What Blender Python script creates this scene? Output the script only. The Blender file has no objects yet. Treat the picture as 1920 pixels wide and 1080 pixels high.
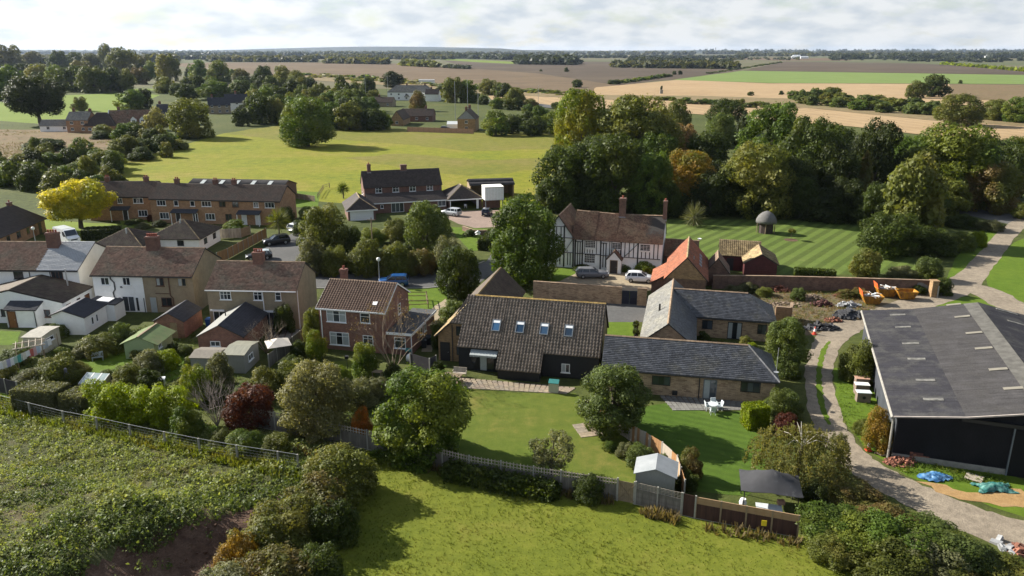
import bpy, math, random
import numpy as np
from mathutils import Vector, Matrix

sc = bpy.context.scene
COL = sc.collection
R = math.radians
rnd = random.Random(7)

# ------------------------------------------------------------------ camera
FOC, CAMH = 1450.0, 32.0                       # focal length in pixels of a 1920 wide frame, flying height
PITCH = math.atan(445 / 1450.0)
cam_d = bpy.data.cameras.new('camera')
cam_d.sensor_width = 36.0
cam_d.lens = 36.0 * FOC / 1920
cam_d.clip_start = 0.5
cam_d.clip_end = 40000
cam = bpy.data.objects.new('camera', cam_d)
cam.location = (0, 0, CAMH)
cam.rotation_euler = (math.pi / 2 - PITCH, 0, 0)
COL.objects.link(cam)
sc.camera = cam

# ------------------------------------------------------------------ sun, sky, exposure
SUN_EL = R(30)
SUN_TO = Vector((0.90, -0.43, 0)).normalized()          # the way the shadows fall
sun_from = Vector((-SUN_TO.x * math.cos(SUN_EL), -SUN_TO.y * math.cos(SUN_EL), math.sin(SUN_EL)))
sd = bpy.data.lights.new('sun', 'SUN')
sd.energy = 5.0
sd.angle = R(0.6)
sd.color = (1.0, 0.945, 0.84)
so = bpy.data.objects.new('sun', sd)
so.rotation_euler = sun_from.to_track_quat('Z', 'Y').to_euler()
so.location = (-200, 120, 150)
COL.objects.link(so)

W = bpy.data.worlds.new('World')
sc.world = W
W.use_nodes = True
nt = W.node_tree
nt.nodes.clear()
wo = nt.nodes.new('ShaderNodeOutputWorld')
bg = nt.nodes.new('ShaderNodeBackground')
sky = nt.nodes.new('ShaderNodeTexSky')
sky.sky_type = 'NISHITA'
sky.sun_disc = False
sky.sun_elevation = SUN_EL
sky.sun_rotation = math.atan2(sun_from.x, sun_from.y)
sky.altitude = 50
sky.air_density = 1.0
sky.dust_density = 0.2
sky.ozone_density = 1.5
bg.inputs['Strength'].default_value = 0.05
# broken cloud cover: the same noise over the whole dome
tc = nt.nodes.new('ShaderNodeTexCoord')
sep = nt.nodes.new('ShaderNodeSeparateXYZ')
nt.links.new(tc.outputs['Generated'], sep.inputs[0])
def wmath(op, a, b=None):
    n = nt.nodes.new('ShaderNodeMath'); n.operation = op
    for i, v in enumerate((a, b)):
        if v is None: continue
        if isinstance(v, (int, float)): n.inputs[i].default_value = v
        else: nt.links.new(v, n.inputs[i])
    return n.outputs[0]
zc = wmath('ADD', wmath('MAXIMUM', sep.outputs['Z'], 0.0), 0.35)
cmb = nt.nodes.new('ShaderNodeCombineXYZ')
nt.links.new(wmath('DIVIDE', sep.outputs['X'], zc), cmb.inputs[0])
nt.links.new(wmath('DIVIDE', sep.outputs['Y'], zc), cmb.inputs[1])
nz = nt.nodes.new('ShaderNodeTexNoise')
nz.inputs['Scale'].default_value = 4.2
nz.inputs['Detail'].default_value = 9
nz.inputs['Roughness'].default_value = 0.6
nt.links.new(cmb.outputs[0], nz.inputs['Vector'])
cr = nt.nodes.new('ShaderNodeValToRGB')
cr.color_ramp.elements[0].position = 0.46
cr.color_ramp.elements[0].color = (0.06, 0.06, 0.06, 1)
cr.color_ramp.elements[1].position = 0.66
cr.color_ramp.elements[1].color = (0.95, 0.95, 0.95, 1)
# towards the horizon the line of sight passes through more of the cloud layer and the gaps close up
nt.links.new(wmath('ADD', nz.outputs['Fac'], wmath('MULTIPLY', wmath('POWER', wmath('SUBTRACT', 1.0, wmath('MAXIMUM', sep.outputs['Z'], 0.0)), 4.0), 0.20)), cr.inputs[0])
nz2 = nt.nodes.new('ShaderNodeTexNoise')
nz2.inputs['Scale'].default_value = 6.5
nz2.inputs['Detail'].default_value = 6
nt.links.new(cmb.outputs[0], nz2.inputs['Vector'])
cc = nt.nodes.new('ShaderNodeValToRGB')
cc.color_ramp.elements[0].position = 0.36
cc.color_ramp.elements[0].color = (6.3, 6.95, 7.7, 1)
cc.color_ramp.elements[1].position = 0.56
cc.color_ramp.elements[1].color = (8.7, 8.95, 9.2, 1)
nt.links.new(nz2.outputs['Fac'], cc.inputs[0])
mx = nt.nodes.new('ShaderNodeMix'); mx.data_type = 'RGBA'
nt.links.new(cr.outputs['Color'], mx.inputs['Factor'])
nt.links.new(sky.outputs[0], mx.inputs['A'])
# clouds scatter forwards: paler on the sun's side of the sky
dt = nt.nodes.new('ShaderNodeVectorMath'); dt.operation = 'DOT_PRODUCT'
nt.links.new(tc.outputs['Generated'], dt.inputs[0]); dt.inputs[1].default_value = tuple(sun_from)
gl = wmath('ADD', 0.86, wmath('MULTIPLY', wmath('POWER', wmath('MAXIMUM', dt.outputs['Value'], 0.0), 3.0), 0.75))
gm = nt.nodes.new('ShaderNodeVectorMath'); gm.operation = 'SCALE'
nt.links.new(cc.outputs['Color'], gm.inputs[0]); nt.links.new(gl, gm.inputs['Scale'])
nt.links.new(gm.outputs[0], mx.inputs['B'])
nt.links.new(mx.outputs['Result'], bg.inputs['Color'])
nt.links.new(bg.outputs[0], wo.inputs['Surface'])

sc.view_settings.view_transform = 'Standard'
sc.view_settings.look = 'None'
sc.view_settings.gamma = 1
sc.view_settings.use_curve_mapping = False
sc.view_settings.exposure = 1.2
sc.render.engine = 'CYCLES'
sc.cycles.max_bounces = 6
sc.cycles.diffuse_bounces = 3
sc.cycles.transparent_max_bounces = 8
sc.cycles.use_adaptive_sampling = True
sc.cycles.use_denoising = True
sc.cycles.volume_bounces = 0

# ------------------------------------------------------------------ helpers
_c, _s = math.cos(PITCH), math.sin(PITCH)
def P(px, py, z=0.0):
    """Where the sight line through a spot measured in the photograph meets the level z: used to survey the site."""
    r = (px - 960) / FOC; d = (py - 540) / FOC
    t = (CAMH - z) / (_s + d * _c)
    return (r * t, t * (_c - d * _s))
def ZAT(Y, py):
    d = (py - 540) / FOC
    return CAMH - Y / (_c - d * _s) * (_s + d * _c)
def MPP(Y):                                    # metres per photo pixel at that distance
    return (Y * _c + CAMH * _s) / FOC

def tag(o, label=None, cat=None, group=None, kind=None):
    if label: o['label'] = label
    if cat: o['category'] = cat
    if group: o['group'] = group
    if kind: o['kind'] = kind
    return o
def thing(name, label, cat, loc=(0, 0, 0), rz=0.0, group=None):
    o = bpy.data.objects.new(name, None)
    o.empty_display_size = 0.3
    COL.objects.link(o)
    o.location = (loc[0], loc[1], loc[2] if len(loc) > 2 else 0)
    o.rotation_euler = (0, 0, rz)
    return tag(o, label, cat, group)
def put(name, me, parent=None, m=None, loc=(0, 0, 0), rz=0.0, **kw):
    o = bpy.data.objects.new(name, me)
    COL.objects.link(o)
    o.location = loc
    if rz: o.rotation_euler = (0, 0, rz)
    if parent is not None: o.parent = parent
    if m is not None:
        if len(me.materials) == 0: me.materials.append(m)
        elif me.materials[0] is not m:
            o.material_slots[0].link = 'OBJECT'
            o.material_slots[0].material = m
    return tag(o, **kw)
def kids(o): return list(o.children)
def dup(o, loc=None, rz=None, parent=None, label=None):
    c = o.copy(); COL.objects.link(c)
    if parent is not None: c.parent = parent
    if loc is not None: c.location = (loc[0], loc[1], loc[2] if len(loc) > 2 else 0)
    if rz is not None: c.rotation_euler = (0, 0, rz)
    if label: c['label'] = label
    for k in kids(o): dup(k, parent=c)
    return c

def np_mesh(name, v, f, smooth=False):
    """v (n,3), f (m,k) all of one size"""
    me = bpy.data.meshes.new(name)
    v = np.asarray(v, dtype=np.float32); f = np.asarray(f, dtype=np.int32)
    k = f.shape[1]
    me.vertices.add(len(v)); me.vertices.foreach_set('co', v.ravel())
    me.loops.add(f.size); me.loops.foreach_set('vertex_index', f.ravel())
    me.polygons.add(len(f))
    me.polygons.foreach_set('loop_start', np.arange(0, f.size, k, dtype=np.int32))
    if smooth: me.polygons.foreach_set('use_smooth', np.ones(len(f), dtype=bool))
    me.update(calc_edges=True)
    return me

class MB:
    def __init__(s): s.v = []; s.f = []
    def quad(s, *p):
        n = len(s.v); s.v += [tuple(q) for q in p]; s.f.append(tuple(range(n, n + len(p)))); return s
    def hexa(s, b, t):
        """8 corners: bottom ring b, top ring t (same winding, ccw from above)"""
        n = len(s.v); k = len(b); s.v += [tuple(q) for q in b] + [tuple(q) for q in t]
        s.f.append(tuple(n + i for i in reversed(range(k)))); s.f.append(tuple(n + k + i for i in range(k)))
        for i in range(k):
            j = (i + 1) % k
            s.f.append((n + i, n + j, n + k + j, n + k + i))
        return s
    def box(s, x0, x1, y0, y1, z0, z1):
        return s.hexa([(x0, y0, z0), (x1, y0, z0), (x1, y1, z0), (x0, y1, z0)], [(x0, y0, z1), (x1, y0, z1), (x1, y1, z1), (x0, y1, z1)])
    def cbox(s, c, d, ax=(1, 0, 0), ay=(0, 1, 0)):
        ax = Vector(ax); ay = Vector(ay); az = ax.cross(ay); c = Vector(c)
        def q(i, j, k): return c + ax * d[0] / 2 * i + ay * d[1] / 2 * j + az * d[2] / 2 * k
        return s.hexa([q(-1, -1, -1), q(1, -1, -1), q(1, 1, -1), q(-1, 1, -1)], [q(-1, -1, 1), q(1, -1, 1), q(1, 1, 1), q(-1, 1, 1)])
    def bar(s, a, b, w, h=None):
        a = Vector(a); b = Vector(b); d = b - a; L = d.length
        if L < 1e-6: return s
        d /= L; h = h or w
        up = Vector((0, 0, 1)) if abs(d.z) < .95 else Vector((0, 1, 0))
        x = d.cross(up).normalized(); y = x.cross(d)
        q = lambda p, i, j: p + x * w / 2 * i + y * h / 2 * j
        return s.hexa([q(a, -1, -1), q(a, -1, 1), q(a, 1, 1), q(a, 1, -1)], [q(b, -1, -1), q(b, -1, 1), q(b, 1, 1), q(b, 1, -1)])
    def tube(s, pts, rad, n=6):
        pts = [Vector(p) for p in pts]; rings = []
        if isinstance(rad, (int, float)): rad = [rad] * len(pts)
        for i, p in enumerate(pts):
            d = (pts[min(i + 1, len(pts) - 1)] - pts[max(i - 1, 0)]).normalized()
            up = Vector((0, 0, 1)) if abs(d.z) < .9 else Vector((1, 0, 0))
            x = d.cross(up).normalized(); y = x.cross(d)
            b = len(s.v)
            for k in range(n):
                a = 2 * math.pi * k / n
                s.v.append(tuple(p + (x * math.cos(a) + y * math.sin(a)) * rad[i]))
            rings.append(b)
        for i in range(len(rings) - 1):
            for k in range(n):
                j = (k + 1) % n
                s.f.append((rings[i] + k, rings[i] + j, rings[i + 1] + j, rings[i + 1] + k))
        s.f.append(tuple(rings[0] + k for k in range(n)))
        s.f.append(tuple(rings[-1] + k for k in reversed(range(n))))
        return s
    def lathe(s, c, prof, n=12):
        """prof: [(r,z)...] about the vertical through c"""
        b0 = len(s.v)
        for r, z in prof:
            for k in range(n):
                a = 2 * math.pi * k / n
                s.v.append((c[0] + r * math.cos(a), c[1] + r * math.sin(a), c[2] + z))
        for i in range(len(prof) - 1):
            for k in range(n):
                j = (k + 1) % n
                s.f.append((b0 + i * n + k, b0 + i * n + j, b0 + (i + 1) * n + j, b0 + (i + 1) * n + k))
        s.f.append(tuple(b0 + k for k in reversed(range(n))))
        m = b0 + (len(prof) - 1) * n
        s.f.append(tuple(m + k for k in range(n)))
        return s
    def prism(s, poly, y0, y1, ax='y'):
        """poly of (a,z) extruded along y (or x)"""
        mk = (lambda a, z, y: (a, y, z)) if ax == 'y' else (lambda a, z, y: (y, a, z))
        return s.hexa([mk(a, z, y0) for a, z in poly], [mk(a, z, y1) for a, z in poly])
    def mesh(s, name, smooth=False):
        me = bpy.data.meshes.new(name); me.from_pydata(s.v, [], s.f); me.update()
        if smooth:
            me.polygons.foreach_set('use_smooth', np.ones(len(me.polygons), dtype=bool))
        return me
    def obj(s, name, parent=None, m=None, smooth=False, loc=(0, 0, 0), rz=0.0, **kw):
        return put(name, s.mesh(name, smooth), parent, m, loc, rz, **kw)

# ------------------------------------------------------------------ materials
MATS = {}
def _node(nt, t, **kw):
    n = nt.nodes.new(t)
    for k, v in kw.items(): setattr(n, k, v)
    return n
def _mixc(nt, f, a, b, mode='MIX'):
    n = _node(nt, 'ShaderNodeMix', data_type='RGBA', blend_type=mode)
    for s_, v in (('Factor', f), ('A', a), ('B', b)):
        if isinstance(v, (int, float)): n.inputs[s_].default_value = v
        elif isinstance(v, tuple): n.inputs[s_].default_value = (*v[:3], 1)
        else: nt.links.new(v, n.inputs[s_])
    return n.outputs['Result']
def _m(nt, op, a, b=None, c=None):
    n = _node(nt, 'ShaderNodeMath', operation=op)
    for i, v in enumerate((a, b, c)):
        if v is None: continue
        if isinstance(v, (int, float)): n.inputs[i].default_value = v
        else: nt.links.new(v, n.inputs[i])
    return n.outputs[0]
def _noise(nt, vec, sc_, det=4, rough=.55, dist=0.0):
    n = _node(nt, 'ShaderNodeTexNoise')
    n.inputs['Scale'].default_value = sc_; n.inputs['Detail'].default_value = det
    n.inputs['Roughness'].default_value = rough; n.inputs['Distortion'].default_value = dist
    nt.links.new(vec, n.inputs['Vector'])
    return n.outputs['Fac']
def _ramp(nt, f, stops):
    n = _node(nt, 'ShaderNodeValToRGB')
    e = n.color_ramp.elements
    while len(e) < len(stops): e.new(0.5)
    for el, (p, c) in zip(e, stops):
        el.position = p; el.color = (*c, 1) if isinstance(c, tuple) else (c, c, c, 1)
    nt.links.new(f, n.inputs[0])
    return n.outputs['Color']
def _map(nt, vec, scale=(1, 1, 1), rot=(0, 0, 0)):
    n = _node(nt, 'ShaderNodeMapping')
    n.inputs['Scale'].default_value = scale; n.inputs['Rotation'].default_value = rot
    nt.links.new(vec, n.inputs['Vector'])
    return n.outputs[0]
def newmat(name):
    m = bpy.data.materials.new(name); m.use_nodes = True
    nt = m.node_tree; b = nt.nodes['Principled BSDF']
    tc = _node(nt, 'ShaderNodeTexCoord')
    MATS[name] = m
    return m, nt, b, tc.outputs['Object']
def sc3(c, k): return tuple(min(1, x * k) for x in c)

def plain(name, c, rough=.7, var=.15, scale=3.0, island=0.0, metal=0.0, spec=.4, c2=None, c2s=.6, bump=0.0, bscale=20, stretch=(1, 1, 1), lo=.45, hi=.65, fine=0.0):
    """one surface colour with soft wear; c2 patches; island = each piece a little different"""
    if name in MATS: return MATS[name]
    m, nt, b, vec = newmat(name)
    v = _map(nt, vec, stretch)
    n1 = _noise(nt, v, scale, 5)
    col = _mixc(nt, _ramp(nt, n1, [(.3, 0.0), (.7, 1.0)]), sc3(c, 1 - var), sc3(c, 1 + var))
    if c2:
        n2 = _noise(nt, v, c2s, 6, .65)
        col = _mixc(nt, _ramp(nt, n2, [(lo, 0.0), (hi, 1.0)]), col, c2)
    if fine:
        n3 = _noise(nt, vec, 14, 3, .7)
        k = _ramp(nt, n3, [(.3, 1 - fine), (.7, 1 + fine)])
        col = _mixc(nt, 1.0, col, k, 'MULTIPLY')
    if island:
        g = _node(nt, 'ShaderNodeNewGeometry')
        k = _ramp(nt, g.outputs['Random Per Island'], [(0, 1 - island), (1, 1 + island)])
        col = _mixc(nt, 1.0, col, k, 'MULTIPLY')
    nt.links.new(col, b.inputs['Base Color'])
    b.inputs['Roughness'].default_value = rough
    b.inputs['Metallic'].default_value = metal
    b.inputs['Specular IOR Level'].default_value = spec
    if bump:
        bp = _node(nt, 'ShaderNodeBump'); bp.inputs['Strength'].default_value = bump; bp.inputs['Distance'].default_value = .02
        nt.links.new(_noise(nt, vec, bscale, 4), bp.inputs['Height'])
        nt.links.new(bp.outputs[0], b.inputs['Normal'])
    return m

def bricks(name, c1, c2, mortar, bw=.235, bh=.085, dirt=.25, bias=0.0):
    if name in MATS: return MATS[name]
    m, nt, b, vec = newmat(name)
    sp = _node(nt, 'ShaderNodeSeparateXYZ'); nt.links.new(vec, sp.inputs[0])
    cb = _node(nt, 'ShaderNodeCombineXYZ')
    nt.links.new(_m(nt, 'ADD', sp.outputs[0], sp.outputs[1]), cb.inputs[0]); nt.links.new(sp.outputs[2], cb.inputs[1])
    t = _node(nt, 'ShaderNodeTexBrick')
    t.inputs['Scale'].default_value = 1; t.inputs['Brick Width'].default_value = bw; t.inputs['Row Height'].default_value = bh
    t.inputs['Mortar Size'].default_value = .006; t.inputs['Bias'].default_value = bias
    t.inputs['Color1'].default_value = (*c1, 1); t.inputs['Color2'].default_value = (*c2, 1); t.inputs['Mortar'].default_value = (*mortar, 1)
    nt.links.new(cb.outputs[0], t.inputs['Vector'])
    n = _ramp(nt, _noise(nt, vec, 1.3, 6, .65), [(.3, 1 - dirt), (.7, 1 + dirt)])
    nt.links.new(_mixc(nt, 1.0, t.outputs['Color'], n, 'MULTIPLY'), b.inputs['Base Color'])
    b.inputs['Roughness'].default_value = .9
    bp = _node(nt, 'ShaderNodeBump'); bp.inputs['Strength'].default_value = .5; bp.inputs['Distance'].default_value = .01; bp.invert = True
    nt.links.new(t.outputs['Fac'], bp.inputs['Height']); nt.links.new(bp.outputs[0], b.inputs['Normal'])
    return m

def leafmat(name, c1, c2, patch=None, pscale=.5, pamt=(.5, .62), trans=.42, rough=.55):
    """foliage: every leaf its own tint between c1 and c2, patches of another tint by crown-sized noise"""
    if name in MATS: return MATS[name]
    m, nt, b, vec = newmat(name)
    g = _node(nt, 'ShaderNodeNewGeometry'); oi = _node(nt, 'ShaderNodeObjectInfo')
    col = _mixc(nt, g.outputs['Random Per Island'], c1, c2)
    ad = _node(nt, 'ShaderNodeVectorMath', operation='ADD')
    nt.links.new(vec, ad.inputs[0]); nt.links.new(oi.outputs['Location'], ad.inputs[1])
    n = _noise(nt, ad.outputs[0], 1.6, 3, .6)
    col = _mixc(nt, 1.0, col, _ramp(nt, n, [(.3, .62), (.7, 1.35)]), 'MULTIPLY')
    if patch:
        n2 = _noise(nt, ad.outputs[0], pscale * 2, 4, .6)
        col = _mixc(nt, _ramp(nt, n2, [(pamt[0], 0.0), (pamt[1], 1.0)]), col, patch)
    k = _ramp(nt, oi.outputs['Random'], [(0, .86), (1, 1.14)])
    col = _mixc(nt, 1.0, col, k, 'MULTIPLY')
    col = _mixc(nt, 1.0, col, (1.56, 1.44, 1.02), 'MULTIPLY')
    nt.links.new(col, b.inputs['Base Color'])
    b.inputs['Roughness'].default_value = rough; b.inputs['Specular IOR Level'].default_value = .25
    tr = _node(nt, 'ShaderNodeBsdfTranslucent')
    tcol = _mixc(nt, 1.0, col, (1.25, 1.2, .55), 'MULTIPLY')
    nt.links.new(tcol, tr.inputs['Color'])
    mx = _node(nt, 'ShaderNodeMixShader'); mx.inputs[0].default_value = trans
    nt.links.new(b.outputs[0], mx.inputs[1]); nt.links.new(tr.outputs[0], mx.inputs[2])
    nt.links.new(mx.outputs[0], nt.nodes['Material Output'].inputs['Surface'])
    return m

def ground(name, stops, s1=.08, s2=.9, s3=6.0, amp=.35, rough=.95, bump=.4, stripes=None, warp=0.0):
    """soil and turf: large patches through a colour ramp, times mid and fine mottling. stripes=(angle, period, depth)"""
    if name in MATS: return MATS[name]
    m, nt, b, vec = newmat(name)
    n1 = _noise(nt, vec, s1, 6, .6, warp); n2 = _noise(nt, vec, s2, 5, .65); n3 = _noise(nt, vec, s3, 3, .7)
    mixn = _m(nt, 'ADD', _m(nt, 'MULTIPLY', n1, .65), _m(nt, 'MULTIPLY', n2, .35))
    col = _ramp(nt, mixn, stops)
    col = _mixc(nt, 1.0, col, _ramp(nt, n2, [(.3, 1 - amp * .6), (.7, 1 + amp * .6)]), 'MULTIPLY')
    col = _mixc(nt, 1.0, col, _ramp(nt, n3, [(.28, 1 - amp), (.72, 1 + amp)]), 'MULTIPLY')
    if stripes:
        ang, per, dep = stripes[:3]
        sp = _node(nt, 'ShaderNodeSeparateXYZ'); nt.links.new(vec, sp.inputs[0])
        u = _m(nt, 'ADD', _m(nt, 'MULTIPLY', sp.outputs[0], math.cos(ang)), _m(nt, 'MULTIPLY', sp.outputs[1], math.sin(ang)))
        u = _m(nt, 'ADD', u, _m(nt, 'MULTIPLY', n2, per * .12))
        w = _m(nt, 'SINE', _m(nt, 'MULTIPLY', u, 2 * math.pi / per))
        w = _m(nt, 'MULTIPLY_ADD', w, .5, .5)
        col = _mixc(nt, 1.0, col, _ramp(nt, w, [(.35, 1 - dep), (.65, 1 + dep)]), 'MULTIPLY')
    nt.links.new(col, b.inputs['Base Color'])
    b.inputs['Roughness'].default_value = rough; b.inputs['Specular IOR Level'].default_value = .15
    if bump:
        bp = _node(nt, 'ShaderNodeBump'); bp.inputs['Strength'].default_value = bump; bp.inputs['Distance'].default_value = .12
        nt.links.new(_m(nt, 'ADD', n3, n2), bp.inputs['Height']); nt.links.new(bp.outputs[0], b.inputs['Normal'])
    return m

def glassmat(name, c=(.02, .025, .03), rough=.06):
    if name in MATS: return MATS[name]
    m, nt, b, vec = newmat(name)
    oi = _node(nt, 'ShaderNodeObjectInfo')
    k = _ramp(nt, oi.outputs['Random'], [(0, .5), (.6, 1.0), (1, 2.6)])
    nt.links.new(_mixc(nt, 1.0, c, k, 'MULTIPLY'), b.inputs['Base Color'])
    b.inputs['Roughness'].default_value = rough; b.inputs['Specular IOR Level'].default_value = .6
    return m
# ------------------------------------------------------------------ the ground and everything that lies flat on it
G_rough = ground('rough_grass', [(.3, (.038, .050, .014)), (.5, (.062, .076, .018)), (.7, (.092, .094, .030))], .05, .8, 7, .35)
G_pad = ground('paddock_grass', [(.33, (.122, .150, .010)), (.5, (.166, .172, .012)), (.64, (.205, .172, .034))], .035, .35, 2.2, .26, bump=.8)
G_padr = ground('tall_grass', [(.35, (.118, .132, .016)), (.5, (.146, .142, .022)), (.66, (.170, .142, .040))], .04, .4, 3, .26, bump=.8)
G_field = ground('field_grass', [(.34, (.084, .108, .010)), (.52, (.120, .137, .015)), (.68, (.150, .143, .027))], .10, 1.3, 11, .20, bump=.35)
G_lawn = ground('lawn_grass', [(.35, (.072, .112, .012)), (.55, (.098, .120, .018)), (.68, (.150, .135, .032))], .10, 1.0, 10, .18)
G_lawn2 = ground('mown_lawn', [(.35, (.050, .095, .010)), (.6, (.066, .110, .014)), (.7, (.10, .12, .022))], .12, 1.2, 12, .14, stripes=(R(62), .95, .07))
G_lawn3 = ground('striped_lawn', [(.35, (.070, .108, .018)), (.6, (.088, .120, .026)), (.7, (.11, .13, .035))], .06, .8, 9, .12, stripes=(R(-38), 2.2, .2))
G_green = ground('green_pasture', [(.35, (.115, .165, .020)), (.65, (.140, .185, .026))], .02, .2, 2, .10)
G_lush = ground('lush_grass', [(.35, (.072, .125, .010)), (.65, (.098, .145, .014))], .1, 1, 10, .2)
G_wheat = ground('young_wheat', [(.3, (.120, .175, .045)), (.7, (.150, .200, .055))], .004, .03, .3, .08, bump=0)
G_plough = ground('plough_soil', [(.3, (.086, .060, .036)), (.5, (.122, .086, .051)), (.7, (.160, .115, .068))], .004, .02, .2, .10, bump=0, stripes=(R(80), 11, .05))
G_plough2 = ground('dark_plough_soil', [(.3, (.054, .040, .028)), (.5, (.077, .057, .039)), (.7, (.108, .082, .054))], .003, .02, .2, .10, bump=0)
G_stub = ground('stubble', [(.3, (.27, .185, .098)), (.5, (.32, .225, .125)), (.7, (.36, .26, .15))], .006, .06, .5, .10, bump=0, stripes=(R(12), 9, .05))
G_bank = ground('dry_bank', [(.3, (.120, .095, .045)), (.5, (.200, .150, .080)), (.7, (.100, .105, .040))], .03, .2, 1.5, .25, bump=0)
G_heath = ground('heath', [(.3, (.080, .076, .030)), (.5, (.160, .110, .062)), (.7, (.105, .105, .038))], .05, .3, 2, .3)
G_plain = ground('far_plain', [(.3, (.085, .085, .040)), (.45, (.120, .105, .060)), (.55, (.075, .090, .036)), (.7, (.19, .15, .09))], .0011, .005, .05, .12, bump=0)
G_road = ground('asphalt', [(.3, (.080, .080, .080)), (.7, (.115, .113, .110))], .2, 2, 20, .12, bump=.1)
G_track = ground('track_gravel', [(.3, (.175, .145, .110)), (.5, (.240, .200, .152)), (.7, (.31, .26, .195))], .25, 1.6, 11, .24, bump=.5)
G_sand = ground('sand_spill', [(.3, (.25, .150, .062)), (.55, (.33, .21, .095)), (.7, (.20, .15, .09))], .4, 2, 12, .2)
G_forec = ground('forecourt_gravel', [(.3, (.270, .220, .150)), (.7, (.340, .280, .195))], .2, 1.5, 14, .12)
G_soil = ground('bare_soil', [(.3, (.062, .036, .026)), (.5, (.105, .064, .045)), (.7, (.165, .112, .078))], .3, 1.5, 8, .3, bump=1)
G_drive = ground('block_drive', [(.3, (.22, .165, .135)), (.7, (.29, .22, .18))], .2, 1.5, 14, .12)

def wobble(pts, step, amp, seed=1):
    rr = random.Random(seed); out = []
    n = len(pts)
    for i in range(n):
        a, b = pts[i], pts[(i + 1) % n]
        L = math.hypot(b[0] - a[0], b[1] - a[1]); k = max(1, min(60, int(L / step)))
        for j in range(k):
            t = j / k; am = amp if j else amp * .3
            out.append((a[0] + (b[0] - a[0]) * t + rr.uniform(-am, am), a[1] + (b[1] - a[1]) * t + rr.uniform(-am, am)))
    return out
def sheet(name, px, z, m, step=3.0, amp=0.25, world=False, kind='structure', seed=3):
    pts = px if world else [P(*p) for p in px]
    if amp: pts = wobble(pts, step, amp, seed)
    me = bpy.data.meshes.new(name)
    me.from_pydata([(x, y, z) for x, y in pts], [], [tuple(range(len(pts)))]); me.update()
    if me.polygons[0].normal.z < 0: me.flip_normals()
    return put(name, me, None, m, kind=kind)
def ribbon(name, line, z, m, closed=False, amp=.1, seed=5):
    """line of (x, y, width)"""
    rr = random.Random(seed); L = []; Rr = []
    pts = []
    for i in range(len(line) - 1):
        for j in range(8):
            t = j / 8
            p0 = line[max(i - 1, 0)]; p1 = line[i]; p2 = line[i + 1]; p3 = line[min(i + 2, len(line) - 1)]
            pts.append([.5 * ((2 * p1[k]) + (-p0[k] + p2[k]) * t + (2 * p0[k] - 5 * p1[k] + 4 * p2[k] - p3[k]) * t * t + (-p0[k] + 3 * p1[k] - 3 * p2[k] + p3[k]) * t ** 3) for k in range(3)])
    pts.append(list(line[-1]))
    mb = MB()
    for i, (x, y, w) in enumerate(pts):
        a = pts[max(i - 1, 0)]; b = pts[min(i + 1, len(pts) - 1)]
        dx, dy = b[0] - a[0], b[1] - a[1]; l = math.hypot(dx, dy) or 1
        nx, ny = -dy / l, dx / l
        L.append((x + nx * (w / 2 + rr.uniform(-amp, amp)), y + ny * (w / 2 + rr.uniform(-amp, amp)), z))
        Rr.append((x - nx * (w / 2 + rr.uniform(-amp, amp)), y - ny * (w / 2 + rr.uniform(-amp, amp)), z))
    for i in range(len(pts) - 1): mb.quad(Rr[i], Rr[i + 1], L[i + 1], L[i])
    return mb.obj(name, None, m, kind='structure'), pts

# one sheet to the horizon
gv = []; gf = []
rings = [0, 60, 150, 400, 1000, 2500, 6000, 11000, 16500]
mb = MB(); nseg = 48
for i in range(len(rings) - 1):
    for k in range(nseg):
        a0, a1 = 2 * math.pi * k / nseg, 2 * math.pi * (k + 1) / nseg
        q = lambda r, a: (r * math.cos(a), r * math.sin(a) + 60, 0)
        if rings[i] == 0: mb.quad(q(0, a0), q(rings[1], a0), q(rings[1], a1))
        else: mb.quad(q(rings[i], a0), q(rings[i + 1], a0), q(rings[i + 1], a1), q(rings[i], a1))
mb.obj('ground', None, G_rough, kind='structure')
# the wide plain beyond the village, under all the fields
sheet('plain', [(-9000, 700), (9000, 700), (9000, 13500), (-9000, 13500)], .05, G_plain, world=True, amp=0)

sheet('ploughed_field', [(300, 120), (395, 117), (700, 117.5), (880, 128), (1010, 138), (1160, 160), (1110, 176), (980, 176), (880, 168), (760, 160), (600, 152), (480, 140), (380, 130)], .12, G_plough, 40, 2)
sheet('ploughed_field', [(830, 113), (1150, 116), (1330, 124), (1395, 131), (1262, 149), (1160, 160), (1010, 138), (880, 128)], .16, G_plough2, 40, 2)
sheet('pasture', [(812, 109), (1000, 117.5), (985, 121), (900, 117), (830, 112.5)], .20, G_green, 60, 2)
sheet('stubble_field', [(1108, 178), (1118, 164), (1270, 150), (1440, 156.5), (1745, 157.5), (1930, 160), (1960, 272), (1800, 262), (1600, 238), (1300, 214), (1190, 206), (930, 200), (915, 180)], .20, G_stub, 30, 1.0)
sheet('stubble_field', [(1780, 158), (1960, 160), (1960, 192), (1775, 186)], .24, G_heath, 30, 1)
sheet('wheat_field', [(1262, 150), (1392, 133), (1960, 141.5), (1960, 158.5), (1745, 157), (1440, 156)], .26, G_wheat, 60, 1.5)
sheet('ploughed_field', [(1394, 132.5), (1470, 115.5), (1720, 119), (1970, 134), (1970, 141)], .26, G_plough2, 60, 2)
sheet('stubble_field', [(1150, 104.5), (1330, 105), (1300, 107), (1160, 106.5)], .3, G_stub, 200, 6)
sheet('ploughed_field', [(1385, 107.5), (1560, 109), (1600, 114), (1470, 114), (1360, 111)], .3, G_plough, 200, 6)
sheet('pasture', [(330, 104.5), (420, 104.2), (400, 106), (335, 106)], .3, G_green, 200, 6)
sheet('embankment', [(1050, 178), (1300, 180), (1500, 186), (1760, 210), (1960, 226), (1960, 240), (1740, 226), (1500, 202), (1280, 190), (1060, 186)], .30, G_bank, 12, 1.2)
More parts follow.
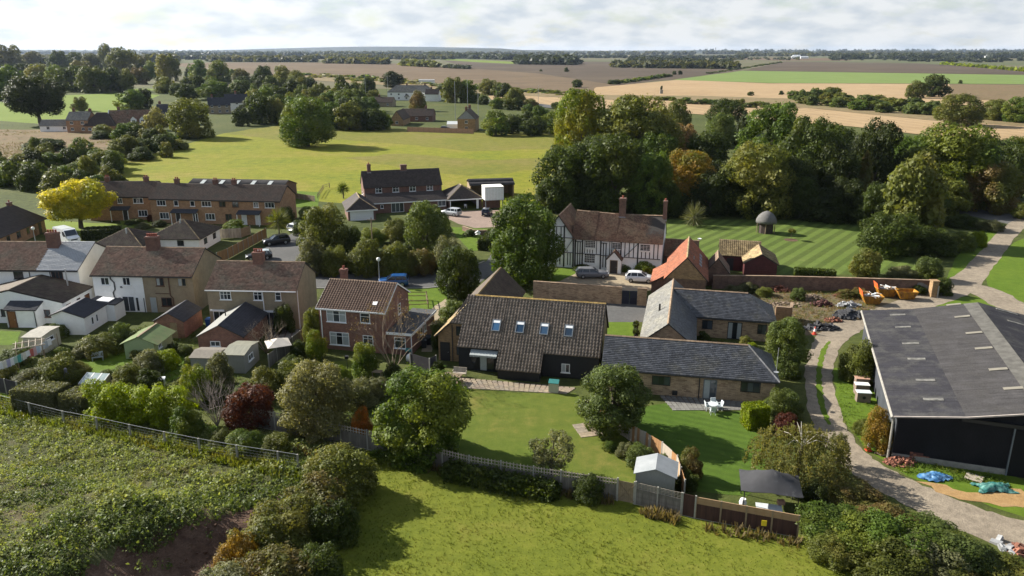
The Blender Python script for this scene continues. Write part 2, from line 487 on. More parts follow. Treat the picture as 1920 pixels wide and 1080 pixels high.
sheet('scrub_strip', [(560, 140), (760, 150), (960, 170), (1100, 178), (1060, 184), (900, 176), (720, 160), (600, 152)], .28, G_bank, 12, 1.5)
sheet('heath', [(-60, 243), (180, 243), (245, 262), (210, 296), (175, 325), (100, 345), (-60, 350)], .01, G_heath, 5, .8)
sheet('village_green', [(-80, 194), (60, 187), (130, 178), (225, 175), (300, 178), (225, 212), (150, 208), (120, 236), (-80, 220)], .012, G_green, 6, .5)
sheet('village_green', [(248, 156), (350, 148), (365, 160), (340, 168), (252, 170)], .012, G_green, 6, .5)
sheet('paddock', [(176, 324), (250, 300), (330, 275), (420, 250), (520, 236), (760, 242), (1080, 252), (1070, 300), (1060, 385), (935, 390), (700, 385), (575, 376), (545, 352), (200, 360)], .010, G_pad, 5, .5)
sheet('tall_grass_strip', [(425, 250), (520, 235), (760, 241), (1080, 252), (1070, 278), (880, 284), (760, 271), (640, 262), (520, 262)], .018, G_padr, 5, 1.2)
sheet('tall_grass_strip', [(640, 296), (760, 288), (900, 300), (1010, 296), (1010, 318), (880, 330), (760, 318)], .016, G_padr, 5, 1.6)
# near field at the bottom, running out of the frame
sheet('grass_field', [(690, 845), (800, 882), (950, 905), (1180, 940), (1275, 965), (1500, 1003), (1850, 1090), (2000, 1400), (300, 1500), (520, 1120), (600, 1000), (640, 930)], .010, G_field, 1.5, .25)
sheet('grass_strip', [(-60, 735), (60, 765), (180, 800), (380, 850), (560, 880), (640, 890), (600, 830), (420, 800), (200, 760), (60, 735), (-60, 715)], .008, G_lush, 1.5, .2)
# lawns
sheet('lawn', [(862, 728), (985, 737), (1080, 738), (1108, 772), (1165, 815), (1260, 905), (1190, 915), (1000, 893), (850, 860), (845, 770)], .012, G_lawn, 1.2, .12)
sheet('lawn', [(1195, 765), (1255, 755), (1330, 774), (1395, 770), (1420, 800), (1440, 900), (1400, 930), (1290, 920), (1270, 880), (1190, 800)], .012, G_lawn2, 1.2, .1)
sheet('lawn', [(1245, 412), (1620, 412), (1690, 470), (1750, 508), (1640, 514), (1480, 517), (1330, 508), (1240, 470)], .012, G_lawn3, 2, .1)
sheet('lawn', [(1000, 535), (1028, 508), (1078, 497), (1088, 508), (1050, 527)], .012, G_lush, 2, .1)
sheet('lawn', [(1120, 604), (1196, 604), (1192, 640), (1120, 636)], .014, G_lush, 2, .05)
sheet('lawn', [(740, 536), (838, 538), (835, 590), (760, 590)], .012, G_lush, 2, .15)
sheet('lawn', [(840, 425), (930, 430), (935, 470), (880, 470)], .012, G_lush, 2, .2)
sheet('lawn', [(0, 620), (40, 622), (30, 646), (-30, 648)], .012, G_lush, 1, .1)
sheet('lawn', [(305, 670), (345, 665), (350, 700), (310, 720), (285, 700)], .012, G_lush, 1, .1)
sheet('lawn', [(120, 700), (200, 640), (260, 640), (240, 700), (150, 720)], .010, G_lush, 1, .15)
sheet('lawn', [(225, 412), (290, 410), (300, 424), (230, 430)], .012, G_green, 2, .1)
sheet('lawn', [(80, 412), (170, 418), (230, 420), (200, 446), (90, 436)], .011, G_green, 2, .1)
sheet('lawn', [(570, 685), (660, 675), (690, 700), (590, 715)], .012, G_lawn, 1, .15)
sheet('lawn', [(552, 358), (600, 360), (595, 392), (552, 388)], .013, G_lush, 2, .2)
# grass round the barn and the upper drive
sheet('verge', [(1562, 690), (1640, 690), (1680, 830), (1900, 892), (1960, 925), (1960, 985), (1860, 950), (1700, 892), (1620, 840), (1570, 770)], .008, G_lush, 1.2, .2)
sheet('verge', [(1660, 572), (1760, 545), (1800, 470), (1870, 405), (1890, 430), (1820, 520), (1740, 575)], .008, G_lush, 2, .25)
sheet('verge', [(1980, 425), (1900, 455), (1848, 505), (1852, 536), (1900, 570), (2000, 615)], .013, G_lush, 2, .25)
sheet('verge', [(1765, 556), (1845, 556), (1880, 590), (1800, 600), (1700, 590)], .013, G_lush, 1.5, .2)
# roads and hard ground
sheet('road', [(540, 512), (700, 511), (820, 511), (880, 503), (912, 490), (925, 470), (945, 476), (935, 505), (900, 530), (800, 541), (540, 541)], .014, G_road, 3, .1)
sheet('driveway', [(492, 466), (530, 448), (560, 430), (580, 432), (568, 470), (560, 514), (500, 514), (470, 490)], .015, G_road, 2, .1)
sheet('courtyard', [(880, 560), (1215, 560), (1205, 604), (1100, 604), (1000, 604)], .013, G_road, 3, .05)
sheet('forecourt', [(1000, 545), (1040, 524), (1085, 508), (1245, 512), (1260, 545)], .010, G_forec, 2, .15)
sheet('driveway', [(838, 396), (940, 394), (935, 425), (890, 428), (860, 420), (835, 408)], .015, G_drive, 2, .1)
sheet('road', [(900, 192), (1000, 200), (1100, 212), (1100, 207), (1000, 194), (900, 186)], .40, G_road, 20, .1)
sheet('road', [(1690, 372), (1760, 380), (1960, 412), (1960, 432), (1880, 418), (1760, 392), (1690, 380)], .015, G_road, 4, .1)
sheet('path', [(795, 590), (835, 560), (842, 572), (815, 620), (810, 660), (790, 660)], .016, G_forec, 1, .1)
tp = [(1925, 412, 4.0), (1895, 432, 3.9), (1862, 470, 3.9), (1828, 510, 4.2), (1792, 540, 5.5), (1730, 565, 5.0), (1660, 588, 4.6), (1605, 604, 4.4), (1562, 632, 3.8), (1541, 668, 3.3), (1535, 715, 3.2), (1548, 780, 3.4), (1586, 845, 3.6), (1650, 893, 4.0), (1740, 940, 4.6), (1850, 985, 5.0), (1990, 1025, 5.4), (2160, 1060, 5.6)]
track, tpts = ribbon('track', [(*P(a, b), w * .84) for a, b, w in tp], .020, G_track, amp=.18)
ribbon('track', [(*P(a, b), w) for a, b, w in [(1800, 535, 5), (1850, 548, 5), (1905, 580, 4.5), (1990, 625, 4.5)]], .025, G_track, amp=.18)
mid = [p for p in tpts if 60 < p[1] < 84]
ribbon('grass_median', [(p[0], p[1], .55 if 63 < p[1] < 81 else .2) for p in mid[::4]], .032, G_lush, amp=.12)
sheet('yard', [(1375, 552), (1440, 549), (1600, 552), (1720, 556), (1705, 572), (1650, 580), (1606, 602), (1560, 628), (1500, 628), (1484, 606), (1440, 596), (1400, 560)], .009, ground('yard_soil', [(.3, (.085, .068, .042)), (.5, (.135, .105, .066)), (.7, (.085, .092, .030))], .25, 1.4, 9, .3), 1.2, .3)
def kerb(line, h=.11):
    mb = MB()
    for a, b in zip(line[:-1], line[1:]):
        n = max(1, int(math.dist(a, b) / .9))
        for i in range(n):
            p = Vector((a[0] + (b[0] - a[0]) * i / n, a[1] + (b[1] - a[1]) * i / n, h / 2)); q = Vector((a[0] + (b[0] - a[0]) * (i + .98) / n, a[1] + (b[1] - a[1]) * (i + .98) / n, h / 2)); mb.bar(p, q, .14, h)
    mb.obj('kerb', None, plain('kerb_concrete', (.27, .26, .24), .9, .15, 2), kind='structure')
kerb([P(*q) for q in [(545, 541), (640, 541), (760, 541), (800, 541), (900, 530)]]); kerb([P(*q) for q in [(562, 512), (700, 511), (820, 511), (878, 503), (908, 490)]])
sheet('sand_spill', [(1718, 903), (1772, 908), (1790, 918), (1838, 924), (1915, 918), (1935, 945), (1880, 952), (1800, 938)], .026, G_sand, .8, .35)

def paving(name, quad, nu, nv, mats, z=.03, gap=.016, seed=1):
    """bed with each slab a piece of its own"""
    rr = random.Random(seed)
    pts = [Vector((*P(*p), 0)) for p in quad]
    bed = sheet(name, [tuple(p[:2]) for p in pts], z - .012, G_forec, 1, .08, world=True)
    bed.data.materials.clear(); bed.data.materials.append(G_soil)
    ux = (pts[1] - pts[0]); ang = math.atan2(ux.y, ux.x)
    L = ux.length; Wd = (pts[3] - pts[0]).length
    me = MB().cbox((0, 0, 0), (L / nu - gap, Wd / nv - gap, .05)).mesh('paving_slab')
    for i in range(nu):
        for j in range(nv):
            u, v = (i + .5) / nu, (j + .5) / nv
            p = pts[0] * (1 - u) * (1 - v) + pts[1] * u * (1 - v) + pts[2] * u * v + pts[3] * (1 - u) * v
            put('paving_slab', me, bed, rr.choice(mats), (p.x, p.y, z + rr.uniform(-.008, .008)), ang + rr.uniform(-.02, .02))
    return bed
SL = [plain('sandstone_buff', (.26, .21, .145), .9, .3, 2), plain('sandstone_grey', (.22, .185, .14), .9, .3, 2), plain('sandstone_pink', (.25, .195, .145), .9, .3, 2)]
SG = [plain('slab_grey', (.17, .165, .15), .9, .3, 2), plain('slab_dark', (.135, .13, .12), .9, .3, 2)]
paving('patio', [(868, 728), (1062, 738), (1080, 728), (850, 708)], 22, 6, SL, seed=2)
paving('patio', [(1262, 770), (1392, 768), (1402, 752), (1236, 742)], 16, 6, SG, seed=3)
paving('patio', [(1090, 821), (1136, 816), (1106, 792), (1074, 797)], 4, 3, SL, seed=4)
paving('patio', [(497, 648), (560, 645), (585, 600), (505, 603)], 6, 6, SG, seed=6)

# ------------------------------------------------------------------ the spoil heap in the near left corner
def hnoise(x, y):
    return (math.sin(x * .55 + 1.3) * math.cos(y * .47) + .6 * math.sin(x * 1.1 + y * .8) + .35 * math.sin(x * 2.3 - y * 1.9 + 2)) / 1.95
def sm(a, b, t):
    t = max(0, min(1, (t - a) / (b - a))); return t * t * (3 - 2 * t)
def mound_z(x, y):
    # edge of the heap: falls away to the right and behind, with a steep scraped face on the near right
    dr = ((-15.9 - x) * .765 + (y - 47.2) * .643)               # metres inside the foot on the right and towards the camera
    db = 57.5 - y + (x + 45) * -.28                           # metres inside the back foot
    h = 2.3 * sm(0, 5.5, dr) * sm(0, 6, db) + .30 * hnoise(x, y) * sm(0, 4, min(dr, db))
    cut = 0
    return max(-.05, h * (1 - .55 * cut))
nx, ny = 90, 70
xs = np.linspace(-62, -13, nx); ys = np.linspace(28, 62, ny)
vv = [(x, y, mound_z(x, y) + .006) for y in ys for x in xs]
ff = [(j * nx + i, j * nx + i + 1, (j + 1) * nx + i + 1, (j + 1) * nx + i) for j in range(ny - 1) for i in range(nx - 1)]
G_weedy = ground('weedy_soil', [(.3, (.052, .062, .022)), (.52, (.080, .084, .032)), (.68, (.120, .088, .055))], .3, 1.3, 8, .3, bump=1)
sp_ = put('spoil_heap', np_mesh('spoil_heap', vv, ff, True), None, G_soil, kind='structure'); sp_.data.materials.append(G_weedy)
for pl in sp_.data.polygons:
    cx_, cy_ = pl.center[0], pl.center[1]; pl.material_index = 1 if (-15.9 - cx_) * .765 + (cy_ - 47.2) * .643 > 3.6 or cy_ > 51 else 0
# ------------------------------------------------------------------ building kit
M_white = plain('white_render', (.82, .825, .82), .85, .05, 1.5, c2=(.72, .72, .69), c2s=.9, lo=.55, hi=.8)
M_cream = plain('bounced_and_plain_cream', (.88, .85, .77), .85, .05, 1.2)
M_beige = plain('beige_roughcast', (.30, .245, .165), .9, .10, 2, c2=(.25, .20, .135), c2s=.7, fine=.12)
M_upvc = plain('white_upvc', (.80, .81, .82), .4, .03)
M_wframe = plain('white_paint', (.72, .72, .70), .5, .08)
M_bframe = plain('black_paint', (.018, .018, .020), .5, .1)
M_brframe = plain('brown_frame', (.10, .045, .028), .5, .15)
M_gut = plain('dark_gutter', (.03, .03, .032), .5, .1)
M_grey = plain('grey_upvc', (.13, .15, .17), .5, .1)
M_lead = plain('lead_flashing', (.24, .25, .27), .6, .15)
M_brick_red = bricks('red_brick', (.235, .105, .070), (.155, .070, .052), (.22, .17, .14))
M_brick_or = bricks('orange_brick', (.37, .205, .105), (.265, .142, .076), (.30, .23, .16))
M_brick_buff = bricks('buff_brick', (.36, .225, .105), (.24, .145, .070), (.26, .20, .14))
M_brick_old = bricks('old_brick', (.185, .105, .072), (.115, .068, .050), (.17, .135, .105), dirt=.35)
M_brick_stock = bricks('mixed_stock_brick', (.42, .30, .19), (.115, .055, .036), (.17, .125, .09), bw=.40, bh=.105, bias=-.45, dirt=.3)
M_brick_dk = bricks('dark_red_brick', (.18, .085, .060), (.125, .062, .048), (.16, .13, .11))
M_clad_blk = plain('black_weatherboard', (.014, .014, .017), .55, .2, 4, spec=.3)
M_clad_red = plain('maroon_weatherboard', (.085, .022, .022), .6, .2, 3)
M_oak = plain('weathered_oak', (.23, .17, .11), .8, .2, 3)
M_pot = plain('terracotta_pot', (.30, .085, .055), .8, .2)
M_glass = glassmat('window_glass', (.035, .042, .050))
M_glassb = glassmat('window_glass_blue', (.02, .05, .095))
M_curtain = plain('net_curtain', (.33, .36, .36), .7, .1)
M_door_w = plain('white_door', (.70, .71, .72), .5, .03)
M_door_d = plain('dark_door', (.03, .028, .03), .5, .1)
M_door_br = plain('brown_door', (.20, .085, .03), .5, .15)
M_steel = plain('galvanised_steel', (.42, .43, .44), .4, .1, metal=.6)
T_brown = plain('brown_plain_tiles', (.195, .118, .086), .9, .2, 1.2, island=.30, c2=(.160, .130, .095), c2s=.5, fine=.15)
T_old = plain('old_clay_tiles', (.168, .098, .066), .92, .25, .9, island=.32, c2=(.195, .148, .095), c2s=.45, lo=.46, hi=.70, fine=.18)
T_interlock = plain('brown_interlocking_tiles', (.150, .095, .068), .85, .12, 1, island=.16)
T_terr = plain('terrace_concrete_tiles', (.105, .074, .058), .85, .12, 1, island=.15, c2=(.085, .07, .058))
T_dark = plain('dark_concrete_tiles', (.058, .046, .042), .85, .15, 1, island=.18)
T_pan = plain('grey_brown_pantiles', (.168, .132, .106), .85, .18, 1.2, island=.24, c2=(.130, .108, .088), c2s=.5)
T_hip = plain('bungalow_tiles', (.090, .068, .055), .85, .15, 1.2, island=.18, c2=(.115, .098, .070), c2s=.8)
T_slate = plain('grey_slates', (.088, .090, .100), .55, .2, .9, island=.34, spec=.5, c2=(.128, .120, .098), c2s=.5, lo=.5, hi=.72)
T_slate_l = plain('pale_slates', (.155, .152, .142), .6, .15, .8, island=.22, spec=.4, c2=(.20, .19, .16), c2s=.6)
T_slate_n = plain('new_slates', (.30, .31, .33), .42, .06, 1, island=.07, spec=1.0)
T_slate_b = plain('blue_slates', (.045, .047, .058), .75, .15, 1, island=.15)
T_orange = plain('orange_clay_tiles', (.29, .098, .050), .9, .25, 1.2, island=.3, c2=(.20, .082, .050))
T_lich_sun = plain('lichened_and_sunlit_pantiles', (.30, .225, .115), .9, .25, 2, island=.3, c2=(.18, .13, .07), c2s=1.2)
T_ridge = plain('ridge_clay', (.25, .175, .115), .9, .2, 2, island=.2)
T_ridge_d = plain('ridge_dark', (.10, .085, .07), .9, .2, 2, island=.2)
T_ridge_o = plain('ridge_ochre_lichen', (.30, .20, .065), .9, .3, 3, island=.2)
M_slab = plain('roof_underlay', (.05, .045, .04), .9, .1)
M_felt = plain('roof_felt', (.055, .058, .062), .85, .2, 1.5, c2=(.085, .085, .085))
M_feltg = plain('pale_roof_felt', (.27, .285, .295), .8, .08, 2, c2=(.22, .24, .25))
M_concr = plain('weathered_concrete', (.26, .245, .215), .9, .2, 3)
M_sheet_br = plain('asbestos_dark', (.040, .039, .045), .9, .14, .5, spec=.12, c2=(.072, .070, .068), c2s=.6, island=.12, fine=.34)
M_sheet_gr = plain('asbestos_grey', (.060, .057, .058), .9, .2, .8, spec=.12, c2=(.056, .053, .052), c2s=.5, island=.12, fine=.34)

def tiles_mesh(pl, tw, ch, kind, seed=0, jag=None):
    """pl: BL, BR, TR, TL corners of a roof slope. One piece per tile: bedded surface plus its exposed lower edge"""
    BL, BR, TR, TL = [np.array(p, float) for p in pl]
    u = BR - BL; Lu = np.linalg.norm(u); u = u / Lu
    nrm = np.cross(BR - BL, TL - BL) if np.linalg.norm(np.cross(BR - BL, TL - BL)) > 1e-6 else np.cross(BR - BL, TR - BL)
    nrm /= np.linalg.norm(nrm); v = np.cross(nrm, u)
    Hh = np.dot(TL - BL, v)
    if Hh <= 0.05: return None
    lt = np.dot(TL - BL, u); rt = np.dot(TR - BL, u)
    nr = max(1, int(round(Hh / ch))); ch = Hh / nr
    rr = np.random.RandomState(seed + 11)
    V = []; Fc = []; n = 0
    for r in range(nr):
        v0 = r * ch; vm = (r + .5) * ch
        l = lt * vm / Hh; rg = Lu + (rt - Lu) * vm / Hh
        if jag: l = l + (jag if r % 2 else 0); 
        off = (tw / 2 if (r % 2 and kind != 'pan') else 0)
        k0 = int(math.floor((l - off) / tw)); k1 = int(math.ceil((rg - off) / tw))
        xs0 = np.clip(off + np.arange(k0, k1) * tw, l, rg); xs1 = np.clip(off + np.arange(k0 + 1, k1 + 1) * tw, l, rg)
        ok = xs1 - xs0 > .04; xs0 = xs0[ok] + .006; xs1 = xs1[ok] - .006
        m = len(xs0)
        if m == 0: continue
        if kind == 'pan':
            ws = [0, .22, .50, .78, 1.0]; hs = [.055, .085, .035, .0, .045]
        else:
            ws = [0, 1.0]; hs = [.0, .0]
        lift = rr.uniform(.026, .040, m) if kind != 'pan' else rr.uniform(.03, .04, m)
        tilt = rr.uniform(-.006, .006, m)
        q = len(ws); base = n
        arr = np.zeros((m, q * 3, 3))
        for a, (wv, hv) in enumerate(zip(ws, hs)):
            x = xs0 + (xs1 - xs0) * wv
            t2 = tilt * (wv - .5) * 2
            for row, (vv_, hh) in enumerate(((v0 - .012, hv + lift + t2), (v0 + ch + .01, hv + .006), (v0 - .012, hv - .02 + 0 * lift))):
                arr[:, row * q + a] = BL + np.outer(x, u) + v * vv_ + np.outer(hh + 0 * x, nrm)
        V.append(arr.reshape(-1, 3))
        idx = base + np.arange(m)[:, None] * (q * 3)
        for a in range(q - 1):
            Fc.append(np.concatenate([idx + a, idx + a + 1, idx + q + a + 1, idx + q + a], 1))
            Fc.append(np.concatenate([idx + 2 * q + a, idx + 2 * q + a + 1, idx + a + 1, idx + a], 1))
        n += m * q * 3
    return np.concatenate(V), np.concatenate(Fc)

WINC = {}
class House:
    def __init__(s, name, label, cat, org, ang, group=None, near=True):
        s.o = thing(name, label, cat, (org[0], org[1], 0), ang, group); s.near = near; s.org = org; s.ang = ang; s.sd = 0
    def loc(s, px, py, z):
        """local coordinates of a measured spot at height z"""
        X, Y = P(px, py, z); dx, dy = X - s.org[0], Y - s.org[1]
        c, k = math.cos(-s.ang), math.sin(-s.ang)
        return dx * c - dy * k, dx * k + dy * c
    def wall(s, x0, x1, y0, y1, ze, m, zr=None, axis='x', z0=-.15, name='wall'):
        """four walls; zr: gable top with the ridge along axis"""
        mb = MB()
        if zr is None: mb.box(x0, x1, y0, y1, z0, ze)
        elif axis == 'x': mb.prism([(y0, z0), (y1, z0), (y1, ze), ((y0 + y1) / 2, zr), (y0, ze)], x0, x1, 'x')
        else: mb.prism([(x0, z0), (x1, z0), (x1, ze), ((x0 + x1) / 2, zr), (x0, ze)], y1, y0, 'y')
        return mb.obj(name, s.o, m)
    def slopes(s, planes, m, tw=.24, ch=.24, kind='flat', slab=M_slab, th=.10, name='roof', tname='roof_tiles', parent=None, jag=None):
        """roof of one or more slopes, with its tiles laid on it"""
        mb = MB()
        for pl in planes:
            p = [Vector(q) for q in pl]
            n = (p[1] - p[0]).cross(p[3] - p[0])
            if n.length < 1e-6: n = (p[1] - p[0]).cross(p[2] - p[0])
            n.normalize()
            pp = [p[0], p[1], p[2], p[3]]
            if (p[2] - p[3]).length < 1e-4: pp = pp[:3]
            mb.hexa([q - n * th for q in pp], pp)
        ro = mb.obj(name, parent or s.o, slab if kind else m)
        if kind:
            V = []; Fa = []; n = 0
            for pl in planes:
                s.sd += 1
                r = tiles_mesh(pl, tw, ch, kind, s.sd, jag)
                if r: V.append(r[0]); Fa.append(r[1] + n); n += len(r[0])
            if parent is None or parent is s.o:
                put(tname, np_mesh(tname, np.concatenate(V), np.concatenate(Fa)), ro, m, kind='stuff')
            else:
                put(tname, np_mesh(tname, np.concatenate(V), np.concatenate(Fa)), parent, m, kind='stuff')
        return ro
    def gable(s, x0, x1, y0, y1, ze, zr, m, ov=.3, vg=.15, axis='x', only=None, sag=0, ridge=T_ridge, **kw):
        """two slopes; ov eaves overhang, vg verge overhang"""
        if axis == 'x':
            ym = (y0 + y1) / 2; k = (zr - ze) / (ym - y0); zo = ze - ov * k
            A = [(x0 - vg, y0 - ov, zo), (x1 + vg, y0 - ov, zo), (x1 + vg, ym, zr), (x0 - vg, ym, zr)]
            B = [(x1 + vg, y1 + ov, zo), (x0 - vg, y1 + ov, zo), (x0 - vg, ym, zr), (x1 + vg, ym, zr)]
            rp = [(x0 - vg, ym, zr), (x1 + vg, ym, zr)]
        else:
            xm = (x0 + x1) / 2; k = (zr - ze) / (xm - x0); zo = ze - ov * k
            A = [(x1 + ov, y0 - vg, zo), (x1 + ov, y1 + vg, zo), (xm, y1 + vg, zr), (xm, y0 - vg, zr)]
            B = [(x0 - ov, y1 + vg, zo), (x0 - ov, y0 - vg, zo), (xm, y0 - vg, zr), (xm, y1 + vg, zr)]
            rp = [(xm, y0 - vg, zr), (xm, y1 + vg, zr)]
        up = lambda pl: [(q[0], q[1], q[2] + .11) for q in pl]
        pls = [up(A), up(B)]
        if only is not None: pls = [pls[only]]
        ro = s.slopes(pls, m, **kw)
        if ridge: s.ridge([(q[0], q[1], q[2] + .11) for q in rp], ridge)
        return ro
    def hip(s, x0, x1, y0, y1, ze, zr, m, ov=.4, hl=True, hr=True, axis='x', ridge=T_ridge_d, **kw):
        k = (zr - ze) / ((y1 - y0) / 2 if axis == 'x' else (x1 - x0) / 2); zo = ze - ov * k
        x0 -= ov; x1 += ov; y0 -= ov; y1 += ov; z = zo + .11; zt = zr + .11
        if axis == 'x':
            ym = (y0 + y1) / 2; d = ym - y0
            a = x0 + (d if hl else 0); b = x1 - (d if hr else 0)
            if a > b: a = b = (a + b) / 2
            pls = [[(x0, y0, z), (x1, y0, z), (b, ym, zt), (a, ym, zt)], [(x1, y1, z), (x0, y1, z), (a, ym, zt), (b, ym, zt)]]
            if hl: pls.append([(x0, y1, z), (x0, y0, z), (a, ym, zt), (a, ym, zt)])
            if hr: pls.append([(x1, y0, z), (x1, y1, z), (b, ym, zt), (b, ym, zt)])
            R1, R2 = (a, ym, zt), (b, ym, zt); C = [(x0, y0, z), (x0, y1, z)], [(x1, y0, z), (x1, y1, z)]
        else:
            xm = (x0 + x1) / 2; d = xm - x0
            a = y0 + (d if hl else 0); b = y1 - (d if hr else 0)
            if a > b: a = b = (a + b) / 2
            pls = [[(x1, y0, z), (x1, y1, z), (xm, b, zt), (xm, a, zt)], [(x0, y1, z), (x0, y0, z), (xm, a, zt), (xm, b, zt)]]
            if hl: pls.append([(x0, y0, z), (x1, y0, z), (xm, a, zt), (xm, a, zt)])
            if hr: pls.append([(x1, y1, z), (x0, y1, z), (xm, b, zt), (xm, b, zt)])
            R1, R2 = (xm, a, zt), (xm, b, zt); C = [(x0, y0, z), (x1, y0, z)], [(x0, y1, z), (x1, y1, z)]
        ro = s.slopes(pls, m, **kw)
        if ridge:
            segs = []
            if (Vector(R1) - Vector(R2)).length > .2: segs.append([R1, R2])
            if hl: segs += [[c, R1] for c in C[0]]
            if hr: segs += [[c, R2] for c in C[1]]
            for sg in segs: s.ridge(sg, ridge, nm='hip_tiles' if sg[1] is not R2 or sg[0] is not R1 else 'ridge_tiles')
        return ro
    def ridge(s, seg, m, w=.24, nm='ridge_tiles'):
        a, b = Vector(seg[0]), Vector(seg[1]); L = (b - a).length; n = max(2, int(L / .42)); d = (b - a) / n
        mb = MB()
        x = d.normalized().cross(Vector((0, 0, 1))).normalized()
        for i in range(n):
            p = a + d * i; q = p + d * .965; up = Vector((0, 0, rnd.uniform(.075, .095)))
            for s0, s1 in ((-1, 0), (0, 1)):
                A = [p + x * (w / 2 * s0) + (up if s0 == 0 else -up * .25), p + x * (w / 2 * s1) + (up if s1 == 0 else -up * .25)]
                mb.quad(A[0], A[1], A[1] + (q - p), A[0] + (q - p))
            mb.quad(p + x * w / 2 - up * .25, p - x * w / 2 - up * .25, p + up)
            mb.quad(q - x * w / 2 - up * .25, q + x * w / 2 - up * .25, q + up)
        return mb.obj(nm, s.o, m, kind='stuff')
    def _at(s, side, box, u, z):
        x0, x1, y0, y1 = box
        return {'f': ((x0 + u, y0, z), 0), 'b': ((x1 - u, y1, z), math.pi), 'r': ((x1, y0 + u, z), math.pi / 2), 'l': ((x0, y1 - u, z), -math.pi / 2)}[side]
    def win(s, side, box, u, z, w, h, cols=2, rows=1, fr=M_upvc, gl=M_glass, top=0.0, sill=True, bars=False, cur=None, name='window'):
        """window centred at u along its wall, sill at z; top: height of top lights"""
        key = (round(w, 2), round(h, 2), cols, rows, top, bars, sill, s.near)
        if key not in WINC:
            t = .07 if not bars else .05; f = MB(); d0, d1 = -.05, .004
            f.box(-w / 2, -w / 2 + t, d0, d1, 0, h); f.box(w / 2 - t, w / 2, d0, d1, 0, h)
            f.box(-w / 2 + t, w / 2 - t, d0, d1, 0, t); f.box(-w / 2 + t, w / 2 - t, d0, d1, h - t, h)
            panes = []
            xs = [-w / 2 + t + (w - 2 * t) * i / cols for i in range(cols + 1)]
            for x in xs[1:-1]: f.box(x - t * .4, x + t * .4, d0 + .004, d1, t, h - t)
            zs = [t + (h - 2 * t) * i / rows for i in range(rows + 1)]
            if top: zs = [t, h - t - top, h - t]
            bt = .022 if bars else t * .35
            for zz in zs[1:-1]: f.box(-w / 2 + t, w / 2 - t, d0 + .008, d1, zz - bt, zz + bt)
            for i in range(cols): panes.append(((xs[i] + xs[i + 1]) / 2, (xs[i + 1] - xs[i]) - .02))
            pm = [MB().box(-pw / 2, pw / 2, -.022, -.012, t * .6, h - t * .6).mesh('pane') for _, pw in panes[:1]] if s.near and not bars else None
            one = MB().box(-w / 2 + t * .6, w / 2 - t * .6, -.022, -.012, t * .6, h - t * .6).mesh('pane')
            sl = MB().box(-w / 2 - .08, w / 2 + .08, -.13, .004, -.07, -.003).mesh('sill') if sill else None
            WINC[key] = (f.mesh('window'), pm, panes, one, sl)
        fm, pm, panes, one, sl = WINC[key]
        loc, rz = s._at(side, box, u, z)
        o = put(name, fm, s.o, fr, loc, rz)
        if pm and cols > 1:
            for i, (px_, pw) in enumerate(panes): put('pane', pm[0], o, cur if (cur and i % 2 == 0) else gl, (px_, 0, 0))
        else: put('pane', one, o, cur or gl)
        if sl: put('sill', sl, o, fr if fr is not M_upvc else M_upvc)
        return o
    def door(s, side, box, u, w=.9, h=2.05, m=M_door_d, fr=M_upvc, z=0.0, glaz=None):
        loc, rz = s._at(side, box, u, z)
        d = MB().box(-w / 2, w / 2, -.045, .003, 0, h).obj('door', s.o, m, loc=loc, rz=rz)
        MB().box(-w / 2 - .08, -w / 2, -.07, .004, 0, h + .08).box(w / 2, w / 2 + .08, -.07, .004, 0, h + .08).box(-w / 2, w / 2, -.07, .004, h, h + .08).obj('frame', d, fr)
        if glaz: MB().box(-w / 2 + .12, w / 2 - .12, -.055, -.046, h * .45, h - .15).obj('pane', d, glaz)
        MB().box(w / 2 - .13, w / 2 - .09, -.10, -.046, h * .48, h * .52).obj('handle', d, M_steel)
        return d
    def chimney(s, x, y, zb, zt, w, d, m, npots=4, pot=M_pot):
        c = MB().box(x - w / 2, x + w / 2, y - d / 2, y + d / 2, zb, zt - .28).box(x - w / 2 - .07, x + w / 2 + .07, y - d / 2 - .07, y + d / 2 + .07, zt - .28, zt - .1).box(x - w / 2 - .02, x + w / 2 + .02, y - d / 2 - .02, y + d / 2 + .02, zt - .1, zt).obj('chimney', s.o, m)
        MB().box(x - w / 2 - .06, x + w / 2 + .06, y - d / 2 - .05, y - d / 2 + .0, zb + .3, zb + .5).obj('flashing', c, M_lead)
        for i in range(npots):
            px_ = x + (i - (npots - 1) / 2) * (w / max(npots, 1)) * .92
            MB().lathe((px_, y, zt), [(.13, 0), (.12, .28), (.15, .30), (.15, .36), (.10, .36), (.09, .1)], 8).obj('chimney_pot', c, pot)
        return c
    def gutter(s, x0, x1, y, z, m=M_gut):
        return MB().box(x0, x1, y - .11, y, z - .11, z).obj('gutter', s.o, m)
    def fascia(s, x0, x1, y, z, m=M_upvc, h=.2):
        return MB().box(x0, x1, y - .03, y, z - h, z).obj('fascia', s.o, m)
    def pipe(s, pts, m=M_gut, r=.05, name='downpipe'):
        return MB().tube(pts, r, 6).obj(name, s.o, m)

def frame2(p0, p1):
    return p0, math.atan2(p1[1] - p0[1], p1[0] - p0[0]), math.hypot(p1[0] - p0[0], p1[1] - p0[1])
# ------------------------------------------------------------------ the houses, from the near row outwards
D = math.radians
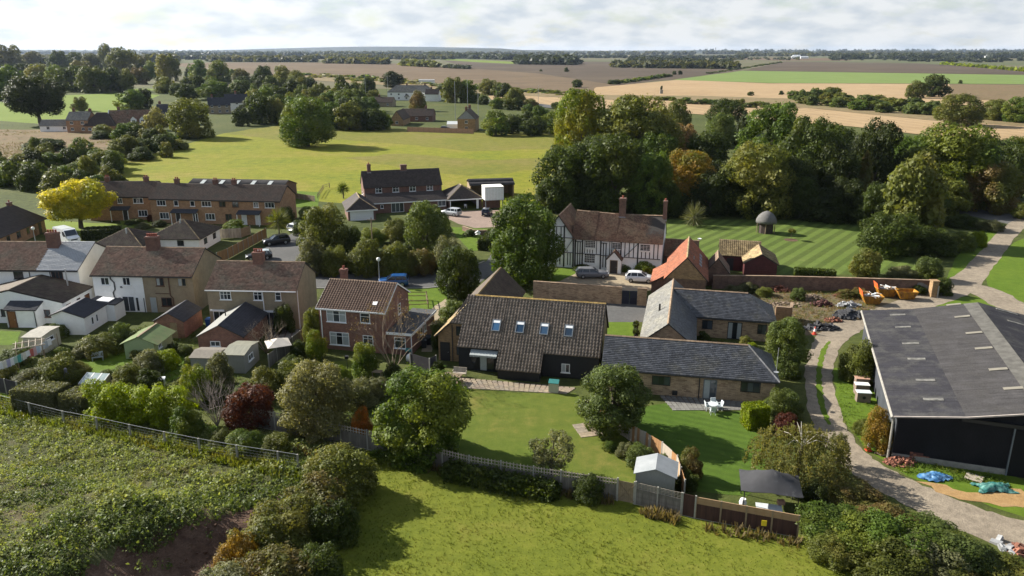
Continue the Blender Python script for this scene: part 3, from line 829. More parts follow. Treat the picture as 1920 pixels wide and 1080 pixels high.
# ---- white semi with the half new slate roof
h = House('semi_detached_house', 'white rendered semi with a half brown, half silver slate roof at the left edge', 'house', (-66.05, 96.04), D(-1.4))
bx = (-5.0, 10.0, .3, 9.7)
h.wall(*bx, 4.95, M_white, 7.35)
MB().prism([(.3, 0), (9.7, 0), (9.7, 4.95), (5.0, 7.35), (.3, 4.95)], 10.0, 10.03, 'x').obj('gable_wall', h.o, M_cream, label='white gable wall with reflected light painted in as cream')  # reflected light on the white gable is put into the cream colour
ze, zr, ym = 4.83, 7.4, 5.0
up = .11
h.slopes([[(-5.2, 0, ze + up), (4.7, 0, ze + up), (4.35, ym, zr + up), (-5.2, ym, zr + up)]], T_brown, .24, .2)
h.slopes([[(4.72, 0, ze + up + .004), (10.12, 0, ze + up + .004), (10.12, ym, zr + up + .004), (4.37, ym, zr + up + .004)]], T_slate_n, .36, .24, jag=-.2, label=None) if False else h.slopes([[(4.72, 0, ze + up), (10.12, 0, ze + up), (10.12, ym, zr + up), (4.37, ym, zr + up)]], T_slate_n, .36, .24, jag=-.16, name='new_roof', tname='new_slates')
h.slopes([[(10.12, 10.0, ze + up), (-5.2, 10.0, ze + up), (-5.2, ym, zr + up), (10.12, ym, zr + up)]], T_brown, .24, .2, name='roof')
h.ridge([(-5.2, ym, zr + up), (4.3, ym, zr + up)], T_ridge); h.ridge([(4.5, ym, zr + up), (10.1, ym, zr + up)], T_slate_n)
h.chimney(5.0, 4.2, 6.4, 9.0, 1.5, .85, M_brick_dk, 4)
h.gutter(-5.2, 10.1, 0.02, ze + .03)
h.win('f', bx, 7.1, 3.7, 1.25, 1.05, 2, fr=M_bframe); h.win('f', bx, 12.2, 3.7, 1.5, 1.05, 3, fr=M_brframe)
h.pipe([(3.6, .25, 4.7), (3.6, .24, 3.5), (3.6, .24, 2.9)]); h.pipe([(6.3, .25, 4.7), (6.3, .24, 3.2)])
e = (-1.2, 11.4, -6.3, .28)
h.wall(*e, 2.6, M_white, 4.1, 'y', name='extension_wall')
h.gable(-1.2, 11.4, -6.3, .28, 2.62, 4.12, T_hip, .2, .05, 'y', tw=.30, ch=.34, kind='pan', name='extension_roof', ridge=T_ridge)
h.win('f', e, 10.4, .8, 1.1, .95, 2, fr=M_brframe); h.win('f', e, 5.4, .9, 1.1, .9, 2, fr=M_bframe)
for u, w in ((1.2, 1.0), (3.4, .7)): h.win('r', e, u, 1.3, w, .85, 1, fr=M_brframe)
h.door('r', e, 5.3, .85, 2.0, M_door_br, M_brframe)
h.pipe([(9.3, -1.2, 3.2), (9.3, -1.2, 5.5)], M_steel, .09, 'flue')
pb = (5.3, 9.0, -7.9, -6.3)
MB().prism([(-7.9, 0), (-6.3, 0), (-6.3, 2.7), (-7.9, 2.15)], 6.6, 9.0, 'x').obj('porch_wall', h.o, M_white)
MB().box(5.3, 5.42, -7.9, -7.75, 0, 2.1).obj('porch_post', h.o, M_wframe)
h.slopes([[(5.1, -8.05, 2.25), (9.15, -8.05, 2.25), (9.15, -6.32, 2.9), (5.1, -6.32, 2.9)]], T_slate_b, .3, .2, name='porch_roof')
h.door('f', (5.3, 9, -7.9, -6.3), .75, .85, 2.0, M_door_br, M_brframe)
h.pipe([(8.9, -7.98, 2.1), (8.9, -7.98, 0)])
# ---- white and beige pair
h = House('semi_detached_house', 'pair of semis, left half white and right half beige, under one brown roof', 'house', (-53.33, 93.81), D(-3.1))
bx = (0.1, 13.1, .3, 8.9)
MB().box(.1, 6.6, .3, 4.6, -.1, 4.95).obj('white_wall', h.o, M_white)
h.wall(.12, 13.1, .32, 8.9, 4.95, M_beige, 7.35)
h.gable(.1, 13.1, .3, 8.9, 4.95, 7.38, T_brown, .3, .12, tw=.24, ch=.2)
h.chimney(6.4, 4.4, 6.2, 9.0, 1.55, .9, M_brick_dk, 5)
h.gutter(0, 13.2, .0, 4.84, M_gut)
h.win('f', bx, 1.6, 3.55, 1.1, 1.0, 2); h.win('f', bx, 4.4, 3.55, 1.0, 1.05, 2)
h.win('f', bx, 8.75, 3.55, 1.0, 1.05, 2, fr=M_brframe, cur=M_curtain); h.win('f', bx, 11.6, 3.55, 1.1, 1.05, 2, fr=M_beige, cur=M_curtain)
h.win('f', bx, 4.3, .05, 1.6, 2.05, 2, sill=False, name='french_window'); h.win('f', bx, 3.2, .1, .45, 1.9, 1, sill=False, name='sidelight'); h.win('f', bx, 5.45, .1, .45, 1.9, 1, sill=False, name='sidelight')
h.door('f', bx, 7.55, .8, 2.0, M_curtain, M_beige); h.win('f', bx, 9.3, .85, 1.35, 1.15, 2, fr=M_brframe)
h.pipe([(2.5, .24, 5.1), (2.5, .2, 4.4), (2.9, .2, 3.9), (2.9, .2, 3.0), (2.6, .2, 2.6), (2.75, .2, 0)], M_gut, .075, 'soil_pipe')
h.pipe([(10.0, .24, 4.8), (10.0, .22, 2.3), (10.3, .22, 2.0), (10.3, .22, 0)], M_brframe, .06); h.pipe([(6.45, .24, 1.9), (6.45, .22, 0)], M_gut, .05)
MB().box(3.6, 3.85, .22, .3, 3.2, 3.3).box(3.62, 3.83, .15, .25, 3.3, 3.45).obj('floodlight', h.o, M_grey)
MB().bar((8.1, .22, 2.55), (10.0, .22, 2.55), .06).obj('waste_pipe', h.o, M_brframe)
# its white slated annexe
h = House('slated_annexe', 'small white annexe with a blue slate lean-to roof, between the white semis', 'outbuilding', (-66.05, 96.04), D(-1.4))
MB().prism([(12.4, 0), (16.2, 0), (16.2, 2.15), (13.9, 2.95), (12.4, 2.4)], -5.4, -10.2, 'y').obj('wall', h.o, M_white)
h.slopes([[(16.4, -10.4, 2.2), (16.4, -5.3, 2.2), (13.85, -5.3, 3.08), (13.85, -10.4, 3.08)]], T_slate_b, .3, .2)
h.slopes([[(12.2, -5.3, 2.42), (12.2, -10.4, 2.42), (13.85, -10.4, 3.08), (13.85, -5.3, 3.08)]], T_slate_b, .3, .2, name='roof')
h.win('r', (12.4, 16.2, -10.2, -5.4), 1.6, .75, .45, .95, 1); h.win('r', (12.4, 16.2, -10.2, -5.4), 2.6, .75, .45, .95, 1)
MB().prism([(13.9, 0), (17.2, 0), (17.2, 2.0), (13.9, 2.35)], -2.9, -5.3, 'y').obj('link_wall', h.o, M_white)
h.slopes([[(17.35, -5.25, 2.1), (17.35, -2.85, 2.1), (13.85, -2.85, 2.5), (13.85, -5.25, 2.5)]], T_slate_b, .3, .2, name='link_roof')
MB().cbox((15.6, -4.1, 2.42), (1.5, 1.5, .1), (.994, 0, -.114)).obj('rooflight', h.o, M_upvc)
# ---- beige pair
h = House('semi_detached_house', 'beige roughcast house with white windows and ivy on its right corner', 'house', (-36.45, 87.66), D(-3.3))
bx = (.1, 10.9, .3, 7.9)
h.wall(*bx, 4.95, M_beige, 7.2)
h.gable(.1, 10.9, .3, 7.9, 4.95, 7.25, T_brown, .3, .12, tw=.24, ch=.2)
h.chimney(5.3, 4.0, 6.2, 8.6, 1.25, .85, M_brick_red, 4)
h.gutter(0, 11, .0, 4.86, M_upvc)
h.win('f', bx, 2.2, 3.6, 1.35, 1.05, 3, top=.3); h.win('f', bx, 6.15, 3.6, 1.05, 1.05, 2, top=.3); h.win('f', bx, 8.6, 3.6, .7, 1.05, 1, top=.35)
h.win('f', bx, 1.2, .03, 1.5, 2.1, 2, sill=False, name='french_window'); h.win('f', bx, 7.3, .03, 1.7, 2.1, 2, sill=False, name='french_window')
MB().box(.3, 1.95, .1, .3, 2.16, 2.34).obj('lintel', h.o, M_upvc); MB().box(6.35, 8.2, .1, .3, 2.16, 2.34).obj('lintel', h.o, M_upvc)
h.pipe([(6.85, .24, 4.8), (6.9, .22, 0)], M_upvc, .06); h.pipe([(10.96, .5, 4.8), (10.96, .5, 0)], M_upvc, .06)
# ---- modern brick house with a flat roofed side
h = House('brick_house', 'red brick detached house with white windows and a flat roofed garage on its right', 'house', (-21.76, 80.89), D(-12.7))
bx = (.25, 8.1, .35, 7.6)
h.wall(*bx, 4.9, M_brick_red, 6.95)
h.gable(.25, 8.1, .35, 7.6, 4.95, 7.0, T_interlock, .35, .15, tw=.31, ch=.33, kind='pan')
for x in (.1, 8.25): MB().hexa([(x - .02, 0, 4.75), (x + .02, 0, 4.75), (x + .02, 3.97, 6.98), (x - .02, 3.97, 6.98)], [(x - .02, 0, 4.93), (x + .02, 0, 4.93), (x + .02, 3.97, 7.16), (x - .02, 3.97, 7.16)]).hexa([(x - .02, 3.97, 6.98), (x + .02, 3.97, 6.98), (x + .02, 7.95, 4.75), (x - .02, 7.95, 4.75)], [(x - .02, 3.97, 7.16), (x + .02, 3.97, 7.16), (x + .02, 7.95, 4.93), (x - .02, 7.95, 4.93)]).obj('bargeboard', h.o, M_upvc)
h.gutter(.1, 8.25, .0, 4.9, M_upvc); h.fascia(.1, 8.25, .03, 4.9)
h.win('f', bx, 2.1, 3.3, 2.3, 1.35, 3, top=.38, cur=M_curtain); h.win('f', bx, 5.5, 3.45, 1.15, 1.15, 1, top=.35)
h.win('f', bx, 2.3, .6, 2.3, 1.5, 3, top=.38, cur=M_curtain); h.win('f', bx, 5.7, .9, 1.2, 1.1, 2, top=.3)
h.win('r', bx, 4.2, 3.3, .8, 1.2, 1, rows=3)
h.chimney(.6, 6.6, 5.2, 7.6, .75, .6, M_brick_red, 1)
h.pipe([(.55, .28, 4.8), (.55, .28, 0)], M_upvc, .06)
MB().cbox((6.7, 1.05, 5.56), (.5, .5, .06), (1, 0, 0), (0, .87, .49)).obj('roof_vent', h.o, M_upvc)
g = (8.13, 10.9, .5, 8.6)
h.wall(*g, 2.35, M_brick_red, name='garage_wall')
fr_ = MB().box(8.12, 11.1, .3, 8.8, 2.36, 2.6).obj('flat_roof', h.o, M_felt)
MB().box(8.12, 11.12, .26, .3, 2.34, 2.63).box(11.1, 11.14, .3, 8.8, 2.34, 2.63).obj('fascia', h.o, M_upvc)
h.win('f', g, 1.5, .75, 1.3, 1.3, 1, top=.35); h.pipe([(10.97, .42, 2.3), (10.97, .42, 0)], M_upvc, .05)
for u in (3.4, 4.6): h.win('r', g, u, 1.2, .7, .9, 1)
# ---- black barn conversion
h = House('barn_conversion', 'black weatherboarded barn conversion with four rooflights and a pantile catslide', 'house', (-5.05, 75.1), D(-12.2))
BZ = 2.7
k = .93
main = [[(-.6, -.25, BZ - .2), (3.85, -.25, BZ - .2), (3.85, 4.4, 6.75), (-.6, 4.4, 6.75)],
        [(3.87, -1.85, BZ - 1.69), (8.45, -1.85, BZ - 1.69), (8.45, 4.4, 6.75), (3.87, 4.4, 6.75)],
        [(8.47, -.25, BZ - .2), (14.25, -.25, BZ - .2), (14.25, 4.4, 6.75), (8.47, 4.4, 6.75)],
        [(14.25, 9.05, BZ - .2), (.3, 9.05, BZ - .2), (.3, 4.4, 6.75), (14.25, 4.4, 6.75)],
        [(-2.0, 1.75, 4.30), (-.62, 1.75, 4.30), (-.62, 4.4, 6.75), (.25, 4.4, 6.75)]]
h.slopes([[(q[0], q[1], q[2] + .1) for q in pl] for pl in main], T_pan, .33, .36, kind='pan')
left = [[(-3.7, 7.1, 2.75), (-3.7, 1.65, 2.75), (-2.0, 1.65, 4.40), (-2.0, 7.1, 4.40)], [(-2.0, 7.1, 4.40), (-2.0, 1.70, 4.40), (.27, 4.42, 6.84), (.27, 4.42, 6.84)]]
h.slopes(left, T_lich_sun, .29, .31, kind='pan', name='hip_roof')  # the left slope's sunlight is painted in by this paler tile colour
h.ridge([(.2, 4.4, 6.87), (14.25, 4.4, 6.87)], T_ridge_o, .3)
MB().prism([(.05, -.1), (8.75, -.1), (8.75, 2.6), (4.4, 6.6), (.05, 2.6)], -.55, 14.1, 'x').obj('wall', h.o, M_clad_blk)
MB().box(4.0, 8.3, -1.55, .02, -.1, .98).obj('outshut_wall', h.o, M_clad_blk)
mbq = MB()
for i in range(12):                                                 # lapped boards on the long front
    z = .15 + i * .2
    for x0, x1 in ((-.55, 1.15), (3.25, 3.98), (8.32, 14.1)): mbq.hexa([(x0, .0, z), (x1, .0, z), (x1, .05, z), (x0, .05, z)], [(x0, .035, z + .2), (x1, .035, z + .2), (x1, .05, z + .2), (x0, .05, z + .2)])
mbq.obj('weatherboards', h.o, M_clad_blk, kind='stuff')
MB().prism([(-3.35, -.1), (-.56, -.1), (-.56, 4.32), (-1.95, 4.32), (-3.35, 2.95)], 1.95, 6.8, 'y').obj('brick_wing_wall', h.o, M_brick_buff)
w = (-3.35, -.56, 1.95, 6.8)
h.door('f', w, .75, .9, 2.05, M_door_d, M_bframe); h.win('f', w, 2.3, .8, .55, 1.0, 1, fr=M_bframe, sill=False); h.win('f', w, 2.3, 3.0, .55, 1.05, 1, fr=M_bframe, sill=False)
h.pipe([(-1.75, 1.87, 4.2), (-1.75, 1.87, 0)])
fb = (-.55, 14.1, .0, 8.75)
h.win('f', fb, 1.65, .75, .6, 1.0, 1, fr=M_bframe, sill=False); h.win('f', fb, 3.05, .05, 1.6, 2.0, 2, fr=M_bframe, sill=False, cur=M_curtain, name='patio_door'); h.win('f', fb, 11.3, .65, .85, .95, 2, fr=M_wframe, cur=M_curtain)
aw = MB().hexa([(.85, -.75, 2.02), (4.0 - .3, -.75, 2.02), (3.7, -.02, 2.32), (.85, -.02, 2.32)], [(.85, -.75, 2.06), (3.7, -.75, 2.06), (3.7, -.02, 2.38), (.85, -.02, 2.38)])
for i in range(16): aw.box(.85 + i * .178, .85 + i * .178 + .15, -.765, -.75, 1.84 + (i % 2) * .03, 2.05)
aw.obj('awning', h.o, M_curtain)
for x in (3.1, 5.65, 8.2, 10.75):
    z = 4.9; y = (z - BZ) / k
    fr_ = MB(); ax, ay = (1, 0, 0), (0, .732, .681); n = Vector(ax).cross(Vector(ay))
    c0 = Vector((x, (4.55 - BZ + .2) / .915 - .25 - .22, 4.5)) + n * .06
    for dx, dy, wx, wy in ((-.41, 0, .09, 1.35), (.41, 0, .09, 1.35), (0, .63, .74, .09), (0, -.63, .74, .09)):
        fr_.cbox(c0 + Vector(ax) * dx + Vector(ay) * dy, (wx, wy, .14), ax, ay)
    f_ = fr_.obj('rooflight', h.o, M_grey)
    MB().cbox(c0 + n * .02, (.74, 1.17, .03), ax, ay).obj('pane', f_, M_glassb)
    MB().cbox(c0 + n * .045 + Vector(ay) * .43, (.72, .28, .02), ax, ay).obj('blind', f_, M_upvc)
xr, yr = h.loc(939, 502, 5.6)
MB().prism([(xr - 2.9, -.1), (xr + 2.9, -.1), (xr + 2.9, 2.7), (xr, 5.45), (xr - 2.9, 2.7)], yr, 5.5, 'y').obj('wing_wall', h.o, M_clad_blk)
h.gable(xr - 2.9, xr + 2.9, 5.2, yr, 2.7, 5.5, T_hip, .3, .15, 'y', tw=.29, ch=.31, kind='pan', name='wing_roof', ridge=T_ridge_o)
MB().bar((xr + 1.9, 8.6, 4.2), (xr + 1.6, 12.0, 4.0), .16, .16).obj('lead_valley', h.o, M_upvc)
# ---- long single storey slate range
h = House('stable_range', 'long single storey mixed brick range with a dark slate roof behind the lawn', 'house', (8.97, 69.61), D(-11.5))
bx = (-.1, 16.0, .3, 6.6)
h.wall(*bx, 2.45, M_brick_stock)
h.slopes([[(-.3, -.05, 2.42), (16.35, -.05, 2.42), (13.6, 3.45, 4.62), (-.3, 3.45, 4.62)], [(16.35, 6.95, 2.42), (-.3, 6.95, 2.42), (-.3, 3.45, 4.62), (13.6, 3.45, 4.62)], [(16.35, -.05, 2.42), (16.35, 6.95, 2.42), (13.6, 3.45, 4.62), (13.6, 3.45, 4.62)]], T_slate, .30, .22)
h.ridge([(-.3, 3.45, 4.64), (13.6, 3.45, 4.64)], T_ridge)
for c in ((16.35, -.05, 2.44), (16.35, 6.95, 2.44)): h.ridge([c, (13.6, 3.45, 4.64)], T_slate, .2, 'hip_tiles')
h.gutter(-.2, 16.2, -.02, 2.4)
h.win('f', bx, 5.6, 1.05, 1.75, .95, 3, fr=M_bframe, sill=False); h.win('f', bx, 10.2, .03, 1.25, 2.0, 2, fr=M_grey, cur=M_curtain, sill=False, name='french_window'); h.win('f', bx, 13.9, 1.05, 1.8, 1.05, 3, fr=M_bframe, sill=False)
h.pipe([(9.1, .22, 2.3), (9.1, .22, 0)]); MB().box(6.6, 7.1, .1, .3, .2, .6).obj('meter_box', h.o, M_bframe)
MB().tube([(16.1, 1.2, 2.2), (16.1, 1.2, 5.4)], .03, 5).obj('aerial_pole', h.o, M_steel)
MB().lathe((16.05, .9, 3.0), [(.03, 0), (.2, .04), (.24, .08), (.23, .09), (.02, .04)], 10).obj('satellite_dish', h.o, M_lead)
# ---- L shaped slate ranges behind it
h = House('slate_range', 'slate roofed wing, left slope coloured sunlit pale, running back to the red tiled barn', 'house', (21.33, 84.74), D(-13.2))
MB().prism([(-5.5, -.1), (-.2, -.1), (-.2, 2.5), (-2.85, 4.6), (-5.5, 2.5)], 7.3, -9.2, 'y').obj('wall', h.o, M_brick_stock)
h.slopes([[(-5.85, 7.4, 2.35), (-5.85, -9.6, 2.35), (-2.9, -9.6, 4.75), (-2.9, 7.4, 4.75)]], T_slate_l, .30, .22)  # sun-facing slope laid paler than its twin: sunlight put into the slate colour
h.slopes([[(.1, -9.6, 2.35), (.1, 7.4, 2.35), (-2.88, 7.4, 4.75), (-2.88, -9.6, 4.75)]], T_slate, .30, .22, name='roof')
h.ridge([(-2.9, -9.6, 4.76), (-2.9, 7.4, 4.76)], T_ridge, .3)
MB().tube([(-4.1, -2.6, 3.7), (-4.1, -2.6, 4.6)], .11, 8).obj('flue', h.o, M_bframe)
h = House('slate_range', 'grey slate range with a hipped right end and dark windows facing a small courtyard', 'house', (21.33, 84.74), D(-13.2))
bx = (-.15, 8.6, .3, 6.0)
h.wall(*bx, 2.5, M_brick_stock)
h.slopes([[(-.9, 0, 2.5), (8.95, 0, 2.5), (5.8, 3.2, 4.8), (-2.7, 3.2, 4.8)], [(8.95, 6.4, 2.5), (-1.0, 6.4, 2.5), (-2.7, 3.2, 4.8), (5.8, 3.2, 4.8)], [(8.95, 0, 2.5), (8.95, 6.4, 2.5), (5.8, 3.2, 4.8), (5.8, 3.2, 4.8)]], T_slate, .30, .22)
h.ridge([(-2.7, 3.2, 4.82), (5.8, 3.2, 4.82)], T_ridge)
h.gutter(-.1, 8.9, .02, 2.45)
h.win('f', bx, 1.5, 1.0, 1.2, 1.1, 2, fr=M_bframe, sill=False); h.win('f', bx, 4.6, .03, 1.6, 2.05, 3, fr=M_bframe, cur=M_curtain, sill=False, name='french_window'); h.win('f', bx, 7.6, .9, 1.0, 1.15, 2, fr=M_bframe, sill=False)
for u in (-3, -6): pass
# ---- timber framed house
h = House('timber_framed_house', 'black and white timber framed house with an old clay tile roof and a gabled porch', 'house', (9.57, 114.6), D(-15))
bx = (-.1, 13.1, .3, 6.9)
h.wall(*bx, 4.8, M_white, 7.85)
# sagging old roof: four strips whose ridge dips between the chimneys
xsr = [-.45, 3.0, 6.2, 9.6, 13.2]; sag = [.0, -.16, -.28, -.25, -.16]
pls = []
for i in range(4):
    a, b = xsr[i], xsr[i + 1]; za, zb = 8.35 + sag[i], 8.35 + sag[i + 1]
    pls.append([(a, -.1, 4.62), (b, -.1, 4.62), (b, 3.6, zb), (a, 3.6, za)]); pls.append([(b, 7.3, 4.62), (a, 7.3, 4.62), (a, 3.6, za), (b, 3.6, zb)])
h.slopes(pls, T_old, .2, .17)
for i in range(4): h.ridge([(xsr[i], 3.6, 8.37 + sag[i]), (xsr[i + 1], 3.6, 8.37 + sag[i + 1])], T_ridge, .28)
h.chimney(6.6, 3.6, 7.3, 10.6, .95, .9, M_brick_old, 1); h.chimney(13.0, 3.6, 7.2, 10.5, .55, .9, M_brick_old, 1)
tm = lambda n, lst: [MB().bar(a, b, .21, .07).obj(n, h.o, M_bframe) for a, b in lst]
y = .285
studs = []
for x in (.05, 1.15, 3.95, 7.0, 9.55): studs.append(((x, y, .1), (x, y, 4.75)))
studs += [((.05, y - .012, 2.35), (3.95, y - .012, 2.35)), ((3.95, y - .012, 2.25), (7.0, y - .012, 2.25)), ((7.0, y - .012, 2.2), (12.9, y - .012, 2.2)), ((7.6, y - .012, 2.3), (9.5, y - .012, 4.4)), ((.05, y - .012, 4.2), (1.15, y - .012, 4.2)), ((4.0, y - .012, 4.2), (4.9, y - .012, 4.2))]
tm('beam', studs)
st = MB()
for x in (.42, .78): st.bar((x, y, .4), (x, y, 2.3), .15, .05).bar((x, y, 2.4), (x, y, 4.15), .15, .05)
for x in (4.35, 4.75): st.bar((x, y, .4), (x, y, 2.2), .15, .05).bar((x, y, 2.3), (x, y, 4.15), .15, .05)
for x in (5.3, 5.6): st.bar((x, y, 2.3), (x, y, 4.7), .11, .05)
for x in (1.5, 3.3): st.bar((x, y, 2.4), (x, y, 4.7), .10, .05)
for x in (1.9, 2.3, 2.7): st.bar((x, y, 2.4), (x, y, 3.05), .11, .05)
for x in (7.6, 8.25, 8.9, 11.9, 12.5): st.bar((x, y, 2.25), (x, y, 4.7), .13, .05)
for x in (10.1, 10.7, 11.3): st.bar((x, y, 2.25), (x, y, 3.2), .13, .05)
for x in (5.9, 6.3, 6.7): st.bar((x, y, 2.3), (x, y, 3.2), .10, .05)
st.obj('studs', h.o, M_bframe, kind='stuff')
for u, z, w, hh, c in ((2.35, 3.35, 1.55, 1.1, 6), (2.3, .95, 1.65, 1.5, 6), (6.3, 3.4, 1.3, .95, 3), (10.6, 3.4, 1.5, .95, 3)):
    h.win('f', bx, u + .1, z, w, hh, c, 4, fr=M_wframe, bars=True)
MB().box(1.35, 3.2, .18, .3, .35, .9).obj('window_apron', h.o, M_white)
# cross-wing at the left end, its timbered gable facing the forecourt
h.wall(-5.0, -.15, .2, 9.5, 4.8, M_white, 8.0, 'y', name='wing_wall')
h.gable(-5.0, -.15, .2, 9.5, 4.75, 8.05, T_old, .35, .3, 'y', tw=.2, ch=.17, name='wing_roof')
y = .185
tm('beam', [((x, y, .1), (x, y, zt)) for x, zt in ((-4.9, 4.6), (-3.4, 6.6), (-1.7, 6.6), (-.27, 4.6))] + [((-4.95, y - .012, z), (-.2, y - .012, z)) for z in (2.4, 4.7)] + [((-3.6, y - .012, 6.4), (-1.5, y - .012, 6.4)), ((-1.6, y - .012, 2.5), (-.35, y - .012, 4.5)), ((-5.0, y - .012, 4.7), (-2.58, y - .012, 7.95)), ((-2.56, y - .012, 7.95), (-.15, y - .012, 4.7))])
st = MB()
for x in (-4.4, -3.9, -2.9, -2.3, -1.1, -.7): st.bar((x, y, .4), (x, y, 2.3), .13, .05)
for x in (-2.9, -2.2): st.bar((x, y, 4.8), (x, y, 6.3), .13, .05)
st.obj('studs', h.o, M_bframe, kind='stuff')
p0, p1 = 5.15, 7.25
MB().prism([(p0, -.1), (p1, -.1), (p1, 2.1), (6.2, 3.3), (p0, 2.1)], -1.2, .3, 'y').obj('porch', h.o, M_white)
h.gable(p0, p1, -1.2, .28, 2.1, 3.3, T_old, .18, .12, 'y', tw=.2, ch=.17, name='porch_roof')
h.door('f', (p0, p1, -1.2, .3), 1.05, 1.0, 1.95, M_door_d, M_oak)
MB().box(7.1, 7.5, -.1, .25, .3, .75).obj('letter_box', h.o, M_grey)
h2 = House('tiled_outhouse', 'low brown tiled outhouse between the timber house and the red tiled barn', 'outbuilding', (9.57, 114.6), D(-15))
h2.wall(13.3, 18.2, 2.6, 6.4, 2.4, M_brick_old, 4.3); h2.gable(13.3, 18.2, 2.6, 6.4, 2.4, 4.35, T_old, .25, .1, tw=.2, ch=.17)
MB().lathe((18.3, 4.5, 4.5), [(.05, 0), (.28, .25), (.3, .3), (.05, .2)], 8).obj('satellite_dish', h2.o, M_upvc)
# ---- red tiled barn, its annexe and the maroon sheds
h = House('brick_barn', 'old brick barn with a steep bright orange tile roof, gable towards the courtyard', 'outbuilding', (20.56, 99.7), D(-13.5))
MB().prism([(.15, -.1), (5.35, -.1), (5.35, 2.9), (2.75, 5.7), (.15, 2.9)], .0, 12.2, 'y').obj('wall', h.o, M_brick_old)
h.slopes([[(-.15, 12.3, 2.7), (-.15, -.15, 2.7), (2.75, -.15, 5.85), (2.75, 12.3, 5.85)], [(5.65, -.15, 2.7), (5.65, 12.3, 2.7), (2.75, 12.3, 5.85), (2.75, -.15, 5.85)]], T_orange, .22, .19)
h.ridge([(2.75, -.15, 5.87), (2.75, 12.3, 5.87)], T_lich_sun, .3)
h.slopes([[(-2.0, 8.6, 1.5), (-2.0, 1.6, 1.5), (.3, 1.6, 2.9), (.3, 8.6, 2.9)]], T_orange, .32, .36, kind='pan', name='lean_to_roof', tname='pantiles')
MB().prism([(-1.85, -.1), (.15, -.1), (.15, 2.6), (-1.85, 1.4)], 1.8, 8.4, 'y').obj('lean_to_wall', h.o, M_brick_old)
MB().prism([(.15, 2.85), (5.35, 2.85), (2.75, 5.65)], -.06, .0, 'y').obj('gable_panel', h.o, M_brick_buff)
for i in range(4): MB().cbox((4.55, 3.5 + i * 1.7, 4.0), (.5, 1.0, .06), (.68, 0, -.733)).obj('rooflight', h.o, M_lead)
MB().tube([(3.6, 2.6, 4.7), (3.6, 2.6, 5.4)], .06, 6).obj('flue', h.o, M_curtain)
h = House('brick_annexe', 'small brick gabled annexe between the orange tiled barn and the garden wall', 'outbuilding', (20.56, 99.7), D(-13.5))
MB().prism([(5.5, -.1), (8.6, -.1), (8.6, 2.0), (6.9, 4.0), (5.5, 2.3)], 7.2, 11.6, 'y').obj('wall', h.o, M_brick_old)
h.gable(5.4, 8.5, 7.2, 11.6, 2.1, 4.05, T_brown, .2, .1, 'y', tw=.2, ch=.18)
h = House('maroon_shed', 'maroon boarded shed with a streaked ochre pantile roof, ridge along the lawn', 'shed', (31.41, 113.6), D(-14))
h.wall(.1, 6.0, .2, 6.0, 2.3, M_clad_red, 3.9)
h.gable(.1, 6.0, .2, 6.0, 2.3, 3.95, T_lich_sun, .2, .15, tw=.30, ch=.36, kind='pan', ridge=T_ridge)
MB().box(1.2, 2.2, .16, .2, 0, 1.95).obj('door', h.o, M_door_d)
h = House('maroon_shed', 'maroon boarded shed gabled towards the yard, mossy pantile roof, right of the brick annexe', 'shed', (33.95, 109.0), D(-12.5))
MB().prism([(.1, -.1), (4.6, -.1), (4.6, 2.25), (2.35, 3.6), (.1, 2.25)], .2, 6.5, 'y').obj('wall', h.o, M_clad_red)
h.gable(.1, 4.6, .2, 6.5, 2.3, 3.65, T_lich_sun, .25, .15, 'y', tw=.30, ch=.36, kind='pan')
for i in range(6): MB().box(.1, 4.6, .17, .2, .3 + i * .33, .32 + i * .33).obj('board', h.o, M_clad_red)
# ---- brick terrace in two steps
def terrace(o, ang, L, dep, label, wins, lows, doors, chs, rm, ze=4.7, zr=7.0):
    h = House('terraced_house', label, 'terrace', o, ang); b = (.1, L - .1, .25, dep)
    h.wall(*b, ze, M_brick_or, zr - .05)
    h.gable(.1, L - .1, .25, dep, ze, zr, rm, .25, .12, tw=.3, ch=.33, kind='pan', ridge=T_ridge_d)
    h.gutter(0, L, .0, ze - .08)
    for u, w, c, f in wins: h.win('f', b, u, ze - 1.3, w, 1.05, c, fr=f)
    for u, w, c, f in lows: h.win('f', b, u, .8, w, 1.25, c, fr=f)
    for u0, u1, ds in doors:
        h.slopes([[(u0, -1.1, 2.3), (u1, -1.1, 2.3), (u1, .24, 2.85), (u0, .24, 2.85)]], T_slate_b, .3, .25, name='porch_roof')
        for u in ds: h.door('f', b, u, .85, 2.0, M_door_d if u < 12 else M_door_w)
        for u in (u0 + .15, u1 - .15): MB().box(u - .05, u + .05, -1.05, -.95, 0, 2.25).obj('porch_post', h.o, M_upvc)
    for u, n in chs: h.chimney(u, dep / 2 + .2, zr - .5, zr + 1.0, .9, .6, M_brick_dk, n)
    return h
U, BR = M_upvc, M_brframe
terrace((-83.0, 149.2), D(2), 12.8, 8, 'left, shorter block of the orange brick terrace, behind the yellow tree', [(6.2, .9, 2, U), (9.7, 1.9, 3, U)], [(10.3, 1.8, 3, U)], [(4.6, 8.2, (6.9,))], [(2.6, 2), (10.2, 2)], T_terr)
terrace((-70.06, 147.43), D(-6), 26.3, 8, 'long right block of the orange brick terrace with white windows and slate porches', [(2.3, 1.8, 3, U), (5.3, .9, 1, U), (8.6, .9, 1, U), (11.4, 1.9, 3, U), (14.6, 1.3, 2, BR), (17.2, 1.3, 2, BR), (21.3, 1.0, 2, U), (24.0, 1.9, 3, U)],
        [(2.6, 1.9, 3, U), (11.9, 1.9, 3, U), (15.6, 1.3, 2, BR), (24.4, 1.6, 2, U)], [(4.6, 9.8, (5.4, 8.9)), (17.8, 22.4, (18.7, 21.4))], [(3.9, 2), (11.8, 2), (15.6, 2)], T_terr)
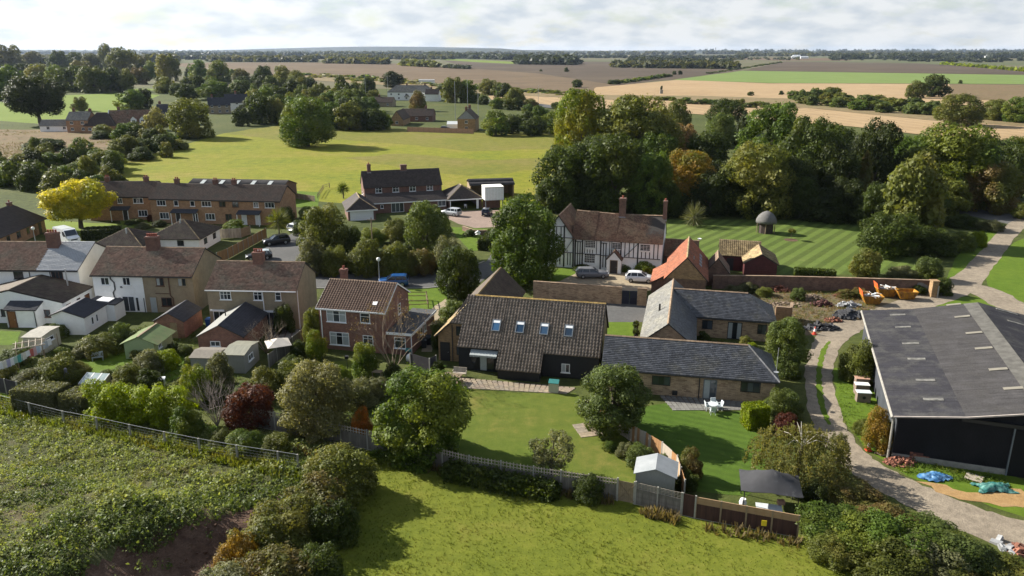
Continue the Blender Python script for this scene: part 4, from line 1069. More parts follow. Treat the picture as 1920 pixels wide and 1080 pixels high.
# ---- long shed with rooflights in the paddock behind the terrace
h = House('paddock_shed', 'low grey sheeted shed with white rooflights behind the terrace', 'shed', (-73.2, 171.0), D(-6))
h.wall(.1, 22.3, .2, 9.8, 2.6, M_brick_dk, 4.0); h.gable(.1, 22.3, .2, 9.8, 2.6, 4.05, M_sheet_gr, .3, .2, tw=1.0, ch=2.2, ridge=None)
for x in (3.2, 7.6, 11.2, 15.0, 18.9): MB().cbox((x, 3.2, 3.72), (.9, 2.0, .05), (1, 0, 0), (0, .957, .29)).obj('rooflight', h.o, M_curtain)
# ---- bungalows
h = House('bungalow', 'orange brick bungalow with a big dark roof at the left edge, beside the white van', 'bungalow', (-84.64, 124.67), D(94.8))
bx = (-8, 15.6, .4, 10.8)
h.wall(*bx, 2.5, M_brick_or, 4.9); h.gable(-8, 15.6, .4, 10.8, 2.5, 4.95, T_dark, .5, .2, tw=.33, ch=.36, ridge=T_ridge_d)
for u, w in ((11.0, 1.1), (14.3, 1.3), (17.5, .9)): h.win('f', bx, u, .95, w, 1.1, 2, fr=BR)
h.door('f', bx, 19.5, .9, 2.0, M_door_br, BR); h.door('f', bx, 21.6, .9, 2.0, M_door_d, BR)
h.chimney(3.0, 5.6, 4.2, 5.6, .8, .6, M_brick_dk, 1); h.chimney(14.8, 5.6, 4.4, 5.7, .8, .6, M_brick_dk, 1)
h.pipe([(9.0, 5.4, 4.9), (9.0, 5.4, 5.9)], M_steel, .03, 'aerial_pole')
h = House('bungalow', 'white rendered bungalow under a brown pyramid roof, nearer the terrace', 'bungalow', (-60.3, 124.3), D(-2))
bx = (.3, 8.6, .3, 8.9)
h.wall(*bx, 2.4, M_white); h.hip(.3, 8.6, .3, 8.9, 2.4, 4.55, T_hip, .45, tw=.3, ch=.33, kind='pan', ridge=T_lich_sun)
h.win('f', bx, 5.2, 1.1, 1.1, .95, 2, fr=M_bframe, sill=False); h.win('r', bx, 2.5, .9, 1.2, 1.0, 2, fr=M_bframe, sill=False); h.win('r', bx, 6.2, .9, 1.2, 1.0, 2, fr=M_bframe, sill=False)
MB().box(2.2, 5.6, .05, .3, .25, .5).obj('planter', h.o, M_grey); h.pipe([(4.3, 3.6, 4.2), (4.3, 3.6, 4.9)], M_curtain, .12, 'flue')
h = House('bungalow', 'smaller bungalow with a brown pyramid roof just behind the pair of semis', 'bungalow', (-67.0, 119.5), D(-2))
bx = (.3, 8.0, .3, 7.9)
h.wall(*bx, 2.4, M_white); h.hip(.3, 8.0, .3, 7.9, 2.4, 4.25, T_hip, .45, tw=.3, ch=.33, kind='pan', ridge=T_lich_sun)
h.win('r', bx, 3, .9, 1.2, 1.0, 2); h.pipe([(4.6, 2.8, 3.6), (4.6, 2.8, 4.6)], M_curtain, .12, 'flue')
# ---- big brick house in front of the paddock
h = House('brick_house', 'large brown brick house with a dark roof and white garage door, below the paddock', 'house', (-31.0, 160.74), D(16.5))
bx = (.1, 16.6, .3, 6.6)
h.wall(*bx, 4.6, M_brick_dk, 7.3); h.gable(.1, 16.6, .3, 6.6, 4.6, 7.4, T_dark, .3, .15, tw=.3, ch=.3, ridge=T_ridge_d)
for u in (3.0, 6.6, 10.2, 13.9): h.win('f', bx, u, 3.3, 1.35, 1.1, 2, top=.3)
for u in (2.2, 4.6): h.win('l', bx, u, 2.4, .6, .7, 1)
h.chimney(1.6, 3.4, 6.8, 9.0, .75, .7, M_brick_dk, 1); h.chimney(9.0, 3.6, 6.8, 8.6, 1.3, .8, M_brick_dk, 0)
lt = (.6, 16.5, -5.0, .28)
MB().prism([(-5.0, -.1), (.28, -.1), (.28, 3.1), (-5.0, 2.1)], .6, 16.5, 'x').obj('wall', h.o, M_brick_dk)
h.slopes([[(.3, -5.4, 2.2), (16.6, -5.4, 2.2), (16.6, .28, 3.25), (.3, .28, 3.25)]], T_dark, .3, .3, name='lean_to_roof')
h.fascia(.3, 16.6, -5.42, 2.2)
h.win('f', lt, 2.4, 1.0, .6, .75, 1); h.win('f', lt, 5.6, .05, 2.6, 1.95, 3, name='glazed_door', sill=False); h.win('f', lt, 10.0, .8, 1.6, 1.2, 2); h.win('f', lt, 14.9, .8, 1.7, 1.2, 2)
g = (-4.4, 1.0, -10.8, -3.0)
h.wall(*g, 2.2, M_brick_dk, name='garage_wall'); h.hip(-4.4, 1.0, -10.8, -2.0, 2.2, 3.9, T_dark, .4, hl=True, hr=False, axis='y', tw=.3, ch=.3, ridge=T_lich_sun, name='garage_roof')
h.fascia(-4.8, 1.4, -11.22, 2.1)
gd = MB().box(-4.0, .55, -10.86, -10.8, .0, 2.0).obj('garage_door', h.o, M_door_w)
for i in range(1, 4): MB().box(-4.0, .55, -10.875, -10.86, i * .5 - .015, i * .5 + .015).obj('rail', gd, M_upvc)
c = (16.9, 24.0, -5.6, 3.2)
MB().box(16.9, 17.15, -5.6, 3.2, -.1, 2.3).box(23.7, 24.0, -5.6, 3.2, -.1, 2.3).box(17.15, 23.7, 3.0, 3.2, -.1, 2.3).obj('carport_wall', h.o, M_brick_dk)
MB().box(17.1, 17.25, -5.7, -5.6, 0, 2.3).box(22.8, 23.3, -5.7, -5.6, 0, 2.3).obj('carport_post', h.o, M_upvc)
h.hip(16.9, 24.0, -5.6, 3.2, 2.3, 4.4, T_dark, .4, hl=True, hr=True, axis='y', tw=.3, ch=.3, ridge=T_lich_sun, name='carport_roof'); h.fascia(16.5, 24.4, -6.02, 2.2)
h = House('farm_shed', 'open fronted shed with a grey sheet roof behind the carport', 'shed', (-9.4, 173.2), D(10))
MB().box(0, .3, 0, 6, 0, 3).box(9.7, 10, 0, 6, 0, 3).box(.3, 9.7, 5.7, 6, 0, 3).obj('wall', h.o, M_oak)
h.gable(0, 10, 0, 6, 3.0, 3.9, M_sheet_gr, .3, .2, tw=1.0, ch=2.2, ridge=None)
# ---- the big dark barn on the right
BO = (30.88, 56.45); BA = math.atan2(26.55, 8.98)
h = House('farm_barn', 'large farm barn with rows of pale rooflights in its dark sheeted roof', 'barn', BO, BA - math.pi / 2)
# local: x to the right across the barn, y along it away from the camera
BL_, v1, rg = 28.0, 4.95, 11.05
prof = [(0, 3.85), (v1, 4.55), (rg, 5.95), (2 * rg, 3.6)]
MB().prism([(0.25, -.1), (2 * rg - .2, -.1), (2 * rg - .2, 3.55), (rg, 5.85), (v1, 4.45), (.25, 3.75)], BL_ - .2, .3, 'y').obj('wall', h.o, plain('black_sheet_cladding', (.012, .012, .016), .7, .35, .6, spec=.25))
cor = MB()
for i in range(100):
    x = .3 + i * .1
    if x > 8.3: break
    zt = 3.72 + (x / v1) * .7 if x < v1 else 4.42 + (x - v1) / (rg - v1) * 1.38
    cor.box(x, x + .05, .265, .3, .45, zt - .05)
cor.obj('corrugation', h.o, MATS['black_sheet_cladding'], kind='stuff')
MB().box(.2, 8.34, .2, .34, -.1, .5).obj('plinth', h.o, M_concr)
MB().box(8.45, 14.2, .18, .29, .0, 3.95).obj('doorway_shade', h.o, plain('interior_shade', (.004, .004, .005), .9, .1))  # black slab on the solid wall: shade of the unlit interior as colour
MB().box(8.35, 8.45, .12, .262, 0, 4.2).obj('door_jamb', h.o, M_grey)
MB().bar((4.7, .1, 4.33), (16, .1, 4.25), .22, .3).obj('door_rail', h.o, M_bframe)
def sheets(n, x0, z0, x1, z1, m, nm, cols=26, rws=3):
    L = math.hypot(x1 - x0, z1 - z0); ux, uz = (x1 - x0) / L, (z1 - z0) / L
    mb = MB(); mb2 = MB(); rr = random.Random(n)
    mb.hexa([(x0, -.1, z0 - .05), (x1, -.1, z1 - .05), (x1, BL_, z1 - .05), (x0, BL_, z0 - .05)], [(x0, -.1, z0), (x1, -.1, z1), (x1, BL_, z1), (x0, BL_, z0)])
    ro = mb.obj(nm, h.o, m)
    for r in range(rws):
        for c_ in range(cols):
            a = -.12 + (BL_ + .2) * c_ / cols; b = -.12 + (BL_ + .2) * (c_ + 1) / cols - .012
            l0 = L * r / rws - .04; l1 = L * (r + 1) / rws; lf0 = .035 + rr.uniform(0, .012); lf1 = .012
            nx_, nz_ = -uz, ux; sub = 5
            for s_ in range(sub):                              # each sheet is corrugated
                ya = a + (b - a) * s_ / sub; yb = a + (b - a) * (s_ + .5) / sub; yc = a + (b - a) * (s_ + 1) / sub
                q = lambda l, lf, yy, bump: (x0 + ux * l + nx_ * (lf + bump), yy, z0 + uz * l + nz_ * (lf + bump))
                mb2.quad(q(l0, lf0, ya, 0), q(l1, lf1, ya, 0), q(l1, lf1, yb, .03), q(l0, lf0, yb, .03))
                mb2.quad(q(l0, lf0, yb, .03), q(l1, lf1, yb, .03), q(l1, lf1, yc, 0), q(l0, lf0, yc, 0))
    mb2.obj('roof_sheets', ro, m, kind='stuff')
    return ro
T1 = M_sheet_br
ra = sheets(1, -.15, 3.83, v1, 4.55, T1, 'roof', rws=2)
rb = sheets(2, v1 + .01, 4.56, rg - 1.3, 5.66, M_sheet_gr, 'roof', rws=2)
rc = sheets(3, rg - 1.29, 5.665, rg, 5.97, plain('ridge_sheet', (.115, .11, .10), .9, .25, 1.5, spec=.12), 'ridge_course', rws=1)
rd = sheets(4, rg + .01, 5.97, 2 * rg + .2, 3.6, T1, 'roof', rws=3)
M_rl = plain('rooflight_grp', (.17, .165, .15), .8, .35, 3, spec=.1, c2=(.09, .088, .085), c2s=2)
for (px, py, ww) in ((1683, 592, 0), (1693, 615, 0), (1707, 646, 0), (1718, 675, 0), (1735, 715, 0), (1750, 751, 0)):
    x, y = h.loc(px, py, 4.25); z = 3.83 + x * (.72 / 5.1)
    MB().cbox((x, y, z + .085), (1.5, .5, .04), (.990, 0, .14)).obj('rooflight', ra, M_rl)
for (px, py) in ((1787, 577), (1803, 600), (1825, 631), (1843, 660), (1870, 700), (1898, 737)):
    x, y = h.loc(px, py, 5.15); z = 4.56 + (x - v1) * (1.1 / 4.8)
    MB().cbox((x, y, z + .085), (1.4, .5, .04), (.975, 0, .223)).obj('rooflight', rb, plain('rooflight_clean', (.20, .182, .145), .5, .15, 1.5))
for (px, py) in ((1887, 587), (1910, 609)):
    x, y = h.loc(px, py, 5.3); z = 5.97 - (x - rg) * .214
    MB().cbox((x, y, z + .085), (2.1, .5, .04), (.978, 0, -.21)).obj('rooflight', rd, M_rl)
MB().tube([(-.22, -.1, 3.75), (-.22, BL_, 3.75)], .13, 8).obj('gutter', h.o, M_concr)
MB().tube([(-.2, .05, 3.7), (-.12, .1, 3.4), (-.1, .12, 1.3), (-.1, .1, 0)], .09, 8).obj('downpipe', h.o, M_concr)
MB().bar((-.15, -.12, 3.86), (v1, -.12, 4.6), .10, .12).bar((v1, -.12, 4.6), (rg, -.12, 6.0), .10, .12).obj('verge_trim', h.o, plain('pale_trim', (.42, .36, .32), .8, .15))
for y_ in np.arange(2, 27, 1.1): MB().box(.21, .25, y_, y_ + .05, .1, 3.7).obj('batten', h.o, MATS['black_sheet_cladding'])
MB().box(.2, .26, .35, 27.7, .1, 3.72).obj('cladding', h.o, plain('grey_cladding', (.045, .050, .060), .6, .2, .7))
# ------------------------------------------------------------------ trees, shrubs and hedges
def unit(a): return a / np.maximum(np.linalg.norm(a, axis=-1, keepdims=True), 1e-9)
def cards(p, nrm, size, rs, asp=.62, bend=.25):
    """one leaf spray per point: two triangles folded along the middle"""
    n = len(p)
    a = unit(np.cross(nrm, unit(rs.normal(size=(n, 3)))))
    b = np.cross(nrm, a)
    s = size[:, None]
    v = np.stack([p - a * s, p + b * s * asp - nrm * s * bend, p + a * s, p - b * s * asp - nrm * s * bend], 1)
    f = np.arange(n * 4).reshape(n, 4)
    return v.reshape(-1, 3), f
def crown_mesh(name, seed, n, leaf, shape='round', nl=34, lr=(.26, .42), zb=.45, top=2.0, inner=.12, up=.25, droop=0):
    """crown of about unit radius between z=zb and z=top, made of lobes covered in leaf sprays"""
    rs = np.random.RandomState(seed)
    zc, hz = (zb + top) / 2, (top - zb) / 2
    d = unit(rs.normal(size=(nl, 3)))
    if shape == 'round':
        rad = rs.uniform(.50, .80, nl)
        c = d * rad[:, None] * np.array([1, 1, 1.0])
        c[:, 2] = c[:, 2] * hz + zc; c[:, 2] -= .06 * hz
    elif shape == 'tall':
        t = rs.uniform(0, 1, nl); a = rs.uniform(0, 6.283, nl)
        w = (.30 + .55 * np.sin(np.pi * np.clip(t * .85 + .15, 0, 1))) * .75
        c = np.stack([np.cos(a) * w * rs.uniform(.4, 1, nl), np.sin(a) * w * rs.uniform(.4, 1, nl), zb + .15 + t * (top - zb - .3)], 1)
    elif shape == 'cone':
        t = rs.uniform(0, 1, nl) ** 1.3; a = rs.uniform(0, 6.283, nl); w = .80 * (1 - t)
        c = np.stack([np.cos(a) * w, np.sin(a) * w, zb + .1 + t * (top - zb - .15)], 1)
    elif shape == 'skirt':
        t = rs.uniform(.04, .93, nl); a = rs.uniform(0, 6.283, nl); k = np.clip((t - .30) / .70, 0, 1)
        w = np.sqrt(1 - k ** 2) * (.52 + .30 * np.clip(t / .30, 0, 1)) * np.where(rs.rand(nl) < .72, rs.uniform(.80, 1.12, nl), rs.uniform(.2, .8, nl)) * .94
        c = np.stack([np.cos(a) * w, np.sin(a) * w, zb + t * (top - zb - .12)], 1)
    elif shape == 'row':
        c = np.stack([rs.uniform(-2.9, 2.9, nl), rs.uniform(-.62, .62, nl), zb + rs.uniform(.1, 1, nl) * (top - zb - .25)], 1)
        c[:, 1] *= 1.1 - .3 * c[:, 2] / top
    elif shape == 'dome':
        d[:, 2] = np.abs(d[:, 2])
        c = d * rs.uniform(.45, .74, nl)[:, None]; c[:, 2] = zb + .12 + c[:, 2] * (top - zb) * .92
    elif shape == 'broad':
        c = d * rs.uniform(.5, .82, nl)[:, None]; c[:, 2] = zc + c[:, 2] * hz * .8 + .1
    lrad = rs.uniform(lr[0], lr[1], nl)
    if shape == 'cone': lrad = lrad * (.45 + .75 * (1 - (c[:, 2] - zb) / (top - zb)))
    m = int(n * 2.0)
    li = rs.choice(nl, m, p=lrad ** 2 / np.sum(lrad ** 2))
    dd = unit(rs.normal(size=(m, 3)))
    rr = lrad[li] * np.where(rs.rand(m) < inner, rs.uniform(.3, .9, m), np.where(rs.rand(m) < .14, rs.uniform(1.05, 1.38, m), rs.uniform(.84, 1.08, m)))
    p = c[li] + dd * rr[:, None] * np.array([1, 1, hz if hz < 1 else 1.0])
    # drop what is buried in other lobes
    dist = np.linalg.norm(p[:, None, :] - c[None], axis=2) / lrad[None]
    dist[np.arange(m), li] = 9
    keep = (dist.min(1) > .80) | (rs.rand(m) < inner)
    keep &= p[:, 2] > zb * .5
    p = p[keep][:n]; dd = dd[keep][:n]
    nrm = unit(dd * 1.0 + rs.normal(size=p.shape) * .48 + np.array([0, 0, up]))
    v, f = cards(p, nrm, leaf * np.clip(rs.lognormal(-.12, .38, len(p)), .4, 1.9), rs)
    return np_mesh(name, v, f)
def trunk_mesh(name, seed, zb=.55, r=.055, limbs=5, top=1.5, spread=.55):
    rr = random.Random(seed); mb = MB()
    mb.tube([(0, 0, -.05), (rr.uniform(-.02, .02), 0, zb * .5), (rr.uniform(-.04, .04), rr.uniform(-.04, .04), zb), (rr.uniform(-.1, .1), rr.uniform(-.1, .1), top)], [r * 1.35, r, r * .85, r * .2], 7)
    for i in range(limbs):
        a = 6.283 * i / limbs + rr.uniform(-.4, .4); z0 = zb * rr.uniform(.7, 1.2)
        e = (math.cos(a) * spread * rr.uniform(.7, 1.2), math.sin(a) * spread * rr.uniform(.7, 1.2), z0 + rr.uniform(.35, .75))
        mb.tube([(0, 0, z0), (e[0] * .45, e[1] * .45, z0 + (e[2] - z0) * .6), e], [r * .55, r * .38, r * .12], 5)
    return mb.mesh(name, True)
M_bark = plain('bark', (.085, .068, .050), .95, .3, 3)
M_barkp = plain('pale_bark', (.40, .37, .31), .9, .25, 3)
M_twig = plain('dead_twigs', (.20, .155, .11), .9, .25, 2, island=.25)
L = {}
def lm(k, *a, **kw): L[k] = leafmat('leaves_' + k, *a, **kw)
lm('green', (.030, .058, .010), (.066, .108, .018), (.098, .124, .022), .22)
lm('dark', (.020, .035, .008), (.046, .066, .013), (.064, .080, .016), .25, (.55, .7))
lm('deep', (.015, .025, .008), (.034, .046, .013), None)
lm('olive', (.048, .064, .016), (.094, .112, .028), (.112, .116, .034), .25)
lm('pale', (.100, .108, .055), (.190, .190, .110), (.115, .115, .050), .3)
lm('bright', (.062, .100, .010), (.110, .150, .016), (.150, .150, .020), .3)
lm('yellow', (.235, .225, .016), (.370, .345, .026), (.130, .155, .016), .35, (.46, .62), trans=.45)
lm('lime', (.090, .145, .002), (.160, .200, .003), (.075, .095, .012), .5, (.58, .70))
lm('autumn', (.100, .070, .014), (.180, .115, .022), (.078, .092, .018), .35)
lm('orange', (.230, .080, .020), (.330, .130, .028), (.120, .100, .024), .6)
lm('maroon', (.034, .011, .010), (.078, .024, .018), (.105, .042, .026), .6, (.58, .70))
lm('rust', (.074, .058, .026), (.125, .092, .042), (.070, .084, .026), .4, (.42, .58))
lm('grey', (.066, .078, .046), (.135, .145, .098), (.052, .064, .030), .4)
lm('bluegreen', (.038, .062, .020), (.084, .116, .040), (.064, .085, .020), .4)
lm('willow', (.080, .088, .036), (.140, .135, .062), (.060, .070, .026), .4)
lm('brown', (.105, .072, .046), (.175, .125, .080), (.075, .072, .030), .3)
lm('far', (.040, .050, .024), (.070, .080, .036), (.085, .085, .040), .1)
PRO = {}
def protos(k, cnt, *a, **kw): PRO[k] = [crown_mesh('crown', 100 + i * 7 + len(k) * 13 + ord(k[0]), *a, **kw) for i in range(cnt)]
protos('near', 4, 32000, .026, 'skirt', nl=130, lr=(.08, .25), zb=.06, inner=.08)
protos('round', 2, 26000, .028, nl=110, lr=(.10, .26), zb=.28, inner=.08)
protos('big', 6, 18000, .033, 'skirt', nl=100, lr=(.09, .28), zb=.02, inner=.08)
protos('broad', 4, 21000, .031, 'skirt', nl=130, lr=(.08, .25), zb=.0, inner=.08)
protos('mid', 6, 7000, .054, 'skirt', nl=60, lr=(.11, .32), zb=.0, inner=.08)
protos('shrub', 5, 5000, .062, 'dome', nl=34, lr=(.22, .40), zb=.02)
protos('bush', 5, 17000, .029, 'dome', nl=90, lr=(.09, .28), zb=.02, inner=.08)
protos('tall', 3, 9000, .052, 'tall', nl=60, lr=(.16, .32), zb=.04)
protos('cone', 3, 5200, .062, 'cone', nl=70, lr=(.20, .32), zb=.05)
protos('small', 5, 1300, .13, 'skirt', nl=26, lr=(.20, .42), zb=.0)
protos('smalls', 4, 900, .15, 'dome', nl=16, lr=(.30, .5), zb=.02)
protos('far', 4, 72, .5, 'dome', nl=9, lr=(.32, .52), zb=.05)
protos('sparse', 3, 4600, .036, nl=70, lr=(.10, .20), zb=.25, inner=.25)
protos('row', 1, 30000, .045, 'row', nl=150, lr=(.22, .40), zb=.0, up=.5)
TRK = [trunk_mesh('trunk', 5 + i) for i in range(4)]
TRKS = [trunk_mesh('trunk', 25 + i, .18, .03, 6, .9, .5) for i in range(3)]
tr_rnd = random.Random(31); TN = [0]
def tree(label, bx, by, ty, wpx, leaf, pro='mid', cat='tree', name=None, group=None, bark=None, z0=0.0, asp=1.0, world=None, hw=None):
    """tree whose foot stands at (bx, by) in the survey, whose top reaches row ty and whose crown is wpx wide there"""
    if world: x, y = world; Ht, Wd = hw
    else:
        x, y = P(bx, by, z0); mp = MPP(y)
        Wd = wpx * mp; yt = y + Wd * .12
        Ht = max(.5, ZAT(yt, ty) - z0)
    i = TN[0]; TN[0] += 1
    shrub = pro in ('shrub', 'bush', 'smalls')
    nm = name or ('shrub' if shrub else 'tree')
    o = thing(nm, label, cat if cat != 'tree' or not shrub else 'shrub', (x, y, z0), tr_rnd.uniform(0, 6.28), group)
    me = PRO[pro][i % len(PRO[pro])]
    c = put('crown', me, o, L[leaf]); c.scale = (Wd / 2 * asp * 1.0, Wd / 2, Ht / 2)
    if pro not in ('far', 'smalls'):
        t = put('trunk', (TRKS if shrub else TRK)[i % 3], o, bark or M_bark); t.scale = (Wd / 2, Wd / 2, Ht / 2)
    return o
def hedge(label, line, w, h, leaf, name='hedge', n=240, ls=.13, z0=0.0, wav=.06, core=(.022, .030, .012), cat='hedge', rounded=.15):
    """clipped or loose hedge along a world line: twiggy core with leaf sprays over all its faces"""
    rs = np.random.RandomState(len(label) * 7 + int(abs(line[0][0]) * 10)); x0, y0 = line[0]
    o = thing(name, label, cat, (x0, y0, z0))
    mb = MB(); P_ = []; N_ = []
    for a, b in zip(line[:-1], line[1:]):
        ax = np.array([a[0] - x0, a[1] - y0, 0]); bx = np.array([b[0] - x0, b[1] - y0, 0]); d = bx - ax; ln = np.linalg.norm(d); d /= ln; s = np.array([-d[1], d[0], 0])
        q = lambda p, k, z: tuple(p + s * k * (w / 2 - .10) + np.array([0, 0, z]))
        mb.hexa([q(ax, -1, -.05), q(bx, -1, -.05), q(bx, 1, -.05), q(ax, 1, -.05)], [q(ax, -1, h - .10), q(bx, -1, h - .10), q(bx, 1, h - .10), q(ax, 1, h - .10)])
        for face, area in (('t', ln * w), ('f', ln * h), ('b', ln * h), ('e0', w * h), ('e1', w * h)):
            m = int(area * n / max(.02, ls * ls * 60))
            u, v = rs.rand(m), rs.rand(m); j = rs.normal(size=m) * wav
            if face == 't': p = ax + np.outer(u * ln, d) + np.outer((v - .5) * w, s) + np.outer(h + j, [0, 0, 1]); nn = np.tile([0, 0, 1.], (m, 1))
            elif face in 'fb':
                k = -1 if face == 'f' else 1
                p = ax + np.outer(u * ln, d) + np.outer(k * (w / 2 + j), s) + np.outer(v * h, [0, 0, 1]); nn = np.tile(s * k, (m, 1))
            else:
                k = 0 if face == 'e0' else 1
                p = (bx if k else ax) + np.outer((1 if k else -1) * np.abs(j), d) + np.outer((u - .5) * w, s) + np.outer(v * h, [0, 0, 1]); nn = np.tile(d * (1 if k else -1), (m, 1))
            if rounded:                                       # soften the arrises
                e = np.maximum(0, p[:, 2] - (h - rounded * 2)) / (rounded * 2)
                off = (p - ax) @ s
                p -= np.outer(np.sign(off) * np.maximum(0, np.abs(off) - (w / 2 - rounded)) * e * .6, s)
            P_.append(p); N_.append(nn)
    p = np.concatenate(P_); nn = np.concatenate(N_)
    nrm = unit(nn * .8 + rs.normal(size=p.shape) * .5)
    v, f = cards(p, nrm, ls * rs.uniform(.6, 1.3, len(p)), rs)
    put('foliage', np_mesh('foliage', v, f), o, L[leaf])
    mb.obj('stems', o, plain('hedge_core_%.3f' % core[0], core, .95, .2))
    return o
def bare(label, bx, by, ty, wpx, m=M_twig, seed=1, dens=9, name='bare_shrub', cat='shrub', leaf=None, z0=0):
    """leafless or dead shrub: forking twigs"""
    rr = random.Random(seed); x, y = P(bx, by, z0); Wd = wpx * MPP(y) / 2; Ht = ZAT(y, ty) - z0
    o = thing(name, label, cat, (x, y, z0)); mb = MB(); tips = []
    def grow(p, d, l, r, lev):
        e = p + d * l
        mb.tube([p, p + d * l * .5 + Vector((rr.uniform(-1, 1), rr.uniform(-1, 1), rr.uniform(-.3, .3))) * l * .07, e], [r, r * .8, r * .55], 4)
        if lev == 0: tips.append(e); return
        for _ in range(rr.choice((2, 3, 3))):
            nd = (d + Vector((rr.uniform(-1, 1), rr.uniform(-1, 1), rr.uniform(-.35, .6))) * .75).normalized()
            grow(e, nd, l * rr.uniform(.55, .85), r * .55, lev - 1)
    for k in range(dens):
        a = 6.283 * k / dens + rr.uniform(-.3, .3); tl = rr.uniform(.25, .9)
        grow(Vector((0, 0, 0)), Vector((math.cos(a) * tl * Wd / Ht * 2, math.sin(a) * tl * Wd / Ht * 2, 1)).normalized(), Ht * .40, .045, 3)
    mb.obj('branches', o, m)
    if leaf:
        rs = np.random.RandomState(seed); t = np.array([tuple(q) for q in tips]); t = np.repeat(t, 6, 0) + rs.normal(size=(len(t) * 6, 3)) * .22
        v, f = cards(t, unit(rs.normal(size=t.shape)), .07 * rs.uniform(.6, 1.3, len(t)), rs)
        put('foliage', np_mesh('foliage', v, f), o, L[leaf])
    return o
ORD = 'first second third fourth fifth sixth seventh eighth ninth tenth eleventh twelfth thirteenth fourteenth fifteenth sixteenth seventeenth eighteenth nineteenth twentieth twenty-first twenty-second twenty-third twenty-fourth'.split()
TONE = dict(green='green', dark='dark green', deep='very dark', olive='olive', far='greyish', bluegreen='bluish green', rust='brownish', pale='pale', lime='yellow green', grey='grey green')
def rank(rows, fmt):
    """rows of (foot x, foot y, top y, width, leaf); each named by tone and by its rank from the left among its like"""
    out = []; seen = {}
    for r in sorted(rows, key=lambda q: q[0]):
        k = TONE[r[4]]; seen[k] = seen.get(k, 0) + 1; n = seen[k]; out.append((fmt % (ORD[n - 1] if n < 25 else '%dth' % n, k), *r))
    return out
# ---------------- foreground, right to left
tree('big rounded green tree standing behind the panel fence, left of the barn conversion lawn', 795, 852, 680, 192, 'green', 'near')
tree('pale grey green tree above the panel fence, left of the big green tree', 597, 812, 668, 152, 'pale', 'near')
tree('dark maroon leaved shrub beside the pale grey green tree', 470, 797, 690, 116, 'maroon', 'bush')
tree('yellow green bush rising behind the maroon shrub', 505, 745, 664, 90, 'olive', 'bush')
tree('mid green bush between the maroon shrub and the parasol', 565, 730, 652, 110, 'olive', 'bush')
bare('bare greyish brown shrub left of the maroon shrub', 408, 800, 715, 60, plain('grey_twigs', (.24, .20, .17), .9, .2, 2, island=.25), 3, 14)
tree('orange autumn shrub squeezed against the left side of the big green tree', 680, 822, 742, 46, 'orange', 'bush')
tree('grey olive bush behind the orange shrub', 672, 760, 686, 84, 'grey', 'bush')
tree('dull olive hedgerow bush at the end of the wire mesh fence', 640, 930, 806, 160, 'olive', 'bush', name='hedgerow_bush')
tree('rusty brown green hedgerow bush above the soil heap', 590, 985, 858, 170, 'rust', 'bush', name='hedgerow_bush')
tree('yellowing green hedgerow bush right of the scraped soil face', 530, 1030, 908, 180, 'olive', 'bush', name='hedgerow_bush')
tree('reddish brown hedgerow bush at the bottom edge', 525, 1130, 985, 200, 'rust', 'bush', name='hedgerow_bush')
tree('dark green hedgerow bush leaning over the near grass field', 625, 1010, 900, 120, 'dark', 'bush', name='hedgerow_bush')
tree('greyish low hedgerow bush in the bottom corner beside the soil heap', 420, 1140, 1035, 150, 'grey', 'bush', name='hedgerow_bush')
tree('mustard coloured hedgerow bush in front of the rusty brown one', 455, 1085, 968, 110, 'autumn', 'bush', name='hedgerow_bush')
tree('dark lower bush at the bottom edge beside the near grass field', 600, 1110, 985, 120, 'dark', 'bush', name='hedgerow_bush')
tree('sparse grey green apple tree on the lawn in front of the picket topped fence', 1033, 893, 790, 104, 'grey', 'sparse', name='apple_tree')
tree('large blue green tree over the panel fence between the two lawns', 1148, 806, 676, 146, 'bluegreen', 'near')
tree('rounded light green shrub beside the boundary panels, behind the grey shed', 1201, 874, 816, 74, 'bluegreen', 'bush')
tree('small dark shrub on the lawn beside the leaning boundary panels', 1142, 842, 820, 36, 'green', 'bush')
tree('narrow grey green shrub left of the rounded light green shrub', 1172, 858, 818, 42, 'grey', 'bush')
tree('upright reddish brown shrub behind the grey shed', 1293, 896, 820, 54, 'rust', 'bush')
tree('dark evergreen shrub below the reddish brown upright shrub', 1289, 914, 870, 52, 'dark', 'bush')
tree('low green shrub between the boundary panels and the reddish upright shrub', 1250, 868, 838, 40, 'bluegreen', 'bush')
tree('dark rounded shrub growing over the panel fence in front of the lawn', 1102, 934, 870, 76, 'dark', 'bush')
tree('large grey green shrub at the right end of the stable range', 1466, 782, 708, 88, 'bluegreen', 'bush')
tree('dull purple brown shrub below the large grey green one, beside the track', 1474, 815, 762, 66, 'maroon', 'bush')
tree('light green tree at the right end of the slate ranges beside the track', 1470, 690, 590, 84, 'bluegreen', 'near')
hedge('clipped yellow green hedge block beside the right patio', [P(1396, 800), P(1432, 797)], 1.6, 2.0, 'lime', ls=.09)
tree('dark bush under the light green track side tree', 1478, 705, 660, 60, 'dark', 'bush')
tree('brown green bush against the left wall of the farm barn', 1606, 712, 612, 84, 'olive', 'bush')
tree('dark ivy covered bush climbing the left wall of the farm barn', 1632, 702, 622, 44, 'deep', 'bush')
tree('yellowing bush at the near left corner of the farm barn', 1643, 842, 738, 72, 'autumn', 'bush')
tree('small bush with brown tips between the boxes and the barn gutter', 1615, 812, 772, 40, 'olive', 'bush')
